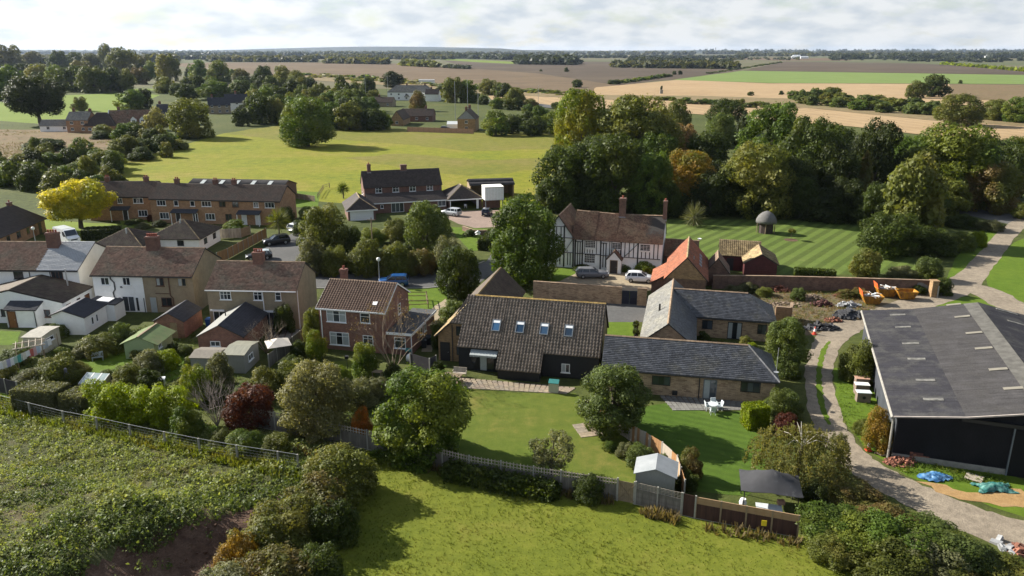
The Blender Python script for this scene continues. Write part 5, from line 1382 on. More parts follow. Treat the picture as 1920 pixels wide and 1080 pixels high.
for lab, bx, by, ty, w, lf in (('dark bramble bush at the left end of the lower right bramble bank', 1560, 1010, 922, 120, 'green'), ('bramble bush with pale tips right of the brown creosoted fence', 1625, 1032, 922, 130, 'green'), ('thick middle bramble bush of the lower right bank', 1700, 1052, 940, 130, 'green'), ('bramble bush with bluish leaves below the track bend', 1770, 1062, 962, 120, 'bluegreen'), ('lowest bramble bush at the right end of the bank', 1835, 1072, 1000, 100, 'dark'), ('brown withered bramble patch between the willow and the track', 1602, 945, 882, 90, 'rust'), ('front bramble bush spilling towards the near grass field', 1665, 1085, 985, 130, 'olive'), ('bramble bush at the bottom right corner', 1900, 1100, 1035, 130, 'olive'), ('reddish bramble clump at the bottom edge right of the grass field', 1780, 1100, 1035, 100, 'rust')):
    tree(lab, bx, by, ty + 8, w * 1.4, lf, 'bush', name='bramble_bush', group='brambles beside the track')
for lab, bx, by, ty, w, lf in (('light green bramble filling between the left and the middle bramble bushes', 1590, 1030, 950, 150, 'green'), ('pale tipped low bramble in the middle of the bank', 1730, 1075, 985, 170, 'grey'), ('brownish bramble behind the middle bramble bush', 1660, 1010, 930, 150, 'rust'), ('green bramble along the track edge above the bank', 1740, 1010, 950, 120, 'bluegreen'), ('low olive bramble at the left foot of the bank', 1560, 1048, 985, 110, 'olive')): tree(lab, bx, by, ty, w, lf, 'bush', name='bramble_bush', group='brambles beside the track')
tree('small dark bush right of the black gazebo roof', 1525, 945, 885, 60, 'deep', 'bush')
tree('thin leggy shrub beside the track next to the weeping willow', 1568, 870, 800, 46, 'grey', 'sparse')
# weeping willow
wx, wy = P(1492, 900); o = thing('weeping_willow', 'weeping willow with bare pale top branches beside the track', 'tree', (wx, wy, 0))
rs = np.random.RandomState(4); Pn = []; mbw = MB(); mbs = MB()
mbw.tube([(0, 0, -.1), (.1, .05, 1.6), (.2, 0, 3.0)], [.22, .17, .12], 7)
for k in range(140):
    a = rs.uniform(0, 6.28); rr_ = 3.6 * math.sqrt(rs.uniform(.01, 1)); rx = math.cos(a) * rr_ * 1.05; ry = math.sin(a) * rr_ * .85; ztop = 4.4 - .11 * rr_ ** 2 + rs.uniform(-.3, .3); zb = rs.uniform(.2, 1.4) * (1 if rr_ > 1.5 else 1.6)
    if k % 30 == 0: mbs.tube([(.2, 0, 3.0), (rx * .4, ry * .4, ztop + .15), (rx * .7, ry * .7, ztop)], [.04, .025, .01], 5)
    m = 60; t = np.sort(rs.rand(m)); ln = ztop - zb
    Pn.append(np.stack([rx * (1 + .12 * t) + rs.normal(size=m) * .10, ry * (1 + .12 * t) + rs.normal(size=m) * .10, ztop - ln * t], 1))
for k in range(4):
    a = rs.uniform(0, 6.28); e = (math.cos(a) * rs.uniform(.5, 1.8) , math.sin(a) * .9, 4.2 + rs.uniform(.2, .6)); mbs.tube([(.2, 0, 3.1), (e[0] * .5, e[1] * .5, 4.3), e], [.045, .03, .012], 5)
Pn = np.concatenate(Pn); v_, f_ = cards(Pn, unit(rs.normal(size=Pn.shape) * np.array([1, 1, .25])), .13 * rs.uniform(.6, 1.2, len(Pn)), rs, .4)
put('crown', np_mesh('crown', v_, f_), o, L['willow']); mbw.obj('trunk', o, M_bark); mbs.obj('limb', o, M_barkp)
# ---------------- gardens on the left
x, y = P(264, 792); o = thing('conifer_hedge', 'lumpy lime green conifer hedge with a sheared brown patch on top', 'conifer hedge', (x, y, 0), -.19); c_ = put('crown', PRO['row'][0], o, L['lime']); c_.scale = (1.7, 1.8, 1.85); c_.rotation_euler = (0, 0, 0)
hedge('clipped box hedge left of the statue, with a flat pale top', [P(42, 762), P(122, 766)], 2.4, 2.1, 'grey', ls=.085)
hedge('clipped hedge block right of the statue, rounded end', [P(132, 768), P(175, 774)], 2.2, 1.9, 'grey', ls=.085)
tree('dark green shrub at the right end of the lime hedge', 352, 815, 742, 74, 'green', 'bush')
garden = [('olive shrub with fuzzy top beside the washing line', 112, 716, 648, 100, 'olive'), ('low shrub in front of the washing line', 60, 722, 678, 70, 'grey'), ('yellow green shrub behind the statue', 140, 706, 662, 66, 'olive'),
    ('thick green shrub in front of the white slated annexe', 190, 664, 612, 90, 'olive'), ('rounded shrub right of the annexe wall', 232, 648, 588, 62, 'bluegreen'), ('dark shrub left of the green roofed shed', 262, 650, 605, 52, 'dark'),
    ('grey leaved shrub in front of the green roofed shed', 282, 700, 640, 66, 'grey'), ('yellow flecked shrub right of the grey leaved shrub', 312, 690, 640, 58, 'lime'), ('yellow green shrub behind the lime hedge', 238, 722, 668, 62, 'olive'),
    ('dark broad shrub left of the white garden table', 282, 728, 676, 56, 'dark'), ('tall bright leaved shrub left of the flowering shrub', 372, 752, 658, 74, 'bright'), ('grey flowering shrub in front of the garden sheds', 415, 722, 640, 58, 'grey'),
    ('dark shrub below the flowering shrub', 405, 752, 700, 58, 'dark'), ('small shrub beside the pergola on the far left', 30, 680, 640, 70, 'bluegreen'), ('bush against the white annexe beside the flat roofed shed', 110, 632, 596, 46, 'bluegreen'),
    ('rounded clipped shrub beside the brick outhouse', 348, 664, 638, 34, 'bluegreen'), ('small shrub beside the white garden table', 338, 738, 704, 34, 'olive'), ('weedy shrub inside the mesh fence', 462, 842, 792, 90, 'green'), ('weedy shrub behind the grey panel fence', 520, 850, 800, 70, 'olive'), ('leafy weed clump at the foot of the bare shrub', 415, 830, 795, 60, 'olive'),
    ('green shrub in front of the brick house lower window', 686, 702, 618, 58, 'green'), ('bushy climber on the left flank of the brick house', 594, 672, 600, 50, 'bright'), ('pale shrub on the lawn below the brick house', 640, 716, 674, 50, 'bright'), ('grey shrub below the wooden garden table', 706, 742, 694, 60, 'grey'), ('small shrub against the brick garage', 738, 700, 668, 36, 'dark'),
    ('ivy mass on the right corner of the beige house', 534, 624, 550, 46, 'dark'), ('shrub beside the dark pathway left of the brick house', 560, 672, 625, 36, 'dark'), ('shrub at the left wing of the barn conversion', 822, 700, 665, 30, 'dark')]
garden += [('olive bush in front of the green roofed shed door', 262, 672, 646, 40, 'olive'), ('dark bush between the green shed and the brick outhouse', 326, 662, 634, 36, 'dark'), ('bush at the foot of the half sunlit outhouse', 362, 686, 660, 38, 'green'), ('grey bush behind the pale garden bench', 158, 668, 636, 46, 'grey'), ('bush left of the pergola', 12, 706, 672, 50, 'olive'), ('rounded bush right of the cold frame', 205, 716, 684, 44, 'bluegreen'), ('low bush in front of the corrugated roofed shed', 462, 742, 706, 50, 'green'), ('bush between the parasol and the garden shed', 492, 716, 682, 44, 'rust'), ('tall weeds bush behind the washing line post', 118, 676, 640, 40, 'green'), ('dark bush behind the dark board fence', 545, 690, 655, 44, 'dark')]
for lab, bx, by, ty, w, lf in garden: tree(lab, bx, by, ty, w, lf, 'bush')
tree('tall olive climber filling the gap left of the brick house', 588, 650, 548, 44, 'olive', 'bush', cat='climber')
bare('dead brown fruit tree in front of the brick house', 738, 700, 572, 94, M_twig, 8, 8, 'dead_tree', 'tree', leaf='brown')
bare('leafless shrub in front of the garden shed on the terrace', 500, 662, 600, 62, M_twig, 5, 10)
tree('light green tree between the brick house and the barn conversion', 850, 612, 560, 60, 'bluegreen', 'mid')
tree('small tree at the back corner of the barn conversion path', 822, 652, 596, 34, 'bluegreen', 'mid')
# ---------------- the middle of the village
tree('large round dark green tree beside the lane, left of the timber framed house', 985, 528, 360, 156, 'green', 'near')
tree('dark narrow tree in front of the lane, left of the large round one', 862, 556, 455, 80, 'dark', 'big')
mids = [('tall olive tree at the left end of the roadside thicket', 610, 478, 378, 92, 'olive', 'big'), ('grey leaved shrub at the left end of the roadside thicket', 590, 512, 424, 76, 'grey', 'bush'), ('yellowish shrub right of the grey leaved one in the thicket', 628, 515, 442, 62, 'olive', 'bush'), ('rounded bush of the thicket behind the telegraph pole', 688, 514, 424, 84, 'olive', 'bush'),
    ('rounded bush of the thicket right of the telegraph pole', 745, 514, 430, 84, 'olive', 'bush'), ('brownish bush of the thicket above the blue car', 790, 515, 446, 66, 'rust', 'bush'), ('tall light green tree in the middle of the thicket', 802, 486, 372, 96, 'bluegreen', 'big'), ('grey green bush at the right end of the thicket', 842, 508, 420, 72, 'grey', 'bush'),
    ('light green bush between the garage and the tall light tree', 745, 452, 396, 70, 'olive', 'bush'), ('round bush in front of the white garage door', 700, 458, 412, 56, 'green', 'bush'), ('dark bush behind the thicket below the garage', 655, 470, 405, 60, 'dark', 'bush'), ('small bush on the lawn below the block drive', 880, 442, 428, 24, 'dark', 'smalls'), ('bright bush left of the silver car on the drive', 828, 440, 402, 48, 'bluegreen', 'bush'), ('dark low bush below the light tree of the thicket', 765, 490, 440, 60, 'dark', 'bush')]
for lab, bx, by, ty, w, lf, pr in mids: tree(lab, bx, by, ty, w, lf, pr)
hedge('dark roadside hedge under the thicket', [P(575, 508), P(700, 509), P(800, 508), P(885, 496)], 3.0, 1.6, 'deep', ls=.22, n=200)
hedge('dark hedge along the lawn beside the lane bend', [P(905, 470), P(925, 448)], 1.6, 1.8, 'deep', ls=.2, n=200)
tree('bright yellow tree beside the white van', 152, 428, 328, 134, 'yellow', 'round', asp=1.0)
hedge('clipped dark hedge in front of the terrace, beside the yellow tree', [P(160, 447), P(222, 445)], 3.2, 1.7, 'deep', ls=.18, n=220)
for lab, bx, by, ty, w, lf in (('red leaved shrub against the terrace', 283, 415, 398, 16, 'maroon'), ('dark shrub below the red leaved one', 298, 424, 408, 34, 'deep'), ('dark shrub under the terrace window', 252, 420, 406, 40, 'dark'), ('bush on the wall in front of the terrace right end', 442, 440, 402, 56, 'green'), ('ivy bush on the right end of the terrace', 538, 425, 370, 40, 'dark'), ('hedge bush climbing the path beside the paddock', 580, 415, 376, 44, 'green'), ('pale flowering shrub left of the pyramid roofs', 268, 428, 414, 36, 'grey'), ('hedge bush beside the white hatchback', 566, 440, 402, 40, 'dark')):
    tree(lab, bx, by, ty, w, lf, 'bush')
def palm(label, bx, by, ty, wpx, leaf='bluegreen'):
    x, y = P(bx, by); w = wpx * MPP(y) / 2; Ht = ZAT(y, ty); o = thing('palm', label, 'palm', (x, y, 0)); rs = np.random.RandomState(int(bx))
    MB().tube([(0, 0, -.1), (.05, 0, Ht * .35), (0, 0, Ht * .62)], [.16, .13, .12], 7).obj('trunk', o, M_bark)
    m = 420; d = unit(rs.normal(size=(m, 3)) + np.array([0, 0, .3])); p = d * w * rs.uniform(.35, .95, m)[:, None]; p[:, 2] -= .25 * (np.linalg.norm(p[:, :2], axis=1) / w) ** 2 * w
    a = unit(d); v = []; s = unit(np.cross(a, rs.normal(size=a.shape)))
    q = np.stack([p - a * w * .3 - s * .05, p - a * w * .3 + s * .05, p + a * w * .3 + s * .01, p + a * w * .3 - s * .01], 1) + np.array([0, 0, Ht * .68])
    put('fronds', np_mesh('fronds', q.reshape(-1, 3), np.arange(m * 4).reshape(m, 4)), o, L[leaf]); return o
palm('cordyline palm beside the dark estate car', 524, 448, 396, 46, 'olive')
palm('dark palm at the paddock edge left of the brick house', 644, 372, 344, 24, 'dark')
palm('spiky yucca clump on the lawn beside the timber framed house', 1300, 424, 396, 52, 'grey')
for lab, bx, by, ty, w, lf in (('rounded light green shrub in front of the timber framed house', 1210, 512, 481, 54, 'bright'), ('clipped low shrub right of the porch', 1172, 508, 488, 30, 'green'), ('low dark shrubs under the left window of the timber framed house', 1090, 506, 492, 40, 'dark'), ('weedy shrub behind the brick garden wall in the yard', 1400, 545, 522, 50, 'grey'), ('green shrub in the yard left of the rubble', 1496, 562, 530, 34, 'bluegreen'), ('bush in front of the dark courtyard window', 1318, 645, 612, 34, 'dark'), ('yellow green bush beside the courtyard door', 1398, 650, 622, 34, 'olive'), ('lime bush at the right of the courtyard door', 1408, 658, 636, 26, 'lime'), ('low bush left of the courtyard door', 1352, 652, 628, 26, 'olive')):
    tree(lab, bx, by, ty, w, lf, 'bush')
for i, (a, b) in enumerate(((1192, 624), (1192, 640))):
    x, y = P(a, b); o = thing('topiary', ('potted topiary nearer the road' if i == 0 else 'potted topiary nearer the slate roof') + ' on the small bright lawn', 'potted plant', (x, y, 0))
    MB().lathe((0, 0, 0), [(.22, 0), (.30, .9), (.26, .9)], 8).obj('pot', o, M_bframe); c_ = put('crown', PRO['smalls'][i], o, L['dark'], (0, 0, .85)); c_.scale = (.42, .42, .45)
hedge('ivy mounded along the brick garden wall', [P(1488, 535), P(1562, 540)], 1.4, 2.5, 'dark', 'ivy', ls=.16, n=220, cat='ivy')
tree('rounded brown green tree on the striped lawn beside the garden wall', 1622, 518, 464, 60, 'olive', 'mid')
tree('dark low spreading tree over the striped lawn', 1665, 478, 392, 118, 'dark', 'big')
tree('tall conical brown green tree behind the low spreading tree', 1702, 455, 285, 138, 'olive', 'tall')
for lab, bx, by, ty, w, lf, pr in (('grey green shrub at the right end of the garden wall', 1740, 524, 466, 62, 'bluegreen', 'bush'), ('dull shrub over the garden wall behind the skips', 1692, 520, 488, 70, 'grey', 'bush'), ('broad dark shrub behind the garden wall corner', 1752, 478, 408, 86, 'dark', 'bush'), ('bluish shrub beside the upper drive', 1800, 470, 420, 60, 'bluegreen', 'bush'), ('yellow shrub beside the upper drive', 1832, 462, 420, 40, 'lime', 'bush'), ('grey shrub near the upper road', 1856, 432, 404, 58, 'grey', 'bush'), ('dark shrub under the big trees at the upper road', 1800, 424, 392, 70, 'dark', 'bush'), ('brownish yellow tree at the right edge above the upper road', 1852, 396, 300, 112, 'rust', 'big'), ('bush right of the upper drive at the frame edge', 1915, 410, 370, 40, 'olive', 'bush')):
    tree(lab, bx, by, ty, w, lf, pr)
# ---------------- the belt of trees behind the timber framed house
belt = [('yellow green tall tree at the left end of the belt, brightest of all', 1088, 312, 160, 112, 'bright', 'broad'), ('broad olive tree right of the bright yellow green one', 1188, 318, 172, 170, 'olive', 'broad'), ('tree with brown patches behind the broad olive one', 1268, 268, 186, 56, 'olive', 'big'),
    ('big dark tree at the left end of the belt in front of the paddock', 1062, 392, 262, 132, 'dark', 'broad'), ('very dark tree directly behind the timber framed house', 1150, 396, 246, 140, 'dark', 'broad'), ('dark tree with bright crown left of the rust coloured tree', 1222, 402, 282, 96, 'green', 'big'), ('rust coloured autumn tree behind the timber framed house', 1288, 392, 276, 118, 'autumn', 'broad'),
    ('bare looking brown tree behind the rust coloured one', 1272, 310, 224, 80, 'brown', 'big'), ('light green tree in the gap right of the brown tree', 1350, 276, 210, 62, 'bluegreen', 'big'), ('dark spreading tree in the gap before the stubble', 1362, 250, 183, 84, 'dark', 'big'), ('dark conifer in the gap of the belt', 1392, 272, 204, 44, 'deep', 'cone'),
    ('tall rounded green tree right of the gap', 1442, 332, 188, 128, 'green', 'broad'), ('dull olive tree in front of the tall rounded green one', 1418, 404, 262, 150, 'olive', 'broad'), ('tall dark tree with forked top in the belt', 1512, 384, 206, 128, 'dark', 'big'), ('dark tree behind the lawn right of the thatched summerhouse', 1478, 400, 288, 110, 'deep', 'broad'),
    ('black green tree over the striped lawn', 1560, 395, 262, 110, 'deep', 'big'), ('darkest round topped tree of the belt', 1632, 378, 220, 108, 'deep', 'big'), ('narrow conical tree with brown tint in front of the darkest one', 1612, 392, 282, 52, 'rust', 'cone'), ('big light green tree on the right of the belt', 1776, 384, 226, 176, 'green', 'broad'),
    ('green tree filling between the light green one and the brown conical one', 1720, 380, 262, 110, 'green', 'big'), ('dark bushy tree at the right edge of the belt', 1890, 372, 268, 90, 'dark', 'big'), ('dark undergrowth tree beside the hidden lane', 1340, 366, 296, 66, 'deep', 'big'), ('undergrowth tree behind the striped lawn', 1392, 402, 330, 90, 'deep', 'shrub'), ('undergrowth behind the yucca', 1270, 404, 350, 70, 'deep', 'shrub'),
    ('undergrowth at the back of the striped lawn', 1540, 410, 345, 110, 'deep', 'shrub'), ('undergrowth beside the spreading lawn tree', 1630, 420, 356, 90, 'deep', 'shrub'), ('yellowish tree standing against the stubble field', 1795, 236, 174, 92, 'olive', 'big'), ('round tree right of the yellowish one against the stubble', 1862, 226, 184, 56, 'olive', 'big'), ('round tree at the right edge against the stubble', 1908, 230, 180, 64, 'green', 'big')]
for lab, bx, by, ty, w, lf, pr in belt: tree(lab, bx, by, ty, w, lf, pr)
tree('dark clump of field trees on the stubble, right half', 1752, 182, 138, 52, 'dark', 'mid'); tree('paler field tree left of the dark clump on the stubble', 1716, 184, 151, 40, 'olive', 'mid')
# ---------------- paddock and the far village
tree('lone spreading tree in the middle of the paddock', 578, 274, 176, 108, 'green', 'near')
far = [(20, 132, 82, 60, 'far'), (62, 126, 95, 46, 'far'), (112, 132, 92, 36, 'dark'), (145, 130, 97, 46, 'dark'), (235, 142, 88, 62, 'olive'), (318, 152, 97, 46, 'olive'), (372, 155, 110, 38, 'green'), (415, 157, 112, 46, 'green'), (285, 148, 114, 28, 'green'), (175, 134, 100, 40, 'far'), (455, 160, 128, 36, 'far'), (270, 135, 102, 34, 'far'),
    (20, 188, 122, 90, 'green'), (80, 160, 120, 62, 'olive'), (140, 172, 122, 62, 'dark'), (178, 174, 120, 62, 'dark'), (208, 172, 124, 46, 'dark'), (238, 172, 128, 40, 'olive'), (112, 165, 120, 50, 'green'), (50, 150, 118, 50, 'dark'), (160, 150, 112, 50, 'far')]
for lab, bx, by, ty, w, lf in rank(far, '%s %s parkland tree from the left, beyond the far village green'): tree(lab, bx, by, ty, w, lf, 'mid', group='parkland trees beyond the green')
tree('tall narrow brownish tree rising above the far left trees', 203, 128, 80, 32, 'olive', 'mid')
tree('orange tinted tree at the far left edge', 8, 130, 105, 30, 'autumn', 'small'); tree('copper brown tree beside the far green strip', 262, 158, 124, 42, 'rust', 'mid')
tree('large dark oak left of the far brick houses', 76, 234, 134, 114, 'deep', 'round')
tree('bright olive rounded tree at the far end of the paddock hedge', 362, 258, 181, 92, 'olive', 'big')
tree('pale silvery tree between the far brick houses and the rounded olive tree', 293, 256, 200, 46, 'pale', 'mid')
tree('bright yellow bush beside the far white house', 471, 187, 172, 26, 'yellow', 'small')
for lab, bx, by, ty, w, lf in (('round dark tree behind the far dormered house', 246, 204, 168, 60, 'green'), ('dark tree right of the round dark one', 272, 202, 163, 32, 'deep'), ('bushy tree beside the far green, left of the paddock houses', 352, 188, 156, 40, 'dark'), ('broad bushy tree behind the far slate house', 402, 186, 150, 66, 'green'), ('tree behind the far white gabled house', 455, 184, 150, 50, 'dark'), ('small tree on the far green behind the pale roofed house', 150, 208, 180, 30, 'olive'), ('dark trees right of the far white gabled house', 492, 232, 172, 62, 'dark'), ('bush at the top left of the paddock beside the far houses', 455, 236, 200, 40, 'dark'), ('hedgerow tree right of the yellow bush', 470, 215, 186, 40, 'deep')):
    tree(lab, bx, by, ty, w, lf, 'mid')
scrub = [(236, 292, 246, 78, 'olive'), (192, 260, 240, 42, 'dark'), (302, 270, 240, 62, 'green'), (132, 310, 270, 46, 'dark'), (190, 310, 276, 52, 'green'), (86, 282, 256, 84, 'dark'), (26, 348, 284, 74, 'green'), (66, 356, 292, 62, 'dark'), (112, 362, 308, 62, 'olive'), (152, 346, 310, 50, 'dark'), (182, 352, 318, 42, 'green'), (330, 280, 254, 50, 'olive'), (265, 300, 270, 50, 'dark'), (285, 285, 262, 44, 'green'), (210, 330, 300, 34, 'dark'), (162, 322, 290, 44, 'olive'), (40, 320, 280, 50, 'olive'), (110, 335, 300, 40, 'dark'), (225, 345, 322, 30, 'dark'), (190, 348, 324, 34, 'dark'), (5, 330, 290, 40, 'dark'), (60, 300, 270, 40, 'olive')]
for lab, bx, by, ty, w, lf in rank(scrub, '%s %s scrub bush from the left in the rough ground beside the paddock'): tree(lab, bx, by, ty, w, lf, 'shrub', group='scrub left of the paddock')
cen = [(495, 162, 120, 40, 'dark'), (530, 166, 122, 42, 'olive'), (556, 172, 132, 40, 'olive'), (580, 168, 147, 20, 'deep'), (640, 198, 140, 36, 'dark'), (650, 205, 160, 44, 'deep'), (620, 210, 170, 46, 'green'), (668, 192, 152, 32, 'olive'), (915, 178, 147, 38, 'olive'), (945, 182, 155, 34, 'green'), (520, 200, 160, 50, 'dark'), (505, 178, 140, 40, 'dark'), (545, 190, 165, 40, 'green'), (600, 190, 166, 30, 'dark'), (700, 190, 168, 30, 'olive'), (690, 176, 160, 24, 'green')]
for lab, bx, by, ty, w, lf in rank(cen, '%s %s tree from the left among the far gardens beyond the paddock'): tree(lab, bx, by, ty, w, lf, 'mid', group='trees among the far gardens')
for lab, bx, by, ty, w, lf in (('dark evergreen left of the long white house', 737, 164, 132, 42, 'deep'), ('brown tree in front of the long white house', 783, 208, 170, 34, 'rust'), ('tall yellowish tree right of the long white house', 852, 192, 141, 50, 'olive'), ('green tree right of the tall yellowish one', 880, 192, 148, 42, 'green')): tree(lab, bx, by, ty, w, lf, 'mid')
hd = [(620, 242, 190, 60, 'green'), (655, 244, 188, 60, 'olive'), (700, 244, 200, 54, 'dark'), (720, 242, 206, 36, 'green'), (680, 240, 205, 40, 'dark'), (930, 254, 205, 54, 'green'), (985, 246, 206, 46, 'dark'), (1012, 240, 196, 38, 'green'), (960, 250, 214, 40, 'dark'), (1000, 254, 216, 50, 'dark'), (540, 234, 200, 40, 'olive'), (905, 196, 178, 26, 'dark'), (932, 204, 182, 30, 'green'), (962, 206, 181, 40, 'dark'), (992, 216, 194, 30, 'green'), (1045, 206, 190, 28, 'dark'), (1030, 250, 210, 50, 'green'), (1045, 236, 200, 40, 'olive')]
for lab, bx, by, ty, w, lf in rank(hd, '%s %s hedgerow tree from the left along the far side of the paddock'): tree(lab, bx, by, ty, w, lf, 'mid', group='hedgerow along the far side of the paddock')
tree('brown tinted tree near the far road', 996, 206, 184, 36, 'rust', 'mid')
fill = []
for a, b, y0, y1, n, s_ in ((455, 770, 160, 232, 40, 5), (0, 300, 118, 166, 30, 6), (300, 470, 140, 190, 20, 7), (600, 1000, 176, 214, 22, 8), (-20, 235, 292, 350, 22, 9), (190, 335, 256, 296, 14, 10)):
    q = random.Random(s_)
    for i in range(n):
        bx, by = q.uniform(a, b), q.uniform(y0, y1)
        if any(u0 < bx < u1 and v0 < by < v1 for u0, u1, v0, v1 in ((700, 830, 158, 240), (840, 900, 180, 245), (70, 290, 195, 250), (380, 470, 178, 216), (120, 300, 174, 215), (245, 345, 146, 172), (800, 1000, 205, 250))): continue
        k = (by - 95) / 100; lo = s_ in (9, 10); fill.append((bx, by, by - (q.uniform(11, 20) if lo else q.uniform(22, 42)) * k - 4, (q.uniform(16, 30) if lo else q.uniform(26, 46)) * (k * .8 + .2), q.choice(('green', 'dark', 'olive', 'dark', 'deep', 'bluegreen', 'olive'))))
far_f = [r for r in fill if r[0] < 470 and r[1] < 195]; mid_f = [r for r in fill if r[0] >= 470]; scr_f = [r for r in fill if r[0] < 470 and r[1] >= 195]
for rows, what, nm, gr in ((far_f, '%s %s bushy tree from the left in the closed wood behind the far green', 'tree', 'closed wood behind the far green'), (mid_f, '%s %s bushy tree from the left between the far houses', 'tree', 'trees between the far houses'), (scr_f, '%s %s thicket bush from the left beside the paddock', 'thicket_bush', 'thicket beside the paddock')):
    for lab, *r in rank(rows, what): tree(lab, *r, 'mid', name=nm, cat='tree' if nm == 'tree' else 'shrub', group=gr)
wall_ = [(1040, 396, 330, 70, 'dark'), (1096, 398, 320, 80, 'deep'), (1205, 402, 330, 70, 'deep'), (1250, 406, 338, 60, 'dark'), (1330, 404, 318, 80, 'deep'), (1370, 400, 310, 80, 'dark'), (1452, 404, 320, 80, 'deep'), (1500, 408, 328, 80, 'dark'), (1580, 414, 330, 80, 'deep'), (1640, 424, 340, 70, 'dark'), (1120, 340, 250, 100, 'dark'), (1230, 330, 238, 90, 'green'), (1320, 330, 240, 90, 'dark'), (1480, 330, 205, 90, 'green'), (1560, 330, 226, 90, 'dark'), (1690, 340, 250, 90, 'green'), (1840, 340, 250, 100, 'dark'), (1730, 420, 330, 80, 'dark'), (1900, 330, 250, 90, 'green'), (1770, 400, 330, 90, 'olive')]
for lab, *r in rank(wall_, '%s %s filling tree from the left in the belt behind the striped lawn'): tree(lab, *r, 'big', group='belt behind the striped lawn')
hedge('dark undergrowth along the foot of the picket topped fence', [P(838, 892), P(900, 906), P(985, 922), P(1040, 932)], 1.3, .95, 'dark', 'undergrowth', ls=.12, n=260, wav=.22, cat='undergrowth')
hedge('dark undergrowth below the big rounded green tree', [P(700, 860), P(800, 882)], 1.0, .6, 'green', 'undergrowth', ls=.11, n=220, wav=.18, cat='undergrowth')
for lab, bx, by, ty, w, lf in (('grey weedy bush at the left end of the garden wall', 1375, 552, 527, 44, 'grey'), ('dull green bush at the foot of the garden wall in the yard', 1432, 554, 532, 40, 'olive'), ('rusty bramble at the garden wall behind the pale sacks', 1585, 556, 536, 44, 'rust'), ('brownish bramble at the garden wall left of the skips', 1612, 556, 534, 40, 'rust'), ('dark bramble behind the skips', 1720, 550, 526, 40, 'dark'), ('green climber at the right end of the garden wall', 1765, 552, 505, 44, 'dark'), ('low bush beside the yard wall stub', 1478, 612, 588, 30, 'olive')): tree(lab, bx, by, ty, w, lf, 'bush')
# bushes along the embankment and field hedges
rr2 = random.Random(12)
emb = []
for i in range(46):
    t = i / 45; emb.append((1500 + 250 * t + rr2.uniform(-12, 12), 186 + 26 * t + rr2.uniform(-6, 10), rr2.uniform(13, 26), rr2.uniform(22, 42)))
for i in range(22):
    t = i / 21; emb.append((1240 + 240 * t, 190 + 14 * t + rr2.uniform(-3, 3), rr2.uniform(5, 12), rr2.uniform(14, 30)))
for i in range(26):
    t = i / 25; emb.append((1760 + 190 * t, 216 + 14 * t + rr2.uniform(-3, 3), rr2.uniform(8, 16), rr2.uniform(18, 34)))
for lab, bx, by, ty, w, lf in rank([(a, b, b - c_, d, rr2.choice(('olive', 'green', 'bluegreen', 'olive'))) for a, b, c_, d in emb], '%s %s bush from the left on the bank between the stubble fields'): tree(lab, bx, by, ty, w, lf, 'small', name='bank_bush', cat='shrub', group='bushes on the bank')
sb = []
for i in range(70):
    t = i / 69; by = 141 + 37 * t + rr2.uniform(-3, 4); sb.append((570 + 520 * t, by, by - rr2.uniform(4, 9), rr2.uniform(14, 30), rr2.choice(('olive', 'pale', 'green'))))
for lab, *r in rank(sb, '%s %s scrub bush from the left between the far ploughed fields'): tree(lab, *r, 'far', name='scrub_bush', cat='shrub', group='scrub between the ploughed fields')
lone = [(*q, 'dark') for q in ((1082, 164, 148, 20), (1062, 135, 126, 9), (1014, 134, 130, 6), (1152, 158, 149, 26), (1264, 140, 133, 9), (1275, 140, 132, 9), (1408, 180, 171, 12), (1465, 178, 170, 10), (1800, 157, 150, 8), (1560, 188, 168, 30), (1240, 170, 161, 5))]
for lab, *r in rank(lone, '%s %s lone bush from the left out in the open fields'): tree(lab, *r, 'small', name='field_bush', cat='shrub', group='lone bushes in the open fields')
for lab, *r in rank([(1165 + 85 * i / 15, 156 - 12 * i / 15, 148 - 12 * i / 15, 18, rr2.choice(('dark', 'green', 'olive'))) for i in range(16)], '%s %s bush from the left in the field hedge beside the wheat'): tree(lab, *r, 'far', name='hedge_bush', cat='shrub', group='field hedge left of the wheat')
for lab, *r in rank([(1768 + 170 * i / 21, 121 + 15 * i / 21, 114 + 11 * i / 21, 10, 'lime') for i in range(22)], '%s %s young tree from the left in the planted row on the right'): tree(lab, *r, 'far', group='planted row at the far right')
for lab, *r in rank([(1330 + 130 * i / 11, 138 - 20 * i / 11, 134.5 - 20 * i / 11, 14, 'dark') for i in range(12)], '%s %s bush from the left in the ditch hedge beyond the wheat corner'): tree(lab, *r, 'far', name='hedge_bush', cat='shrub', group='ditch hedge beside the wheat')
# ---------------- far-off woods that read as one mass
def wood(name, label, px0, px1, by0, by1, hpx, leaf, n, seed, depth=60, tint=1):
    rs = np.random.RandomState(seed); base = PRO['far'][seed % 4]
    nv = len(base.vertices); co = np.empty(nv * 3, np.float32); base.vertices.foreach_get('co', co); co = co.reshape(-1, 3)
    V_ = []
    for i in range(int(n * 1.15)):
        t = rs.rand(); px = px0 + (px1 - px0) * t; by = by0 + (by1 - by0) * t
        x, y = P(px, by); y2 = y + rs.rand() * depth; x *= y2 / y; mp = MPP(y); Ht = hpx * mp * rs.uniform(.75, 1.1); Wd = Ht * rs.uniform(1.0, 1.9)
        a = rs.rand() * 6.28; c_, s_ = math.cos(a), math.sin(a)
        q = co * np.array([Wd / 2, Wd / 2, Ht / 2]); q = np.stack([q[:, 0] * c_ - q[:, 1] * s_ + x, q[:, 0] * s_ + q[:, 1] * c_ + y2, q[:, 2]], 1)
        V_.append(q)
    V_ = np.concatenate(V_); f = np.arange(len(V_)).reshape(-1, 4)
    return put(name, np_mesh(name, V_, f), None, L[leaf], kind='stuff')
L['wood'] = leafmat('leaves_wood', (.026, .034, .020), (.052, .060, .030), (.075, .075, .034), .02)
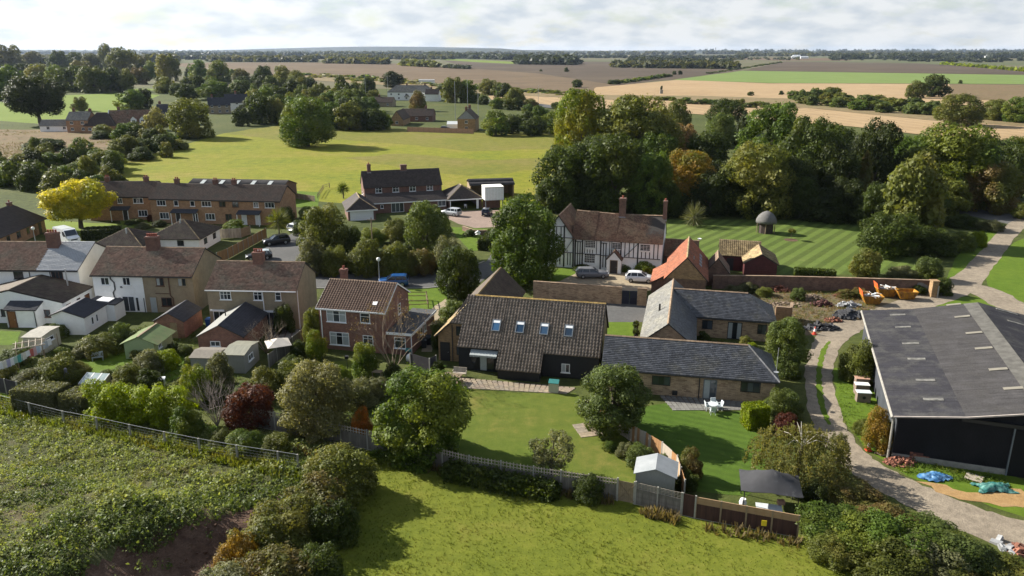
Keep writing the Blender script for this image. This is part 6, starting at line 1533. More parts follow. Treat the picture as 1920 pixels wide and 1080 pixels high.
L['wooddk'] = leafmat('leaves_wood_dark', (.018, .026, .020), (.034, .044, .028), None)
wood('woodland', '', 985, 1072, 121, 122, 22, 'wooddk', 70, 1, 260)
wood('woodland', '', 1150, 1385, 127, 130, 15, 'wood', 130, 2, 200); wood('woodland', '', 1180, 1370, 121, 124, 13, 'wooddk', 90, 3, 500)
wood('woodland', '', 800, 1000, 108, 114, 15, 'wooddk', 120, 4, 500); wood('woodland', '', 398, 590, 116, 117, 15, 'wood', 120, 5, 150); wood('woodland', '', 610, 722, 119, 121, 14, 'wood', 70, 6, 100); wood('woodland', '', 762, 820, 124, 127, 14, 'olive', 36, 7, 60); wood('woodland', '', 838, 882, 128, 130, 10, 'wooddk', 26, 8, 50)
wood('woodland', '', 590, 850, 111, 112, 12, 'wood', 110, 9, 500)
for i, (a, b, y0, y1, hh, n) in enumerate(((-60, 420, 112, 112, 12, 170), (-60, 330, 122, 118, 20, 120), (300, 760, 106, 106, 10, 150), (600, 1300, 103.2, 103.4, 8, 170), (1060, 1400, 109, 110, 8, 110), (1380, 1960, 106, 106, 9, 190), (1560, 1960, 112, 110, 13, 150), (1300, 1960, 102.2, 102, 8, 170), (-60, 700, 101.4, 101.6, 7, 180), (500, 1400, 99.6, 99.6, 6, 180), (1300, 2000, 99.2, 99, 8, 160), (-80, 600, 99, 99, 6, 140), (1700, 2000, 117, 118, 10, 50), (1350, 1500, 113, 113, 5, 40), (1560, 1720, 113.5, 114, 4, 40))):
    wood('woodland', '', a, b, y0, y1, hh, 'wood' if i % 2 else 'wooddk', n, 20 + i, 700)
# low hills on the skyline
hv = []; hf = []
for k, (yy, hmax, sd_) in enumerate(((9500, 55, 1), (13500, 95, 2))):
    mb = MB(); xs_ = np.linspace(-yy * .95, yy * .95, 60)
    zf = lambda x: hmax * (.35 + .3 * math.sin(x / yy * 5 + sd_) + .2 * math.sin(x / yy * 13 + 2 * sd_) + (.25 if x < 0 else -.05))
    for a, b in zip(xs_[:-1], xs_[1:]):
        za, zb_ = max(3, zf(a)), max(3, zf(b))
        mb.quad((a, yy, -1), (b, yy, -1), (b, yy + 900, zb_), (a, yy + 900, za)); mb.quad((a, yy + 900, za), (b, yy + 900, zb_), (b, yy + 2500, -1), (a, yy + 2500, -1))
    mb.obj('hills', None, ground('hill_wood', [(.3, (.030, .038, .026)), (.7, (.05, .055, .035))], .002, .01, .05, .1, bump=0), kind='structure')
# ------------------------------------------------------------------ fences and walls
M_fence = plain('grey_fence_boards', (.150, .135, .115), .9, .25, 2, stretch=(3, 3, .4), island=.12)
M_fencew = plain('silvered_fence_boards', (.36, .31, .25), .9, .25, 2, stretch=(3, 3, .4), island=.15)
M_fenceo = plain('orange_fence_boards', (.33, .175, .075), .85, .2, 2, stretch=(3, 3, .4), island=.12)
M_fenceb = plain('brown_creosote_boards', (.055, .026, .020), .85, .3, 2, stretch=(3, 3, .4), island=.15)
M_fencet = plain('new_fence_top', (.30, .195, .105), .85, .15, 2, stretch=(.4, .4, 3), island=.1)
M_post = plain('concrete_post', (.30, .285, .25), .9, .15, 3)
M_tan = plain('tan_fence_panels', (.40, .235, .165), .85, .15, 2)
M_wire = plain('fence_wire', (.32, .33, .33), .5, .1, metal=.4)
PANC = {}
def panel_mesh(w, h, style, seed):
    rr = random.Random(seed); mb = MB()
    if style == 'board':                        # vertical overlapping boards on rails
        n = max(3, int(w / .14))
        for i in range(n):
            x0 = -w / 2 + w * i / n; mb.hexa([(x0, -.012, 0), (x0 + w / n + .015, -.022, 0), (x0 + w / n + .015, .0, 0), (x0, .006, 0)], [(x0, -.012, h + rr.uniform(-.01, .01)), (x0 + w / n + .015, -.022, h), (x0 + w / n + .015, .0, h), (x0, .006, h)])
        for z in (.25, h * .55, h - .2): mb.box(-w / 2, w / 2, .008, .06, z, z + .08)
    elif style == 'lap':                        # horizontal lapped panel
        n = max(4, int(h / .13))
        for i in range(n):
            z0 = h * i / n; mb.hexa([(-w / 2, -.03, z0), (w / 2, -.03, z0), (w / 2, .0, z0), (-w / 2, .0, z0)], [(-w / 2, -.008, z0 + h / n), (w / 2, -.008, z0 + h / n), (w / 2, .0, z0 + h / n), (-w / 2, .0, z0 + h / n)])
        for x in (-w / 2, -w * .17, w * .17, w / 2 - .05): mb.box(x, x + .05, -.05, -.031, 0, h)
        mb.box(-w / 2, w / 2, -.05, .03, h, h + .03)
    elif style == 'planks':                     # rails only: the planks are pieces of their own
        for z in (.25, h * .55, h - .2): mb.box(-w / 2, w / 2, .008, .06, z, z + .08)
    elif style == 'trellis':
        for i in range(8): x = -w / 2 + w * i / 7; mb.box(x - .012, x + .012, -.02, .0, 0, h)
        for z in np.linspace(.02, h - .02, 5): mb.box(-w / 2, w / 2, .001, .02, z - .012, z + .012)
    elif style == 'picket':
        n = 9
        for i in range(n): x = -w / 2 + w * (i + .5) / n; mb.hexa([(x - .035, -.02, 0), (x + .035, -.02, 0), (x + .035, 0, 0), (x - .035, 0, 0)], [(x - .035, -.02, h + (i % 2) * .05), (x + .035, -.02, h + (i % 2) * .05), (x + .035, 0, h), (x - .035, 0, h)])
        for z in (.08, h - .15): mb.box(-w / 2, w / 2, .002, .04, z, z + .06)
    return mb.mesh('fence_panel')
def fence(name, label, line, h, m, style='board', bay=1.83, post=None, ph=.1, base=None, tops=None, mats=None, lean=0):
    """run of bays along a world line: each panel and each post a piece of its own"""
    o = thing(name, label, 'fence', (*line[0], 0)); x0, y0 = line[0]; first = True; idx = 0
    post = post or M_post
    pm = MB().box(-.055, .055, -.055, .055, -.1, h + ph).mesh('post')
    for a, b in zip(line[:-1], line[1:]):
        d = math.hypot(b[0] - a[0], b[1] - a[1]); n = max(1, round(d / bay)); w = d / n; an = math.atan2(b[1] - a[1], b[0] - a[0])
        pcs = {}
        for i in range(n + 1):
            x, y = a[0] + (b[0] - a[0]) * i / n - x0, a[1] + (b[1] - a[1]) * i / n - y0
            if i or first: put('post', pm, o, post, (x, y, 0), an)
            if i == n: break
            xm, ym = x + math.cos(an) * w / 2, y + math.sin(an) * w / 2
            k = (round(w, 2), style)
            if k not in pcs: pcs[k] = panel_mesh(w - .12, h, style, idx)
            mm = mats[idx % len(mats)] if mats else m
            fp = put('fence_panel', pcs[k], o, mm, (xm, ym, .06), an)
            if style == 'planks':
                kp = ('p', round(w, 2)); wp = (w - .12) / 6
                if kp not in pcs: pcs[kp] = MB().box(-wp / 2 + .008, wp / 2 - .008, -.02, .006, 0, h).mesh('board')
                for q in range(6): put('board', pcs[kp], fp, rnd.choice((mm, mm, mm, M_fenceo, M_fencew)), (-(w - .12) / 2 + wp * (q + .5), rnd.uniform(-.008, .0), rnd.uniform(-.03, .03)))
            if base:
                kb = ('b', round(w, 2))
                if kb not in pcs: pcs[kb] = MB().box(-w / 2 + .06, w / 2 - .06, -.02, .02, -.05, .055).mesh('gravel_board')
                put('gravel_board', pcs[kb], o, base, (xm, ym, 0), an)
            if tops:
                ts, th, tm_ = tops[idx % len(tops)]
                kt = (ts, round(w, 2), th)
                if kt not in pcs: pcs[kt] = panel_mesh(w - .12, th, ts, idx)
                put(ts + '_top', pcs[kt], o, tm_, (xm, ym, h + .08), an)
            idx += 1
        first = False
    return o
fence('panel_fence', 'grey panel fence with picket and trellis top along the near edge of the lawn', [P(478, 800), P(640, 832), P(690, 843), P(880, 893), P(1000, 914), P(1156, 938)], 1.25, M_fence, 'board', 2.2, ph=.62, base=M_post,
      tops=[('picket', .5, M_fencew)] * 2 + [('trellis', .45, M_fencew)] + [('picket', .5, M_fencew)] * 30)
g = thing('garden_gate', 'pale wooden gate with cross braces in the panel fence', 'gate', (*P(1157, 939), 0), math.atan2(P(1186, 945)[1] - P(1157, 939)[1], P(1186, 945)[0] - P(1157, 939)[0]))
gw = 1.25
for i in range(8): put('board', MB().box(.06 + i * gw / 8, .06 + (i + 1) * gw / 8 - .012, -.02, .0, .08, 1.75).mesh('board'), g, M_oak)
MB().bar((.1, -.035, .2), (gw, -.035, 1.6), .09, .03).bar((gw, -.04, .2), (.1, -.04, 1.6), .09, .03).obj('brace', g, M_oak)
for x in (0, gw + .1): MB().box(x - .05, x + .05, -.05, .05, -.1, 1.95).obj('post', g, M_post)
fence('trellis_fence', 'grey concrete posted fence with square trellis top right of the wooden gate', [P(1188, 945), P(1276, 966)], 1.25, M_fence, 'lap', 1.9, ph=.62, base=M_post, tops=[('trellis', .5, M_fencew)])
fence('panel_fence', 'dark brown fence bay joining the trellis fence and the creosoted fence', [P(1278, 966), P(1302, 972)], 1.75, M_fenceb, 'board', 1.4, base=M_post)
fence('creosoted_fence', 'brown creosoted fence with pale new boards along its top', [P(1303, 972), P(1494, 1008)], 1.15, M_fenceb, 'board', 1.95, ph=.62, base=M_post, tops=[('lap', .5, M_fencet)], post=M_oak)
x, y = P(1431, 985, .9); sg = MB().box(-.17, .17, -.03, .0, 0, .42).obj('notice', None, plain('yellow_notice', (.62, .45, .02), .5, .05), loc=(x, y - .12, .95), rz=-.2); tag(sg, 'small yellow notice on the brown creosoted fence', 'sign')
fence('boundary_fence', 'leaning fence of white and orange panels between the two lawns', [P(1098, 776), P(1240, 862), P(1268, 888), P(1282, 935)], 1.55, M_fencew, 'planks', 1.83, mats=[M_fencew, M_fenceo, M_fencew, M_fencew, M_fenceo, M_fencew], post=M_post)
fence('driveway_fence', 'orange brown board fence beside the parking driveway', [P(408, 494), P(428, 486), P(500, 446)], 1.7, M_fenceo, 'board', 1.83)
fence('garden_fence', 'dark grey panel fence at the far left by the clipped hedge', [P(-30, 730), P(36, 745)], 1.6, plain('dark_fence', (.05, .045, .05), .9, .2), 'board', 1.83)
fence('terrace_fence', 'board fence between the beige house terrace and the brick house', [P(505, 690), P(535, 668), P(578, 633)], 1.5, M_fence, 'board', 1.83)
fence('panel_fence', 'pale weathered panel fence behind the pyramid roofed bungalow', [P(410, 448), P(452, 446)], 1.7, M_fencew, 'board', 1.83)
fence('panel_fence', 'terracotta coloured panel fence around the far house beyond the paddock', [P(764, 247), P(888, 251)], 1.9, M_tan, 'board', 2.4, post=M_oak)
fence('panel_fence', 'short dark fence between the brick garage and the barn conversion', [P(770, 690), P(806, 700), P(818, 694)], 1.6, plain('dark_fence', (.05, .045, .05), .9, .2), 'board', 1.83)
fence('paddock_fence', 'low brown fence at the end of the terrace garden by the paddock', [P(552, 372), P(590, 378)], 1.2, M_oak, 'board', 1.83)
fence('panel_fence', 'plain board fence behind the white bungalow garden', [P(452, 446), P(470, 440)], 1.6, M_oak, 'board', 1.83)
# mesh fence along the strip behind the gardens
pts = [(-30, 757), (58, 780), (121, 796), (184, 808), (246, 822), (311, 836), (375, 849), (446, 862), (523, 874), (560, 880)]
o = thing('mesh_fence', 'wire mesh fence on grey concrete posts behind the gardens', 'fence', (*P(*pts[0]), 0)); bx0, by0 = P(*pts[0])
pm = MB().hexa([(-.08, -.08, -.1), (.08, -.08, -.1), (.08, .08, -.1), (-.08, .08, -.1)], [(-.06, -.06, 1.35), (.06, -.06, 1.35), (.06, .06, 1.35), (-.06, .06, 1.35)]).mesh('post')
W3 = [P(*q) for q in pts]
for x, y in W3: put('post', pm, o, M_post, (x - bx0, y - by0, 0), -.25)
tw = MB(); wm = MB()
for a, b in zip(W3[:-1], W3[1:]):
    A = Vector((a[0] - bx0, a[1] - by0, 0)); B = Vector((b[0] - bx0, b[1] - by0, 0)); tw.bar(A + Vector((0, 0, 1.33)), B + Vector((0, 0, 1.33)), .03)
    for z in (.3, .55, .8, 1.05): wm.bar(A + Vector((0, 0, z)), B + Vector((0, 0, z)), .007)
    n = 12
    for i in range(1, n): q = A.lerp(B, i / n); wm.bar(q + Vector((0, 0, .1)), q + Vector((0, 0, 1.3)), .005)
tw.obj('top_rail', o, M_wire); wm.obj('mesh', o, M_wire, kind='stuff')
x, y = P(141, 780); tag(MB().box(-.45, .45, -.02, .02, 0, .55).obj('notice', None, M_wframe, loc=(x, y - .1, .35), rz=-.25), 'white rectangular board hung on the mesh fence', 'sign')
# brick walls
def bwall(name, label, line, h, m, t=.3, cope=True, pier=None):
    o = thing(name, label, 'wall', (*line[0], 0)); mb = MB(); cp = MB(); x0, y0 = line[0]
    for a, b in zip(line[:-1], line[1:]):
        d = math.hypot(b[0] - a[0], b[1] - a[1]); an = math.atan2(b[1] - a[1], b[0] - a[0])
        me = MB().box(0, d, -t / 2, t / 2, -.1, h).mesh('brickwork'); put('brickwork', me, o, m, (a[0] - x0, a[1] - y0, 0), an)
        n = max(1, int(d / .45)); mc = MB()
        for i in range(n): mc.box(d * i / n + .006, d * (i + 1) / n - .006, -t / 2 - .03, t / 2 + .03, h + .002, h + .07 + rnd.uniform(-.006, .006))
        put('coping', mc.mesh('coping'), o, T_ridge, (a[0] - x0, a[1] - y0, 0), an, kind='stuff')
    return o
bwall('garden_wall', 'long old brick garden wall below the striped lawn', [P(1335, 541), P(1440, 542), P(1600, 546), P(1752, 551)], 1.9, M_brick_old)
tag(MB().box(-.42, .42, -.42, .42, -.1, 2.2).box(-.5, .5, -.5, .5, 2.201, 2.32).obj('gate_pier', None, M_brick_buff, loc=(*P(1748, 556), 0)), 'square brick pier with a pale cap at the end of the garden wall', 'gate pier')
bwall('courtyard_wall', 'mixed brick courtyard wall in front of the timber framed house', [P(1000, 558), P(1165, 570)], 2.3, M_brick_stock)
bwall('courtyard_wall', 'short stretch of courtyard wall right of the navy gates', [P(1194, 572), P(1212, 573)], 2.3, M_brick_stock)
o = thing('double_gate', 'navy blue double gates in the courtyard wall', 'gate', (*P(1165, 570), 0), math.atan2(P(1194, 572)[1] - P(1165, 570)[1], P(1194, 572)[0] - P(1165, 570)[0]))
navy = plain('navy_paint', (.012, .016, .035), .5, .1); gl_ = math.dist(P(1165, 570), P(1194, 572))
for i in range(2): MB().box(.05 + i * gl_ / 2, gl_ / 2 - .02 + i * gl_ / 2, -.06, .0, .08, 1.9).obj('leaf', o, navy)
for i in range(2): MB().box(.05 + i * gl_ / 2, gl_ / 2 - .02 + i * gl_ / 2, -.09, -.061, .9, 1.05).obj('rail', o, navy)
bwall('drive_wall', 'curved low brick wall under the block paved drive', [P(868, 432), P(890, 440), P(915, 440), P(935, 434)], .8, M_brick_old)
bwall('yard_wall', 'orange brick stub wall at the right end of the slate range', [P(1452, 604), P(1480, 606), P(1482, 596)], 2.0, M_brick_or)
bwall('planter_wall', 'low brick planter wall beside the white van', [P(176, 462), P(196, 463)], .6, M_brick_or)
# hay coloured rail fences
def rails(label, line, h=1.1, m=M_oak, n=2, bay=2.4, name='rail_fence'):
    o = thing(name, label, 'fence', (*line[0], 0)); x0, y0 = line[0]
    pm = MB().box(-.06, .06, -.06, .06, -.1, h).mesh('post')
    for a, b in zip(line[:-1], line[1:]):
        d = math.dist(a, b); k = max(1, round(d / bay)); an = math.atan2(b[1] - a[1], b[0] - a[0])
        rm = MB().box(0, d / k, -.09, -.061, 0, .1).mesh('rail')
        for i in range(k + 1):
            q = (a[0] + (b[0] - a[0]) * i / k - x0, a[1] + (b[1] - a[1]) * i / k - y0)
            put('post', pm, o, m, (*q, 0), an)
            if i < k:
                for j in range(n): put('rail', rm, o, m, (*q, h * (.45 + .42 * j)), an)
    return o
rails('grey rail fence around the small front lawn right of the brick house', [P(764, 562), P(800, 562), P(803, 578), P(766, 580)], 1.2)
rails('post and rail fence at the paddock corner behind the terrace', [P(596, 372), P(606, 356), P(618, 352)], 1.2)

# ------------------------------------------------------------------ vehicles
M_tyre = plain('tyre', (.015, .015, .016), .85, .1); M_rim = plain('wheel_rim', (.38, .39, .40), .35, .05, metal=.7)
M_cargl = glassmat('car_glass', (.018, .022, .028), .05); M_lamp = plain('headlamp', (.60, .62, .64), .2, .05); M_tail = plain('tail_lamp', (.30, .012, .012), .3, .05)
M_plate = plain('number_plate', (.62, .60, .45), .5, .05); M_trim = plain('black_trim', (.02, .02, .022), .6, .1)
def paint(name, c, rough=.28):
    m = plain(name, c, rough, .02); b = m.node_tree.nodes['Principled BSDF']; b.inputs['Coat Weight'].default_value = .6; b.inputs['Coat Roughness'].default_value = .08; return m
def car(label, px, py, ang, pm, kind='hatch', Ln=4.2, Wd=1.76, Ht=1.5, name='parked_car', cat='car', dark_roof=None):
    """body lofted from a side profile; x forward"""
    x, y = P(px, py); o = thing(name, label, cat, (x, y, .025), ang, 'parked cars' if cat == 'car' else None)
    P_ = {'hatch': dict(belt=[(-.5, .52), (-.49, .92), (-.47, .98), (.20, .98), (.26, .95), (.44, .80), (.495, .64), (.5, .40)], roof=[(-.485, .95), (-.40, 1.42), (-.28, 1.5), (-.02, 1.5), (.06, 1.42), (.24, .96)]),
          'estate': dict(belt=[(-.5, .52), (-.495, .92), (-.48, .98), (.17, .96), (.22, .94), (.45, .82), (.495, .66), (.5, .40)], roof=[(-.49, .96), (-.43, 1.40), (-.36, 1.47), (-.02, 1.47), (.04, 1.40), (.20, .95)]),
          'suv': dict(belt=[(-.5, .55), (-.495, 1.02), (-.48, 1.08), (.20, 1.06), (.26, 1.04), (.46, .94), (.495, .78), (.5, .45)], roof=[(-.49, 1.05), (-.43, 1.58), (-.36, 1.66), (.0, 1.66), (.06, 1.58), (.23, 1.05)])}[kind]
    k = Ht / P_['roof'][2][1]; w = Wd / 2
    def ring(xx, z, hw): return [(xx * Ln, -hw, z), (xx * Ln, hw, z)]
    b = MB(); low = .22
    bl = [(q[0], q[1] * k) for q in P_['belt']]
    secs = []                                                       # cross-sections along the length: sill, waist bulge, top of body
    for i, (xx, zt) in enumerate(bl):
        if i < 1: continue
    xs_ = [-.5, -.485, -.44, -.30, 0, .24, .40, .47, .5]
    def top(xx):
        for (a, za), (c_, zc_) in zip(bl[1:-1], bl[2:]):
            if a <= xx <= c_: return za + (zc_ - za) * (xx - a) / max(1e-6, c_ - a)
        return bl[1][1] if xx < 0 else bl[-2][1]
    for xx in xs_:
        e = abs(xx) / .5; t_ = 1 - .16 * max(0, (e - .80) / .20) ** 1.5
        zt = top(xx); zb_ = low + .14 * max(0, (e - .85) / .15)
        secs.append([(xx * Ln, -w * .93 * t_, zb_), (xx * Ln, -w * t_, zb_ + .2), (xx * Ln, -w * t_, zt * .78), (xx * Ln, -w * .93 * t_, zt), (xx * Ln, w * .93 * t_, zt), (xx * Ln, w * t_, zt * .78), (xx * Ln, w * t_, zb_ + .2), (xx * Ln, w * .93 * t_, zb_)])
    base = 0
    for s_ in secs: b.v += s_
    for i in range(len(secs) - 1):
        for j in range(8):
            jj = (j + 1) % 8; b.f.append((i * 8 + j, i * 8 + jj, (i + 1) * 8 + jj, (i + 1) * 8 + j))
    b.f.append(tuple(range(8))); b.f.append(tuple(range((len(secs) - 1) * 8, len(secs) * 8))[::-1])
    body = b.mesh('body', True); put('body', body, o, pm)
    # roof skin and pillars in paint; windows in glass
    rf = [(q[0] * Ln, q[1] * k) for q in P_['roof']]; wb, wt = w * .90, w * .72
    r = MB(); r.hexa([(rf[1][0], -wt - .03, rf[1][1]), (rf[4][0], -wt - .03, rf[4][1]), (rf[4][0], wt + .03, rf[4][1]), (rf[1][0], wt + .03, rf[1][1])], [(rf[2][0], -wt, rf[2][1]), (rf[3][0], -wt, rf[3][1]), (rf[3][0], wt, rf[3][1]), (rf[2][0], wt, rf[2][1])])
    mid = (rf[0][0] + rf[5][0]) / 2 + .05 * Ln
    for s_ in (-1, 1):
        r.bar((rf[0][0] + .05, s_ * wb, rf[0][1] - .04), (rf[1][0] + .03, s_ * (wt + .02), rf[1][1]), .10, .06); r.bar((rf[5][0], s_ * wb, rf[5][1] - .03), (rf[4][0], s_ * (wt + .02), rf[4][1]), .08, .06)
        r.bar((mid, s_ * (wb + .005), rf[0][1]), (mid - .03, s_ * (wt + .03), rf[1][1]), .09, .05); r.bar((rf[0][0] * .62 + mid * .1, s_ * (wb + .005), rf[0][1]), (rf[0][0] * .60 + mid * .1, s_ * (wt + .03), rf[1][1]), .09, .05)
    r.obj('roof', o, dark_roof or pm, False)
    gl = MB(); gl.hexa([(rf[0][0] + .02, -wb + .01, rf[0][1] - .03), (rf[5][0], -wb + .01, rf[5][1] - .03), (rf[5][0], wb - .01, rf[5][1] - .03), (rf[0][0] + .02, wb - .01, rf[0][1] - .03)], [(rf[1][0] + .02, -wt, rf[1][1] - .006), (rf[4][0] - .02, -wt, rf[4][1] - .006), (rf[4][0] - .02, wt, rf[4][1] - .006), (rf[1][0] + .02, wt, rf[1][1] - .006)]); gl.obj('window', o, M_cargl)
    wr = .32 if kind != 'suv' else .37
    for ax_ in (-.30, .315):
        for s_ in (-1, 1):
            wmh = MB(); cz = wr; n = 14
            ring_ = lambda rad, yy: [(ax_ * Ln + rad * math.cos(6.283 * q / n), yy, cz + rad * math.sin(6.283 * q / n)) for q in range(n)]
            wmh.hexa(ring_(wr, s_ * (w - .20)), ring_(wr, s_ * (w + .015))); wh = wmh.obj('wheel', o, M_tyre)
            rm = MB(); rm.hexa(ring_(wr * .62, s_ * (w + .012)), ring_(wr * .56, s_ * (w + .025))); rm.obj('rim', wh, M_rim)
    for s_ in (-1, 1):
        MB().cbox((.478 * Ln, s_ * w * .62, top(.46) * .86), (.16, .34, .15)).obj('headlight', o, M_lamp); MB().cbox((-.492 * Ln, s_ * w * .70, top(-.47) * .82), (.06, .26, .22)).obj('tail_light', o, M_tail)
        MB().cbox((rf[5][0] - .12, s_ * (w + .06), rf[5][1] + .03), (.12, .16, .12)).obj('mirror', o, pm)
    MB().cbox((.503 * Ln, 0, .42), (.03, .5, .11)).obj('number_plate', o, M_plate); MB().cbox((-.503 * Ln, 0, .62), (.03, .5, .11)).obj('number_plate', o, M_plate)
    MB().cbox((.497 * Ln, 0, .55), (.03, Wd * .5, .14)).obj('grille', o, M_trim)
    return o
silver = paint('silver_paint', (.50, .52, .54)); whitep = paint('white_car_paint', (.74, .76, .78)); blackp = paint('black_car_paint', (.014, .015, .018)); bluep = paint('blue_car_paint', (.012, .07, .22)); greyp = paint('grey_car_paint', (.16, .165, .18)); dbluep = paint('dark_blue_paint', (.03, .035, .06)); lgrey = paint('light_grey_roof', (.42, .48, .50))
car('bright blue hatchback parked on the lane behind the brick house', 738, 536, D(184), bluep, 'suv', 4.3, 1.85, 1.62)
car('grey estate car on the forecourt of the timber framed house', 1110, 520, D(2), greyp, 'estate', 4.8, 1.85, 1.48)
car('small white hatchback on the forecourt right of the grey estate', 1199, 528, D(-10), whitep, 'hatch', 4.1, 1.75, 1.5)
car('black estate car parked on the driveway below the palm', 519, 458, D(208), blackp, 'suv', 4.5, 1.85, 1.66)
car('white hatchback parked deep in the driveway beside the hedge', 558, 432, D(62), whitep, 'hatch', 4.1, 1.75, 1.5)
car('silver hatchback on the block drive beside the carport', 846, 404, D(150), silver, 'suv', 4.2, 1.75, 1.62)
car('dark blue hatchback at the right of the block drive', 913, 403, D(82), dbluep, 'hatch', 4.0, 1.72, 1.52)
car('dark car half hidden behind the beige house chimney', 486, 486, D(200), blackp, 'hatch', 4.1, 1.75, 1.48, dark_roof=lgrey)
car('dark car glimpsed under the trees behind the lawn', 1347, 302, D(0), dbluep, 'hatch', 4.1, 1.75, 1.48)
car('small dark car passing on the far road beyond the paddock', 835, 243, D(0), blackp, 'hatch', 4.1, 1.75, 1.5)
# white panel van
x, y = P(127, 454); o = thing('panel_van', 'white high roofed panel van parked beside the bungalow', 'van', (x, y, .02), D(-38))
vb = MB(); w = .98; prof = [(-2.8, .38), (-2.85, .5), (-2.85, 2.35), (-2.7, 2.5), (1.25, 2.5), (1.5, 2.42), (2.15, 1.42), (2.75, 1.18), (2.85, .95), (2.85, .4)]
for s0, s1, i0, i1 in ((-w, w, 0, 0),): vb.prism(prof, w, -w, 'y')
vb.obj('body', o, whitep); sw_ = MB()
sw_.hexa([(1.52, -w + .08, 2.30), (2.12, -w + .05, 1.46), (2.12, w - .05, 1.46), (1.52, w - .08, 2.30)], [(1.58, -w + .08, 2.33), (2.18, -w + .05, 1.48), (2.18, w - .05, 1.48), (1.58, w - .08, 2.33)]).obj('windscreen', o, M_cargl)
for s_ in (-1, 1):
    MB().hexa([(.75, s_ * (w - .01), 1.45), (1.95, s_ * (w - .01), 1.45), (1.5, s_ * (w - .01), 2.15), (.75, s_ * (w - .01), 2.15)][::s_], [(.75, s_ * (w + .012), 1.45), (1.95, s_ * (w + .012), 1.45), (1.5, s_ * (w + .012), 2.15), (.75, s_ * (w + .012), 2.15)][::s_]).obj('window', o, M_cargl)
    MB().cbox((2.72, s_ * .75, 1.0), (.25, .35, .22)).obj('headlight', o, M_lamp); MB().cbox((-2.86, s_ * .85, 1.1), (.04, .16, .5)).obj('tail_light', o, M_tail); MB().cbox((1.75, s_ * (w + .14), 1.55), (.12, .25, .3)).obj('mirror', o, M_trim)
    for ax_ in (-1.7, 1.85):
        n = 14; rg_ = lambda rad, yy: [(ax_ + rad * math.cos(6.283 * q / n), yy, .36 + rad * math.sin(6.283 * q / n)) for q in range(n)]
        wh = MB().hexa(rg_(.36, s_ * (w - .24)), rg_(.36, s_ * (w + .01))).obj('wheel', o, M_tyre); MB().hexa(rg_(.22, s_ * (w + .008)), rg_(.2, s_ * (w + .02))).obj('rim', wh, M_rim)
MB().cbox((2.83, 0, .85), (.06, 1.1, .22)).obj('grille', o, M_trim); MB().cbox((2.86, 0, .5), (.04, .5, .11)).obj('number_plate', o, M_plate); MB().box(-2.6, .9, -.9, .9, 2.5, 2.55).obj('roof_panel', o, M_curtain)

# ------------------------------------------------------------------ garden buildings and furniture
def shed(name, label, p, ang, w, d, ze, zr, wm, rm, axis='y', cat='shed', door=None, ov=.15, kind=None, win=None, felt=True):
    x, y = P(*p) if len(p) == 2 else p[:2]; h = House(name, label, cat, (x, y), ang); b = (0, w, 0, d)
    h.wall(0, w, 0, d, ze, wm, zr, axis)
    h.gable(0, w, 0, d, ze, zr, rm, ov, .12, axis, kind=kind, ridge=None, th=.05, tw=.3, ch=.3)
    if door: h.door(door[0], b, door[1], .8, min(1.9, ze - .1), door[2], wm)
    for s_, u, z, ww, hh in (win or ()): h.win(s_, b, u, z, ww, hh, 2)
    return h
M_greenf = plain('green_roof_felt', (.115, .165, .060), .9, .15, 1.5, c2=(.15, .155, .07)); M_pgreen = plain('pale_green_boards', (.30, .36, .20), .8, .1, stretch=(1, 1, 6))
hs = shed('garden_shed', 'garden shed with a green felt roof and pale green walls', (-41.9, 78.0, 0), D(-2), 3.3, 4.2, 1.8, 2.5, M_pgreen, M_greenf, 'y', ov=.5, win=(('r', 1.2, .9, .7, .6),))
MB().box(1.55, 1.75, -.14, 4.34, 2.58, 2.65).obj('ridge_cap', hs.o, M_oak)
hs = shed('brick_outhouse', 'small brick outhouse with a mossy slate roof between the pair of semis and its garden', (-41.5, 84.5, 0), D(-3), 3.5, 4.8, 2.0, 3.0, M_brick_red, T_slate_b, 'y', kind='flat', cat='outbuilding', door=('f', 2.3, M_oak))
hs = shed('brick_outhouse', 'brick outhouse behind the beige house, roof coloured sunlit left and shaded right', (-34.4, 79.3, 0), D(-2), 5.0, 7.8, 2.1, 3.4, M_brick_red, plain('sunlit_slate_felt', (.21, .21, .195), .8, .12, 2), 'y', cat='outbuilding', win=(('f', 1.9, 1.0, 1.1, .6),))
hs.slopes([[(5.2, -.16, 2.15), (5.2, 7.96, 2.15), (2.5, 7.96, 3.56), (2.5, -.16, 3.56)]], T_slate_b, .3, .25, name='roof'); hs.pipe([(1.4, 4.6, 2.8), (1.4, 4.6, 3.6)], M_bframe, .07, 'flue')  # pale left and dark right slope: sun and shade put into the colours
M_poly = plain('corrugated_plastic', (.22, .215, .165), .5, .15, 1, stretch=(6, 1, 1)); M_greyb = plain('grey_boards', (.26, .26, .24), .85, .1, stretch=(6, 6, 1))
hs = shed('garden_shed', 'grey boarded lean-to shed with a corrugated plastic roof, behind the leafless shrub', (-29.8, 74.2, 0), D(-4), 2.2, 3.8, 2.0, 2.3, M_greyb, M_poly, 'x', win=(('r', 1.6, .9, 1.2, .7),))
hs = shed('garden_shed', 'low shed with a flat brown felt roof left of the corrugated one', (-33.4, 74.6, 0), D(-3), 2.8, 2.8, 1.5, 1.8, M_greyb, plain('brown_felt', (.17, .15, .125), .9, .15), 'x')
hs = shed('flat_roofed_shed', 'cream flat roofed shed beside the white semi extension', (-53.5, 79.2, 0), D(-1), 2.0, 3.4, 2.0, 2.12, plain('cream_boards', (.46, .43, .34), .8, .1), plain('pale_roof_sheet', (.30, .28, .24), .8, .15), 'x', win=(('r', 1.4, 1.1, 1.6, .5),))
o = thing('pergola', 'pale timber pergola frame beside the washing line', 'pergola', (*P(36, 690), 0), D(30))
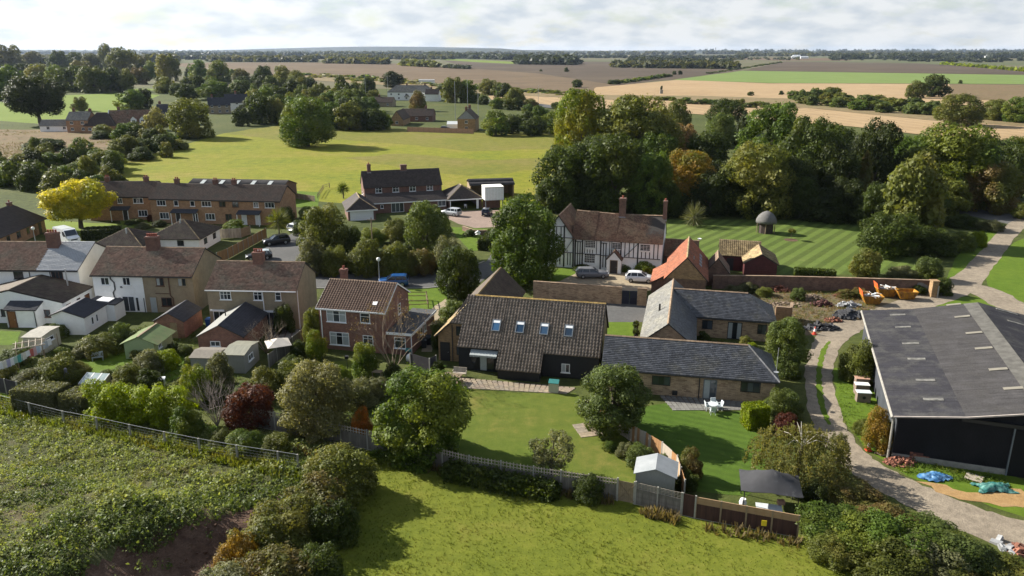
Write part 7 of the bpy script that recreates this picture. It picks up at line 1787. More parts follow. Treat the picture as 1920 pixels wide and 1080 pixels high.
for x_ in (0, 2.4):
    for y_ in (0, 1.8): MB().box(x_ - .05, x_ + .05, y_ - .05, y_ + .05, 0, 2.1).obj('post', o, M_oak)
for y_ in (0, 1.8): MB().box(-.3, 2.7, y_ - .04, y_ + .04, 2.101, 2.2).obj('beam', o, M_fencew)
for x_ in np.linspace(0, 2.4, 5): MB().box(x_ - .03, x_ + .03, -.3, 2.1, 2.201, 2.28).obj('rafter', o, M_fencew)
# washing line
A = Vector((*P(-10, 722), 0)); B = Vector((*P(112, 660), 0))
o = thing('washing_line', 'washing line strung across the left garden', 'washing line', tuple(A)); ln = MB(); mid = (B - A)
for q in (Vector((0, 0, 0)), mid): MB().tube([q, q + Vector((0, 0, 2.2))], .04, 6).obj('post', o, M_oak)
ln.tube([(0, 0, 2.15), tuple(mid * .5 + Vector((0, 0, 1.85))), tuple(mid + Vector((0, 0, 2.15)))], .008, 4).obj('line', o, M_wire)
cl = [('orange', (.62, .33, .06)), ('white', (.78, .78, .78)), ('cream', (.70, .66, .58)), ('lilac', (.40, .38, .52)), ('white', (.78, .78, .78)), ('pale green', (.45, .58, .50)), ('teal', (.10, .36, .32)), ('cream', (.70, .66, .58)), ('white', (.76, .78, .80)), ('red patterned', (.50, .14, .12)), ('pink', (.60, .40, .42)), ('pale blue', (.52, .60, .72)), ('white', (.8, .8, .8)), ('grey', (.45, .47, .50)), ('white', (.8, .8, .8))]
dirn = mid.normalized(); cn = {}
for i, (nm, cc_) in enumerate(cl):
    t = .06 + .86 * i / len(cl); c0 = A + mid * t + Vector((0, 0, 2.12 - .3 * (1 - (2 * t - 1) ** 2))); wv = .34; hh = rnd.uniform(.6, .95); mb = MB(); n = 5
    for j in range(n):
        a_ = c0 + dirn * wv * (j / n - .5) * 1.9; b_ = c0 + dirn * wv * ((j + 1) / n - .5) * 1.9; sx = Vector((-dirn.y, dirn.x, 0)); f1 = sx * .05 * math.sin(j * 1.9 + i); f2 = sx * .05 * math.sin((j + 1) * 1.9 + i); dn = Vector((0, 0, -hh))
        mb.hexa([a_ + dn + f1, b_ + dn + f2, b_ + dn + f2 + sx * .012, a_ + dn + f1 + sx * .012], [a_, b_, b_ + sx * .012, a_ + sx * .012])
    cn[nm] = cn.get(nm, 0) + 1
    tag(mb.obj('laundry', None, plain('cloth_' + nm.replace(' ', '_'), cc_, .9, .08)), '%s laundry item pegged on the washing line, %s from its left end' % (nm, ORD[i]), 'laundry', 'laundry on the line')
# statue, cold frame, tables
x, y = P(128, 722); o = tag(MB().lathe((0, 0, 0), [(.30, 0), (.30, .12), (.22, .2), (.26, .6), (.30, .95), (.26, 1.25), (.12, 1.42), (.10, 1.5), (.16, 1.62), (.15, 1.76), (.06, 1.86)], 12).obj('statue', None, plain('dark_stone', (.13, .125, .15), .8, .25, 4, c2=(.40, .38, .35), c2s=1.2, lo=.52, hi=.7), True, loc=(x, y, 0)), 'dark draped garden statue between the two clipped hedges', 'statue')
o = thing('cold_frame', 'glazed cold frame with three panes beside the statue', 'cold frame', (*P(148, 730), 0), D(-8))
MB().prism([(0, 0), (1.5, 0), (1.5, 1.15), (0, .55)], 0, 2.5, 'x').obj('box', o, M_fencew)
for i in range(3):
    f_ = MB(); sl_ = (0, .928, .371); c0 = Vector((.42 + i * .83, .75, .90)); f_.cbox(c0 + Vector((-.38, 0, 0)), (.05, 1.6, .05), (1, 0, 0), sl_).cbox(c0 + Vector((.38, 0, 0)), (.05, 1.6, .05), (1, 0, 0), sl_).obj('sash', o, M_wframe)
    MB().cbox(c0, (.71, 1.58, .02), (1, 0, 0), sl_).obj('pane', o, plain('greenhouse_glass', (.30, .36, .36), .15, .1, 2, spec=.6))
def table(label, p, ang, w, d, h, m, name='garden_table', tilt=0, folded=False):
    o = thing(name, label, 'table', (*P(*p), 0), ang)
    n = 5
    for i in range(n): put('slat' if m is M_oak else 'table_top', MB().box(-w / 2, w / 2, -d / 2 + d * i / n, -d / 2 + d * (i + 1) / n - (.012 if m is M_oak else 0), h - .04, h).mesh('slat'), o, m) if m is M_oak or i == 0 and not put else None
    if m is not M_oak: MB().box(-w / 2, w / 2, -d / 2, d / 2, h - .04, h).obj('table_top', o, m)
    for sx in (-1, 1):
        for sy in (-1, 1): MB().box(sx * w * .42 - .03, sx * w * .42 + .03, sy * d * .4 - .03, sy * d * .4 + .03, 0, h - .041).obj('leg', o, m)
    return o
table('white garden table behind the lime hedge', (300, 722), D(18), 1.1, .8, .72, M_upvc)
table('small wooden table in the garden of the brick house', (708, 708), D(-8), 1.0, .7, .72, M_oak)
def seat(label, p, ang, m, name='garden_chair', cat='chair', w=.5):
    o = thing(name, label, cat, (*P(*p), 0), ang, None)
    MB().box(-w / 2, w / 2, -.24, .24, .41, .45).obj('seat', o, m); MB().hexa([(-w / 2, .20, .46), (w / 2, .20, .46), (w / 2, .24, .46), (-w / 2, .24, .46)], [(-w / 2, .30, .92), (w / 2, .30, .92), (w / 2, .34, .92), (-w / 2, .34, .92)]).obj('backrest', o, m)
    for sx in (-1, 1):
        for sy in (-1, 1): MB().box(sx * (w / 2 - .04) - .02, sx * (w / 2 - .04) + .02, sy * .2 - .02, sy * .2 + .02, 0, .409).obj('leg', o, m)
        MB().box(sx * (w / 2) - .025, sx * (w / 2) + .025, -.22, .24, .64, .67).obj('armrest', o, m)
    return o
M_pale = plain('pale_blue_paint', (.52, .56, .58), .6, .1)
seat('pale garden bench in the shade of the left garden', (184, 676), D(20), M_pale, 'garden_bench', 'bench', 1.1)
# outdoor dining set on the barn conversion patio
table('weathered wooden dining table on the patio of the barn conversion', (848, 716), D(-20), 1.9, 1.1, .76, M_oak, 'patio_table')
for lab, p, a, w in (('wooden bench with a backrest behind the patio table', (862, 706), -10, 1.4), ('wooden chair at the left end of the patio table', (830, 716), 75, .55), ('wooden chair in front of the patio table', (842, 728), 170, .55), ('wooden chair at the near right of the patio table', (862, 726), 200, .55)): seat(lab, p, D(a), M_oak if w < 1 else M_fencew, 'patio_chair' if w < 1 else 'patio_bench', 'chair' if w < 1 else 'bench', w)
# white table and chairs on the right patio
x, y = P(1336, 771); o = thing('bistro_table', 'round white metal table on the right patio', 'table', (x, y, .03))
MB().lathe((0, 0, .70), [(.48, 0), (.50, .02), (.48, .04)], 16).obj('table_top', o, M_pale); MB().lathe((0, 0, 0), [(.26, 0), (.05, .08), (.04, .69)], 8).obj('pedestal', o, M_pale)
for lab, p, a in (('white chair left of the round white table', (1327, 769), 95), ('white chair behind the round white table', (1338, 765), 5), ('white chair right of the round white table', (1348, 769), -80), ('white chair in front of the round white table', (1336, 777), 180)): seat(lab, p, D(a), M_pale)
# parasol, barbecue, bins, store
x, y = P(524, 672); o = thing('parasol', 'cream square parasol behind the dark board fence', 'parasol', (x, y, 0), D(25))
MB().tube([(0, 0, 0), (0, 0, 2.2)], .03, 6).obj('pole', o, M_oak); pc = plain('cream_canvas', (.62, .56, .48), .85, .08)
for i in range(4):
    c_, s_ = math.cos(i * math.pi / 2), math.sin(i * math.pi / 2); q = lambda a, b, z: (a * c_ - b * s_, a * s_ + b * c_, z)
    MB().hexa([q(1.25, -1.25, 1.75), q(1.25, 1.25, 1.75), q(.02, .02, 2.33), q(.02, -.02, 2.33)], [q(1.25, -1.25, 1.78), q(1.25, 1.25, 1.78), q(.02, .02, 2.37), q(.02, -.02, 2.37)]).obj('canopy', o, pc)
o = thing('storage_box', 'cream garden store with a green lid against the catslide wall', 'storage box', (*P(1030, 732), 0), D(-12))
MB().box(0, .95, -.55, 0, 0, 1.0).obj('box', o, plain('cream_plastic', (.50, .47, .38), .6, .05)); MB().hexa([(-.03, -.6, 1.002), (.98, -.6, 1.002), (.98, .02, 1.002), (-.03, .02, 1.002)], [(-.03, -.6, 1.05), (.98, -.6, 1.05), (.98, .02, 1.25), (-.03, .02, 1.25)]).obj('lid', o, plain('teal_plastic', (.03, .16, .15), .5, .1))
def bin_(label, p, ang, c, lid=None, h=1.05):
    o = thing('wheelie_bin', label, 'bin', (*P(*p), 0), ang)
    b_ = MB().hexa([(-.24, -.28, .06), (.24, -.28, .06), (.24, .26, .06), (-.24, .26, .06)], [(-.29, -.34, h - .1), (.29, -.34, h - .1), (.29, .34, h - .1), (-.29, .34, h - .1)]).obj('body', o, c); MB().hexa([(-.31, -.37, h - .098), (.31, -.37, h - .098), (.31, .37, h - .098), (-.31, .37, h - .098)], [(-.29, -.35, h - .04), (.29, -.35, h - .04), (.29, .37, h + .02), (-.29, .37, h + .02)]).obj('lid', o, lid or c)
    for s_ in (-1, 1): MB().cbox((s_ * .24, .28, .11), (.06, .2, .2)).obj('wheel', o, M_tyre)
bgr = plain('black_plastic', (.02, .022, .024), .6, .1); bbl = plain('blue_plastic', (.02, .08, .26), .5, .1)
bin_('dark bin with a teal lid at the corner of the brick garage', (766, 672), 0, bgr, plain('teal_plastic', (.03, .16, .15), .5, .1))
bin_('blue bin between the beige semis', (392, 612), 0, bbl); bin_('blue bin beside the brick outhouse of the semis', (330, 632), 0, bbl)
for lab, p in (('black bin in the dark gap beside the flat roofed garage', (795, 652)), ('black bin with an orange glow beside it behind the garage', (804, 646))): bin_(lab, p, .2, bgr)
for i, (lab, p, s_) in enumerate((('white boulder like cover in the brick house garden', (697, 676), 1), ('white domed lamp or cover right of the dead tree', (768, 676), .8))):
    x, y = P(*p); tag(MB().lathe((0, 0, 0), [(.45 * s_, 0), (.5 * s_, .3), (.4 * s_, .6), (.15 * s_, .75)], 9).obj('garden_cover', None, M_wframe, True, loc=(x, y, 0)), lab, 'garden cover')
x, y = P(652, 700); tag(MB().tube([(0, 0, 0), (0, 0, 1.7)], .03, 5).cbox((0, 0, 1.8), (.35, .35, .3)).obj('bird_feeder', None, M_bframe, loc=(x, y, 0)), 'dark bird table on a post below the brick house', 'bird table')
x, y = P(896, 452); o = thing('bird_table', 'pale roofed bird table on the lawn by the drive wall', 'bird table', (x, y, 0)); MB().box(-.05, .05, -.05, .05, 0, 1.2).obj('post', o, M_oak); MB().prism([(-.5, 1.5), (.5, 1.5), (0, 1.85)], -.4, .4, 'y').box(-.4, .4, -.35, .35, 1.2, 1.25).obj('shelter', o, M_wframe)
# grey shed behind the trellis fence and the black gazebo
o = thing('garden_shed', 'shed with a plain pale grey felt roof behind the trellis fence', 'shed', (*P(1190, 925), 0), D(-14))
MB().prism([(0, 0), (2.9, 0), (2.9, 1.75), (1.45, 2.25), (0, 1.75)], 0, 2.2, 'y').obj('wall', o, M_greyb)
for a, b in (((-.15, 1.72), (1.45, 2.29)), ((3.05, 1.72), (1.45, 2.29))): MB().hexa([(a[0], -.15, a[1]), (b[0], -.15, b[1]), (b[0], 2.35, b[1]), (a[0], 2.35, a[1])], [(a[0], -.15, a[1] + .05), (b[0], -.15, b[1] + .05), (b[0], 2.35, b[1] + .05), (a[0], 2.35, a[1] + .05)]).obj('roof', o, M_feltg)
o = thing('gazebo', 'gazebo with a torn black canopy behind the creosoted fence', 'gazebo', (*P(1390, 962), 0), D(-13))
o.scale = (.92, .92, 1)
gc = plain('black_canvas', (.038, .038, .042), .85, .2, 1, c2=(.12, .12, .12), c2s=.9, lo=.58, hi=.8)
for x_ in (.1, 4.1):
    for y_ in (.1, 2.9): MB().tube([(x_, y_, 0), (x_, y_, 2.0)], .045, 6).obj('post', o, M_bframe)
rr3 = random.Random(5); gx_ = 10; gv = []; gf_ = []
for j in range(7):
    for i in range(gx_ + 1):
        u, v = i / gx_, j / 6; rx = 1 - abs(2 * u - 1); ry = 1 - abs(2 * v - 1); gv.append((-.2 + 4.6 * u, -.2 + 3.4 * v, 1.95 + 1.05 * min(rx, ry) + rr3.uniform(-.035, .035) - .05 * math.sin(u * 9)))
for j in range(6):
    for i in range(gx_): gf_.append((j * 11 + i, j * 11 + i + 1, j * 11 + i + 12, j * 11 + i + 11))
n0 = len(gv); gv += [(a, b, c_ - .03) for a, b, c_ in gv]; gf_ += [tuple(n0 + k for k in reversed(f)) for f in gf_]
put('canopy', np_mesh('canopy', gv, gf_), o, gc)
table('grey table under the black gazebo', (1440, 968), D(-13), 1.8, .9, .75, M_pale, 'gazebo_table'); tag(MB().cbox((0, 0, .9), (.5, .35, .3)).obj('cardboard_box', None, M_tan, loc=(*P(1462, 962), 0)), 'brown box standing under the gazebo roof', 'box')
x, y = P(1392, 953); tag(MB().lathe((0, 0, 0), [(.2, 0), (.28, .5), (.2, .8)], 9).obj('garden_urn', None, M_upvc, loc=(x, y, 0)), 'white urn beside the gazebo post', 'urn')
# thatched summerhouse on the lawn
o = thing('summerhouse', 'round summerhouse with a grey thatched roof on the striped lawn', 'summerhouse', (*P(1435, 436), 0))
MB().lathe((0, 0, 0), [(1.35, 0), (1.35, 2.0)], 10).obj('wall', o, plain('dark_timber', (.05, .035, .03), .8, .2)); MB().lathe((0, 0, 1.9), [(1.9, 0), (1.85, .5), (1.5, 1.2), (.9, 1.8), (.25, 2.1)], 14).obj('roof', o, plain('grey_thatch', (.13, .125, .12), .95, .2, 2), True)
for a in range(5): q = 6.283 * a / 5 - 1.9; MB().tube([(1.6 * math.cos(q), 1.6 * math.sin(q), 0), (1.6 * math.cos(q), 1.6 * math.sin(q), 1.95)], .08, 6).obj('post', o, M_oak)
x, y = P(1483, 450); o = thing('young_tree', 'thin sapling in a round bed on the striped lawn', 'tree', (x, y, 0)); MB().tube([(0, 0, 0), (0, 0, 2.0)], .03, 5).obj('trunk', o, M_bark); c_ = put('crown', PRO['smalls'][1], o, L['olive'], (0, 0, 1.3)); c_.scale = (.7, .7, .5); MB().lathe((0, 0, 0), [(1.2, .016), (1.15, .03)], 14).obj('soil_bed', o, G_soil)
# ------------------------------------------------------------------ the yard: skips, pallets, rubble, cones, tarpaulins
M_skip = plain('yellow_skip', (.36, .165, .010), .6, .25, 2, c2=(.18, .075, .02), c2s=1.5); M_skipin = plain('rusty_skip_inside', (.30, .17, .075), .8, .3, 2); M_orange = plain('orange_panel', (.72, .115, .03), .55, .1)
def skip(label, p, ang, load=None, doors=0, empty=False):
    o = thing('skip', label, 'skip', (*P(*p), .02), ang); b = MB()
    Bt = [(-1.1, -.85), (1.1, -.85), (1.1, .85), (-1.1, .85)]; Tp = [(-1.75, -.95), (1.75, -.95), (1.75, .95), (-1.75, .95)]
    for i in range(4):
        j = (i + 1) % 4; a, c_, d_, e = (*Bt[i], .12), (*Bt[j], .12), (*Tp[j], 1.35), (*Tp[i], 1.35); k = .94
        f = lambda q: (q[0] * k, q[1] * k, q[2])
        b.quad(a, c_, d_, e); b.quad(f(e), f(d_), f(c_), f(a)); b.quad(e, d_, f(d_), f(e))
    b.quad(*[(q[0] * .94, q[1] * .94, .16) for q in Bt]); b.quad(*[(*q, .12) for q in Bt[::-1]])
    b.obj('body', o, M_skip)
    rm = MB()
    for i in range(4): j = (i + 1) % 4; rm.bar((*Tp[i], 1.37), (*Tp[j], 1.37), .09)
    rm.obj('rim', o, M_skip)
    for x_ in (-.9, 0, .9): MB().bar((x_ * .75, -.90, .2), (x_, -.985, 1.3), .08, .05).obj('rib', o, M_skip)
    for s_ in (-1, 1):
        for x_ in (-1.15, 1.15): MB().cbox((x_, s_ * .98, .85), (.12, .12, .12)).obj('lifting_lug', o, M_bframe)
    if doors: 
        MB().hexa([(-1.75, -.95, 1.38), (-1.70, -.95, 1.38), (-1.70, .95, 1.38), (-1.75, .95, 1.38)], [(-2.05, -.95, 2.35), (-2.0, -.95, 2.35), (-2.0, .95, 2.35), (-2.05, .95, 2.35)]).obj('end_panel', o, M_orange, label='raised orange end panel')
    if load:
        rr = random.Random(load)
        cols = [M_upvc, M_wframe, M_fencew, M_grey, M_pale, M_fenceo, M_door_w]
        for i in range(34):
            a = rr.uniform(0, 3.14); z = 1.15 + rr.uniform(0, .55); L_ = rr.uniform(.4, 1.5)
            MB().cbox((rr.uniform(-1.2, 1.2), rr.uniform(-.7, .7), z), (L_, rr.uniform(.08, .45), rr.uniform(.04, .2)), (math.cos(a) * .95, math.sin(a) * .95, .3 * rr.uniform(-1, 1))).obj('rubbish', o, rr.choice(cols))
        MB().hexa([(-1.5, -.8, .9), (1.5, -.8, .9), (1.5, .8, .9), (-1.5, .8, .9)], [(-1.2, -.6, 1.3), (1.2, -.6, 1.3), (1.2, .6, 1.3), (-1.2, .6, 1.3)]).obj('rubbish_heap', o, M_grey)
    o.scale = (.76, .82, .82)
    if empty: MB().hexa([(-1.0, -.75, .2), (1.0, -.75, .2), (1.0, .75, .2), (-1.0, .75, .2)], [(-1.55, -.86, 1.2), (-.2, -.86, .6), (-.2, .86, .6), (-1.55, .86, 1.2)]).obj('sand_load', o, M_skipin)
    return o
skip('nearest yellow skip full of white rubbish, with a bent orange end panel', (1633, 569), D(-8), 3, 1); skip('yellow skip behind the nearest one, heaped with timber, raised orange panel', (1660, 555), D(-6), 8, 1); skip('empty looking rusty yellow skip on the right of the three', (1697, 560), D(-5), None, 0, True)
def cone(label, p):
    o = thing('traffic_cone', label, 'traffic cone', (*P(*p), .03)); wht = plain('cone_white', (.75, .75, .73), .6, .05); red = plain('cone_red', (.55, .06, .03), .6, .1)
    MB().box(-.2, .2, -.2, .2, 0, .04).obj('base', o, red); MB().lathe((0, 0, .041), [(.16, 0), (.125, .25)], 10).obj('band', o, red); MB().lathe((0, 0, .292), [(.124, 0), (.075, .28)], 10).obj('sleeve', o, wht); MB().lathe((0, 0, .573), [(.075, 0), (.035, .17)], 10).obj('tip', o, red); o.scale = (1.25, 1.25, 1.25)
cone('red and white cone beside the track at the yard heaps', (1527, 627)); cone('red and white cone at the near corner of the barn', (1628, 845)); cone('red and white cone far up the track by the grass', (1771, 541))
M_rub = [plain('rubble_red', (.20, .082, .052), .9, .3, 3, island=.4), plain('rubble_tan', (.22, .165, .12), .9, .3, 3, island=.4), plain('rubble_grey', (.055, .055, .06), .9, .3, 3, island=.3), plain('rubble_white', (.26, .265, .27), .9, .25, 3, island=.4), plain('rubble_dark_red', (.085, .036, .03), .9, .3, 3, island=.4)]
def heap(name, label, p, w, d, h, n, m, s=(.12, .3), seed=1, cat='rubble heap', z0=0):
    rr = random.Random(seed); o = thing(name, label, cat, (*P(*p), z0)); mb = MB()
    for i in range(n):
        a = rr.uniform(0, 6.283); r_ = math.sqrt(rr.random()); x_, y_ = math.cos(a) * r_ * w / 2, math.sin(a) * r_ * d / 2; z = rr.uniform(.0, 1) * h * (1 - r_ ** 1.5) + .06
        q = rr.uniform(*s); ax = Vector((rr.uniform(-1, 1), rr.uniform(-1, 1), rr.uniform(-.5, .5))).normalized(); ay = ax.cross(Vector((rr.uniform(-.4, .4), rr.uniform(-.4, .4), 1))).normalized()
        mb.cbox((x_, y_, z), (q * 1.6, q * rr.uniform(.6, 1), q * .55), ax, ay)
    mb.obj('rubble', o, m, kind='stuff'); return o
heap('rubble_heap', 'red brick rubble heap behind the yard wall', (1460, 545), 3.2, 1.6, .8, 130, M_rub[0], seed=1)
heap('rubble_heap', 'mixed pale rubble right of the green yard shrub', (1522, 560), 3.4, 1.8, .6, 130, M_rub[1], seed=2); heap('rubble_heap', 'dark stacked tiles in the middle of the yard', (1540, 572), 3.0, 1.4, .8, 110, M_rub[4], (.15, .35), 3)
heap('rubble_heap', 'orange tile heap behind the white sacks', (1580, 556), 2.6, 1.2, .6, 90, M_rub[0], seed=4); heap('rubble_heap', 'pile of whitish sacks and boards in the yard', (1590, 574), 3.0, 1.2, .7, 46, M_rub[3], (.2, .5), 5); heap('rubble_heap', 'black and grey stacked timbers by the yard edge', (1590, 594), 3.4, 2.0, 1.0, 80, M_rub[2], (.25, .7), 6)
heap('rubble_heap', 'low black heap beside the traffic cone', (1540, 616), 4.0, 1.6, .7, 110, M_rub[2], (.2, .5), 7); heap('rubble_heap', 'small orange rubble heap behind the black heap', (1562, 602), 2.4, 1.1, .5, 70, M_rub[0], seed=8); heap('rubble_heap', 'dark heap of scrap right of the skips', (1712, 548), 3.0, 1.4, 1.0, 90, M_rub[2], (.2, .6), 9)
heap('brick_heap', 'spilled pile of red bricks at the near corner of the barn', (1688, 868), 2.6, 1.5, .5, 150, M_rub[0], (.12, .2), 10, 'brick heap'); heap('rubble_heap', 'small pale stones at the foot of the barn downpipe', (1655, 852), 1.2, .7, .25, 40, M_rub[1], (.08, .2), 11)
heap('rubble_heap', 'scattered pale stones in the weeds of the yard', (1470, 572), 4.5, 2.4, .25, 90, M_rub[1], (.08, .22), 12); heap('plank_heap', 'white and red planks lying at the bottom right corner', (1884, 1026), .9, 1.6, .25, 8, M_rub[3], (.2, .5), 13, 'planks'); heap('plank_heap', 'red and grey scrap boards at the right frame edge', (1912, 1036), 1.2, 1.4, .3, 12, M_rub[0], (.25, .6), 14, 'planks')
# stacked tiles / brick pallet by the barn wall
o = thing('brick_stack', 'stack of dark red bricks leaning by the black barn wall', 'brick stack', (*P(1722, 862), 0), D(-15)); mb = MB(); rr = random.Random(3)
for k in range(7):
    for i in range(6):
        for j in range(3):
            if k > 4 and i > 3: continue
            put('brick', PANC.setdefault('brick', MB().cbox((0, 0, 0), (.23, .22, .11)).mesh('brick')), o, rr.choice((M_rub[4], M_rub[0], M_rub[4])), (-.7 + i * .25, -.35 + j * .24, .06 + k * .118), rr.uniform(-.08, .08))
# tarpaulins over sand
def tarp(label, p, w, d, h, m, seed, ang=0):
    rr = random.Random(seed); n = 18; v = []; f = []; o = thing('tarpaulin', label, 'tarpaulin', (*P(*p), .035), ang)
    for j in range(n + 1):
        for i in range(n + 1):
            u, vv = i / n * 2 - 1, j / n * 2 - 1; r_ = math.hypot(u, vv); z = h * max(0, 1 - r_ ** 2) + .05 + .16 * math.sin(u * 13 + vv * 8 + seed) * (1 - .4 * r_) * .6 + rr.uniform(-.06, .07)
            e = 1 + .2 * math.sin(4 * math.atan2(vv, u) + seed) ; v.append((u * w / 2 * e, vv * d / 2 * e, max(.012, z)))
    for j in range(n):
        for i in range(n): a = j * (n + 1) + i; f.append((a, a + 1, a + n + 2, a + n + 1))
    n0 = len(v); v += [(a, b, c_ - .012) for a, b, c_ in v]; f += [tuple(n0 + q for q in reversed(t)) for t in f]
    put('sheet', np_mesh('sheet', v, f), o, m); return o
tarp('crumpled blue tarpaulin on the sand beside the barn', (1752, 896), 2.3, 1.2, .3, plain('blue_tarp', (.03, .12, .27), .5, .4, 2.5, c2=(.14, .26, .42), c2s=3), 2); tarp('crumpled green tarpaulin on the sand beside the barn', (1864, 917), 2.5, 1.2, .38, plain('green_tarp', (.02, .11, .10), .5, .4, 2.5, c2=(.12, .25, .22), c2s=3), 5)
o = thing('pallet', 'grey timber pallet lying between the two tarpaulins', 'pallet', (*P(1826, 898), .02), D(-40))
for i in range(7): put('slat', PANC.setdefault('slat', MB().box(-.6, .6, -.055, .055, .11, .135).mesh('slat')), o, M_fencew, (0, -.5 + i * .166, 0))
for x_ in (-.5, 0, .5): MB().box(x_ - .04, x_ + .04, -.55, .55, 0, .109).obj('bearer', o, M_oak)
tag(MB().hexa([(-.1, 0, 0), (.1, 0, 0), (.1, .1, 0), (-.1, .1, 0)], [(-.16, .3, 1.3), (.04, .3, 1.3), (.04, .36, 1.3), (-.16, .36, 1.3)]).obj('plank', None, M_fenceo, loc=(*P(1657, 838), 0)), 'orange plank leaning against the barn wall', 'plank')
# old cabinets against the barn
for lab, p, m, z in (('rearmost box by the barn wall, with a beige top', (1614, 728), M_tan, 1.1), ('middle box by the barn wall, with a dented white top', (1614, 738), M_wframe, 1.0), ('nearest box by the barn wall, white top and round hole in its front', (1617, 752), M_pale, .95)):
    o = thing('metal_cabinet', lab, 'cabinet', (*P(*p), 0), D(-8)); MB().box(-.62, .62, -.35, .35, 0, z).obj('body', o, plain('cabinet_brown', (.20, .15, .12), .7, .25, 2)); MB().box(-.66, .66, -.39, .39, z + .002, z + .06).obj('lid', o, m)
    MB().lathe((0, 0, 0), [(.01, 0), (.16, .01)], 10).obj('opening', o, M_trim).location = (0, -.36, .5); o.children[-1].rotation_euler = (math.pi / 2, 0, 0)
# covered stack and posts behind the skips
o = thing('covered_stack', 'stack under a grey sheet against the garden wall corner', 'covered stack', (*P(1738, 549), 0), D(-4)); MB().hexa([(-1.8, -.6, .55), (1.8, -.6, .55), (1.8, .6, .55), (-1.8, .6, .55)], [(-1.65, -.5, 1.6), (1.65, -.5, 1.55), (1.6, .5, 1.65), (-1.6, .5, 1.6)]).obj('sheet', o, plain('grey_sheet', (.16, .165, .165), .7, .25, 1.5))
for i in range(6): MB().cbox((-1.5 + i * .6, -.3, .27), (.5, .7, .5)).obj('crate', o, (bbl, bgr, M_greyb)[i % 3])
tag(MB().tube([(0, 0, 0), (0, 0, 1.6)], .1, 8).obj('post', None, M_post, loc=(*P(1757, 558), 0)), 'concrete post beside the covered stack', 'post')
# ------------------------------------------------------------------ poles and lamps
def lamp(label, p, top, globe=True, cat='street lamp'):
    x, y = P(*p); Ht = ZAT(y, top); o = thing('street_lamp', label, cat, (x, y, 0)); MB().tube([(0, 0, 0), (0, 0, 1.2), (0, 0, Ht - .3)], [.09, .07, .045], 8).obj('pole', o, M_steel)
    MB().lathe((0, 0, Ht - .32), [(.06, 0), (.24, .12), (.30, .32), (.22, .52), (.05, .6)], 10).obj('lantern', o, plain('lamp_globe', (.72, .72, .66), .3, .05), True); return o
lamp('street lamp on the lane in front of the blue car', (712, 534), 486); lamp('globe lamp post beside the white van', (68, 462), 428)
def pole(label, p, top, r=.1, m=M_oak, arm=True, name='utility_pole', cat='pole'):
    x, y = P(*p); Ht = ZAT(y, top); o = thing(name, label, cat, (x, y, 0)); MB().tube([(0, 0, 0), (0, 0, Ht)], [r * 1.25, r * .75], 8).obj('mast', o, m)
    if arm: MB().box(-.6, .6, -.05, .05, Ht - .4, Ht - .3).obj('crossarm', o, m)
    return o
pole('wooden telegraph pole rising from the thicket', (701, 508), 408)
for lab, p, t in (('lamp column left of the far yellowish tree', (854, 226), 152), ('tall lamp column above the far brick house', (877, 214), 148), ('lamp column right of the far brick house', (897, 236), 172), ('lamp column behind the long white house', (728, 186), 142), ('lamp column left of the scrub strip', (686, 180), 137), ('pale lamp column among the far garden trees', (557, 166), 139), ('thin mast at the right of the far gardens', (1009, 196), 160)):
    pole(lab, p, t, .11, M_steel, False, 'lamp_column', 'lamp column')
tag(MB().box(-3.5, 3.5, -3.5, 3.5, 0, 62).box(-5, 5, -5, 5, 62.1, 72).obj('water_tower', None, M_concr, loc=(*P(1341, 99.6), 0)), 'tiny pale tower on the skyline right of centre', 'tower')
tag(MB().box(-1.1, 1.1, -.5, .5, 0, 3.2).obj('field_hut', None, M_concr, loc=(*P(1240, 176), 0)), 'small dark upright hut standing on the stubble edge', 'hut')
# container on the trailer by the carport
x, y = P(924, 392); o = thing('box_trailer', 'white box body raised beside the carport', 'container', (x, y, 0), D(14)); MB().box(-2, 2, -1.6, 1.6, 2.2, 4.9).obj('box', o, M_wframe); MB().box(-2.04, 2.04, -1.64, 1.64, 4.902, 5.0).obj('roof', o, M_cream)
for x_ in (-1.8, 1.8):
    for y_ in (-1.4, 1.4): MB().box(x_ - .08, x_ + .08, y_ - .08, y_ + .08, 0, 2.19).obj('leg', o, M_grey)
for x_ in np.linspace(-1.9, 1.9, 7): MB().box(x_ - .03, x_ + .03, -1.63, -1.601, 2.25, 4.85).obj('rib', o, M_upvc)
MB().box(-2.03, 2.03, -1.64, -1.602, 2.15, 2.24).box(-2.03, 2.03, -1.64, -1.602, 4.78, 4.89).obj('frame_rail', o, M_steel)
MB().box(-1.9, 1.9, 1.2, 1.5, 0, 2.19).obj('panel', o, M_brick_dk)
seat('white garden chair standing in the carport', (873, 390), D(170), M_upvc)
# far houses beyond the paddock
def cottage(label, p, ang, w, d, ze, zr, wm, rm, axis='x', hip=False, wins=3, chs=((.3, 1),), name='house', extra=None, wm2=M_upvc, stor=2):
    h = House(name, label, 'house', P(*p), D(ang), near=False); b = (0, w, 0, d)
    h.wall(0, w, 0, d, ze, wm, None if hip else zr, axis)
    if hip: h.hip(0, w, 0, d, ze, zr, rm, .35, axis=axis, tw=.5, ch=.5)
    else: h.gable(0, w, 0, d, ze, zr, rm, .3, .2, axis, tw=.5, ch=.5, ridge=None)
    for st_ in range(stor):
        for i in range(wins): h.win('f', b, w * (i + .5) / wins, .9 + 2.5 * st_, 1.2, 1.15, 2, fr=wm2)
    for t, n in chs: h.chimney(w * t if axis == 'x' else w / 2, d / 2 if axis == 'x' else d * t, zr - .5, zr + 1.3, 1.0, .7, M_brick_dk, n)
    if extra: extra(h)
    return h
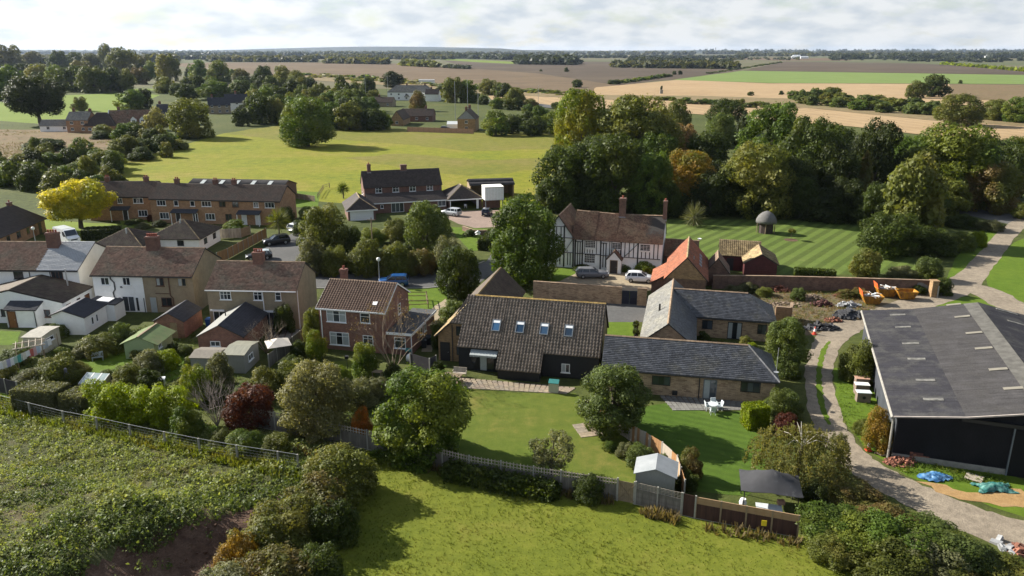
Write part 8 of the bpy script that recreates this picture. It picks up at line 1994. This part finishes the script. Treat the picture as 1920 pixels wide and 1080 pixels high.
def ext1(h):
    MB().prism([(0, 0), (7, 0), (7, 2.4), (0, 2.4), (0, 4.2)][:4], -4.5, -.01, 'y').obj('wing', h.o, M_brick_or); h.slopes([[(-.2, -4.8, 2.5), (13, -4.8, 2.5), (11, .0, 4.6), (2, 0, 4.6)]], T_dark, .5, .5, name='wing_roof'); h.win('f', (0, 7, -4.5, 0), 3, .7, 2.4, 1.2, 3)
cottage('far brick house with a pale sunlit slate roof beside the white garage', (127, 249), 4, 8.5, 9, 5.0, 8.0, M_brick_or, T_slate_l, 'x', chs=((.2, 2), (.95, 1)), wins=2)
cottage('dark hipped wing of the far pale roofed brick house', (160, 249), 4, 12, 8, 3.0, 7.6, M_brick_or, T_dark, 'x', True, chs=(), wins=3, stor=1)
cottage('low pale roofed white garage at the far left', (76, 247), 4, 13, 6, 2.4, 4.6, M_white, T_slate_l, 'x', wins=2, chs=(), name='garage', stor=1)
def ext2(h):
    for i in range(2):
        x_ = 8.6 + i * 3.4; MB().prism([(x_, 3.6), (x_ + 2.2, 3.6), (x_ + 2.2, 5.0), (x_ + 1.1, 6.2), (x_, 5.0)], .2, 3, 'y').obj('dormer', h.o, M_upvc); h.gable(x_ - .1, x_ + 2.3, .1, 3.2, 5.0, 6.2, T_brown, .15, .1, 'y', kind=None, name='dormer_roof', ridge=None); h.win('f', (x_, x_ + 2.2, .2, 3), 1.1, 3.8, 1.2, 1.0, 2)
    for s_ in (0, 5.6): pass
    MB().bar((-.1, -.25, 2.9), (-.1, 4.5, 8.6), .3, .2).obj('bargeboard', h.o, M_upvc)
cottage('far brick house with two small white gabled dormers', (205, 248), 14, 17, 9, 3.2, 8.4, M_brick_red, T_brown, 'x', chs=((.22, 1),), wins=2, stor=1, extra=ext2)
cottage('far brick house with a dark roof behind the pale willow', (296, 236), 16, 12, 10, 4.6, 9.0, M_brick_red, T_slate_b, 'x', chs=((.1, 1),), wins=3)
cottage('far house with dark slate roof half hidden by the rounded olive tree', (392, 214), 20, 11, 9, 4.4, 8.2, M_beige, T_slate_b, 'x', chs=((.2, 2),), wins=3); cottage('far white house with a grey gable beside the yellow bush', (424, 208), 22, 12, 9, 4.4, 8.8, M_white, T_slate_b, 'x', chs=((.5, 2),), wins=3)
cottage('long white house with a grey hipped roof beyond the paddock', (727, 188), -6, 31, 10, 5.4, 9.6, M_white, T_slate_l, 'x', True, chs=((.4, 2), (.8, 2)), wins=6, extra=lambda h: h.gable(12, 15, -2, .0, 2.4, 4, T_dark, .2, .1, 'y', kind=None, name='porch_roof', ridge=None))
cottage('white end block with red chimney at the right of the long white house', (797, 190), -6, 9, 9, 4.6, 7.6, M_white, T_dark, 'x', chs=((.4, 2),), wins=0)
cottage('far bungalow with a brown tiled roof and brick gable', (733, 236), -4, 5.5, 16, 2.8, 6.4, M_brick_buff, T_terr, 'y', chs=(), wins=1, name='bungalow', stor=1); cottage('wide low brown roofed bungalow right of the brick gable', (752, 228), -4, 15, 9, 2.6, 5.6, M_brick_dk, T_terr, 'x', chs=((.75, 1),), wins=3, name='bungalow', stor=1)
def ext3(h): MB().prism([(0, 5.2), (7.4, 5.2), (3.7, 8.6)], -.07, .0, 'y').obj('clad_gable', h.o, M_lead)
cottage('tall brick house with a slate hung gable at the right of the far fence', (858, 247), -4, 7.4, 13, 5.2, 8.6, M_brick_buff, T_terr, 'y', chs=((.05, 2), (.9, 2)), wins=1, extra=ext3)
cottage('row of low brown roofs among the far gardens left of the white house', (668, 200), -6, 22, 9, 2.6, 5.4, M_beige, T_terr, 'x', chs=((.6, 1),), wins=4, name='bungalow', stor=1); cottage('small white gabled house among the far dark trees', (602, 178), 60, 8, 11, 2.8, 6.4, M_white, T_slate_b, 'y', chs=(), wins=1); cottage('grey roofed house at the far left of the far gardens', (520, 182), -10, 11, 8, 3.0, 6.6, M_white, T_slate_l, 'x', chs=(), wins=3)
hs = House('conservatory', 'white glazed conservatory beside the tall far brick house', 'conservatory', P(838, 243), D(-4), near=False); hs.wall(0, 5, 0, 4, 2.2, M_upvc, 3.2, 'x'); hs.gable(0, 5, 0, 4, 2.2, 3.25, M_pale, .1, .05, 'x', kind=None, ridge=None)
cottage('pale farm buildings far beyond the parkland trees', (165, 118), 0, 60, 22, 5, 8, M_white, T_slate_l, 'x', chs=(), wins=0, name='farm_building'); cottage('long low pale sheds at the edge of the far wood', (810, 109.5), 0, 110, 30, 6, 10, M_wframe, T_slate_l, 'x', chs=(), wins=0, name='farm_building')
cottage('white caravan like building in the scrub behind the long white house', (785, 156), 0, 16, 6, 3, 3.6, M_wframe, M_wframe, 'x', chs=(), wins=0, name='mobile_home')
rr = random.Random(9)
for i in range(16):
    px_ = 1420 + 480 * rr.random(); py_ = rr.uniform(105.5, 110); tag(MB().prism([(0, 0), (9, 0), (9, 6), (4.5, 10), (0, 6)], 0, rr.uniform(14, 34), 'x').obj('far_house', None, rr.choice((M_white, M_beige, M_brick_or, M_wframe)), loc=(*P(px_, py_), 0)), 'tiny pale house in the distant village on the right skyline', 'house', 'houses of the distant village')
# ------------------------------------------------------------------ ground cover nobody could count
def scatter(name, pts, mk, leaf, kind='stuff'):
    V_ = []; rs = np.random.RandomState(len(pts))
    for k, (x, y, z, s) in enumerate(pts):
        q = mk(rs, s) ; V_.append(q + np.array([x, y, z]))
    V_ = np.concatenate(V_); return put(name, np_mesh(name, V_, np.arange(len(V_)).reshape(-1, 4)), None, L[leaf], kind=kind)
def weed(rs, s, n=24, up=1.0):
    d = unit(rs.normal(size=(n, 3)) + np.array([0, 0, .5])); p = d * s * rs.uniform(.2, 1, n)[:, None] * np.array([1, 1, up]); p[:, 2] = np.abs(p[:, 2])
    v, f = cards(p, unit(d + rs.normal(size=d.shape) * .6 + np.array([0, 0, .4])), s * .18 * rs.uniform(.5, 1.3, n), rs); return v
def blades(rs, s, n=6):
    a = rs.uniform(0, 6.28, n); r_ = rs.uniform(0, .5, n) * s; b = np.stack([np.cos(a) * r_, np.sin(a) * r_, 0 * a], 1); t = b + np.stack([np.cos(a) * s * .35, np.sin(a) * s * .35, s * rs.uniform(.6, 1.2, n)], 1); w_ = np.stack([-np.sin(a), np.cos(a), 0 * a], 1) * s * .11
    return np.stack([b - w_, b + w_, t + w_ * .3, t - w_ * .3], 1).reshape(-1, 3)
rs = np.random.RandomState(3)
lm('weed', (.098, .138, .054), (.168, .205, .100), (.14, .16, .065), .3, trans=.45)
lm('weeddk', (.038, .062, .018), (.074, .102, .034), None)
lm('straw', (.075, .064, .040), (.135, .110, .070), None)
lm('grassy', (.056, .082, .012), (.082, .106, .018), (.095, .098, .026), .2, trans=.5)
lm('padgrass', (.110, .118, .022), (.165, .150, .045), None)
A_, B_, C_, D_ = [], [], [], []
bare_ = [(-40, 57, 1.8), (-44, 49, 2.0), (-36, 46, .9), (-30, 52, .7)]
for i in range(15000):
    x, y = rs.uniform(-60, -14), rs.uniform(38, 68)
    lim = 71.0 + (x + 44) * -.31                       # the fence line
    if y > lim - 3.0: continue
    z = mound_z(x, y) if y < 61.5 else 0
    face = (-15.9 - x) * .765 + (y - 47.2) * .643
    if face < -1.2: continue
    if face < 3.0 + 1.2 * hnoise(x * .9, y) and y < 52 and rs.rand() < .96: continue
    if face < .5 and rs.rand() < .6: continue
    if any(math.hypot(x - a, (y - b) * 1.3) < r_ for a, b, r_ in bare_) and rs.rand() < .8: continue
    n_ = hnoise(x * .6 + 4, y * .6)
    if n_ < -.3 and rs.rand() < .4: continue
    s = rs.uniform(.5, .72) if rs.rand() < .10 else rs.uniform(.20, .46)
    (B_ if (hnoise(x * .35, y * .35 + 9) > .55 or face < 7) and rs.rand() < .85 else A_).append((x, y, z, s * (1.35 if face < 9 else 1)))
K_ = MB(); kr = random.Random(4)
for i in range(420):
    x, y = kr.uniform(-30, -14), kr.uniform(39, 52); fc = (-15.9 - x) * .765 + (y - 47.2) * .643
    if -1.5 < fc < 3.2: q = kr.uniform(.06, .22); K_.cbox((x, y, mound_z(x, y) + q * .2), (q, q * .8, q * .6), Vector((kr.uniform(-1, 1), kr.uniform(-1, 1), .2)).normalized(), Vector((0, 0, 1)).cross(Vector((kr.uniform(-1, 1), 1, 0))).normalized())
K_.obj('soil_clods', None, G_soil, kind='stuff')
scatter('weeds', A_, weed, 'weed'); scatter('weeds', B_, weed, 'weeddk')
def inpoly(x, y, poly):
    c = False; j = len(poly) - 1
    for i in range(len(poly)):
        if (poly[i][1] > y) != (poly[j][1] > y) and x < (poly[j][0] - poly[i][0]) * (y - poly[i][1]) / (poly[j][1] - poly[i][1]) + poly[i][0]: c = not c
        j = i
    return c
fp = [P(*q) for q in [(690, 850), (800, 886), (950, 910), (1180, 945), (1275, 970), (1500, 1008), (1850, 1095), (1850, 1130), (520, 1130), (600, 1000), (640, 940)]]
for i in range(26000):
    x, y = rs.uniform(-18, 30), rs.uniform(38, 66)
    if inpoly(x, y, fp): C_.append((x, y, 0, rs.uniform(.05, .12) * (1 + .5 * hnoise(x * .8, y * .8))))
scatter('grass_tufts', C_, blades, 'grassy')
# straw coloured tall grass against the fences and in the yard
for px0, py0, px1, py1, n in ((700, 858, 1150, 942, 260), (1205, 960, 1270, 975, 90), (1320, 990, 1500, 1020, 60), (455, 830, 640, 860, 120)):
    for i in range(n):
        t = rs.rand(); x, y = P(px0 + (px1 - px0) * t + rs.uniform(-6, 6), py0 + (py1 - py0) * t + rs.uniform(-5, 9)); D_.append((x, y, 0, rs.uniform(.25, .6)))
E_ = []
for i in range(2600):
    t = rs.rand(); x, y = P(-20 + 590 * t, 752 + 132 * t + rs.uniform(-14, 22)); E_.append((x, y, 0, rs.uniform(.15, .5)))
scatter('fence_grass', E_, blades, 'grassy')
scatter('tall_dry_grass', D_, blades, 'straw')
Y1, Y2 = [], []
for i in range(2600):
    px, py = rs.uniform(1380, 1640), rs.uniform(545, 612); x, y = P(px, py)
    if py < 556 and px < 1420: continue
    if px > 1560 and py > 600: continue
    if px < 1470 and py > 570: continue
    (Y1 if rs.rand() < .72 else Y2).append((x, y, 0, rs.uniform(.15, .42)))
for i in range(900):
    px, py = rs.uniform(1560, 1660), rs.uniform(690, 850); x, y = P(px, py)
    if px > 1620 + (py - 690) * .30: continue
    if px < 1572 + max(0, py - 780) * .75: continue
    Y2.append((x, y, 0, rs.uniform(.10, .3)))
for i in range(500):
    t = rs.rand(); px, py = 1680 + 210 * t, 868 + 36 * t + rs.uniform(-8, 16); x, y = P(px, py); Y2.append((x, y, 0, rs.uniform(.12, .38)))
scatter('yard_weeds', Y1, lambda r_, s: weed(r_, s, 12), 'brown'); scatter('yard_weeds', Y2, lambda r_, s: weed(r_, s, 12), 'green')
# garden undergrowth in the left gardens
U1 = []
gp = [(0, 700), (130, 640), (330, 600), (470, 640), (590, 680), (760, 700), (690, 800), (560, 780), (400, 790), (330, 740), (130, 720)]; gpw = [P(*q) for q in gp]
for i in range(9000):
    px, py = rs.uniform(0, 780), rs.uniform(600, 800); x, y = P(px, py)
    if not inpoly(x, y, gpw) or hnoise(x * .7 + 2, y * .7) < -.1: continue
    U1.append((x, y, 0, rs.uniform(.15, .45)))
scatter('garden_undergrowth', U1, lambda r_, s: weed(r_, s, 12), 'green')
# coarse grass on the heath and along the far side of the paddock
Hh = []
for i in range(5000):
    px, py = rs.uniform(-40, 240), rs.uniform(246, 345); x, y = P(px, py)
    if px > 190 and py > 300: continue
    if hnoise(x * .12, y * .10 + 3) < .0: continue
    Hh.append((x, y, 0, rs.uniform(.4, 1.2)))
scatter('heath_cover', Hh, lambda r_, s: weed(r_, s, 6), 'rust')
# ------------------------------------------------------------------ the air
hz_ = MB().box(-17500, 17500, -17500, 17500, -1.2, 104).obj('haze', None, None, kind='stuff')
hm = bpy.data.materials.new('haze_air'); hm.use_nodes = True; hm.node_tree.nodes.clear()
ho = hm.node_tree.nodes.new('ShaderNodeOutputMaterial'); hv_ = hm.node_tree.nodes.new('ShaderNodeVolumePrincipled')
hv_.inputs['Color'].default_value = (.62, .76, 1.0, 1); hv_.inputs['Density'].default_value = 2.6e-5; hv_.inputs['Anisotropy'].default_value = .2
hm.node_tree.links.new(hv_.outputs[0], ho.inputs['Volume']); hz_.data.materials.append(hm)
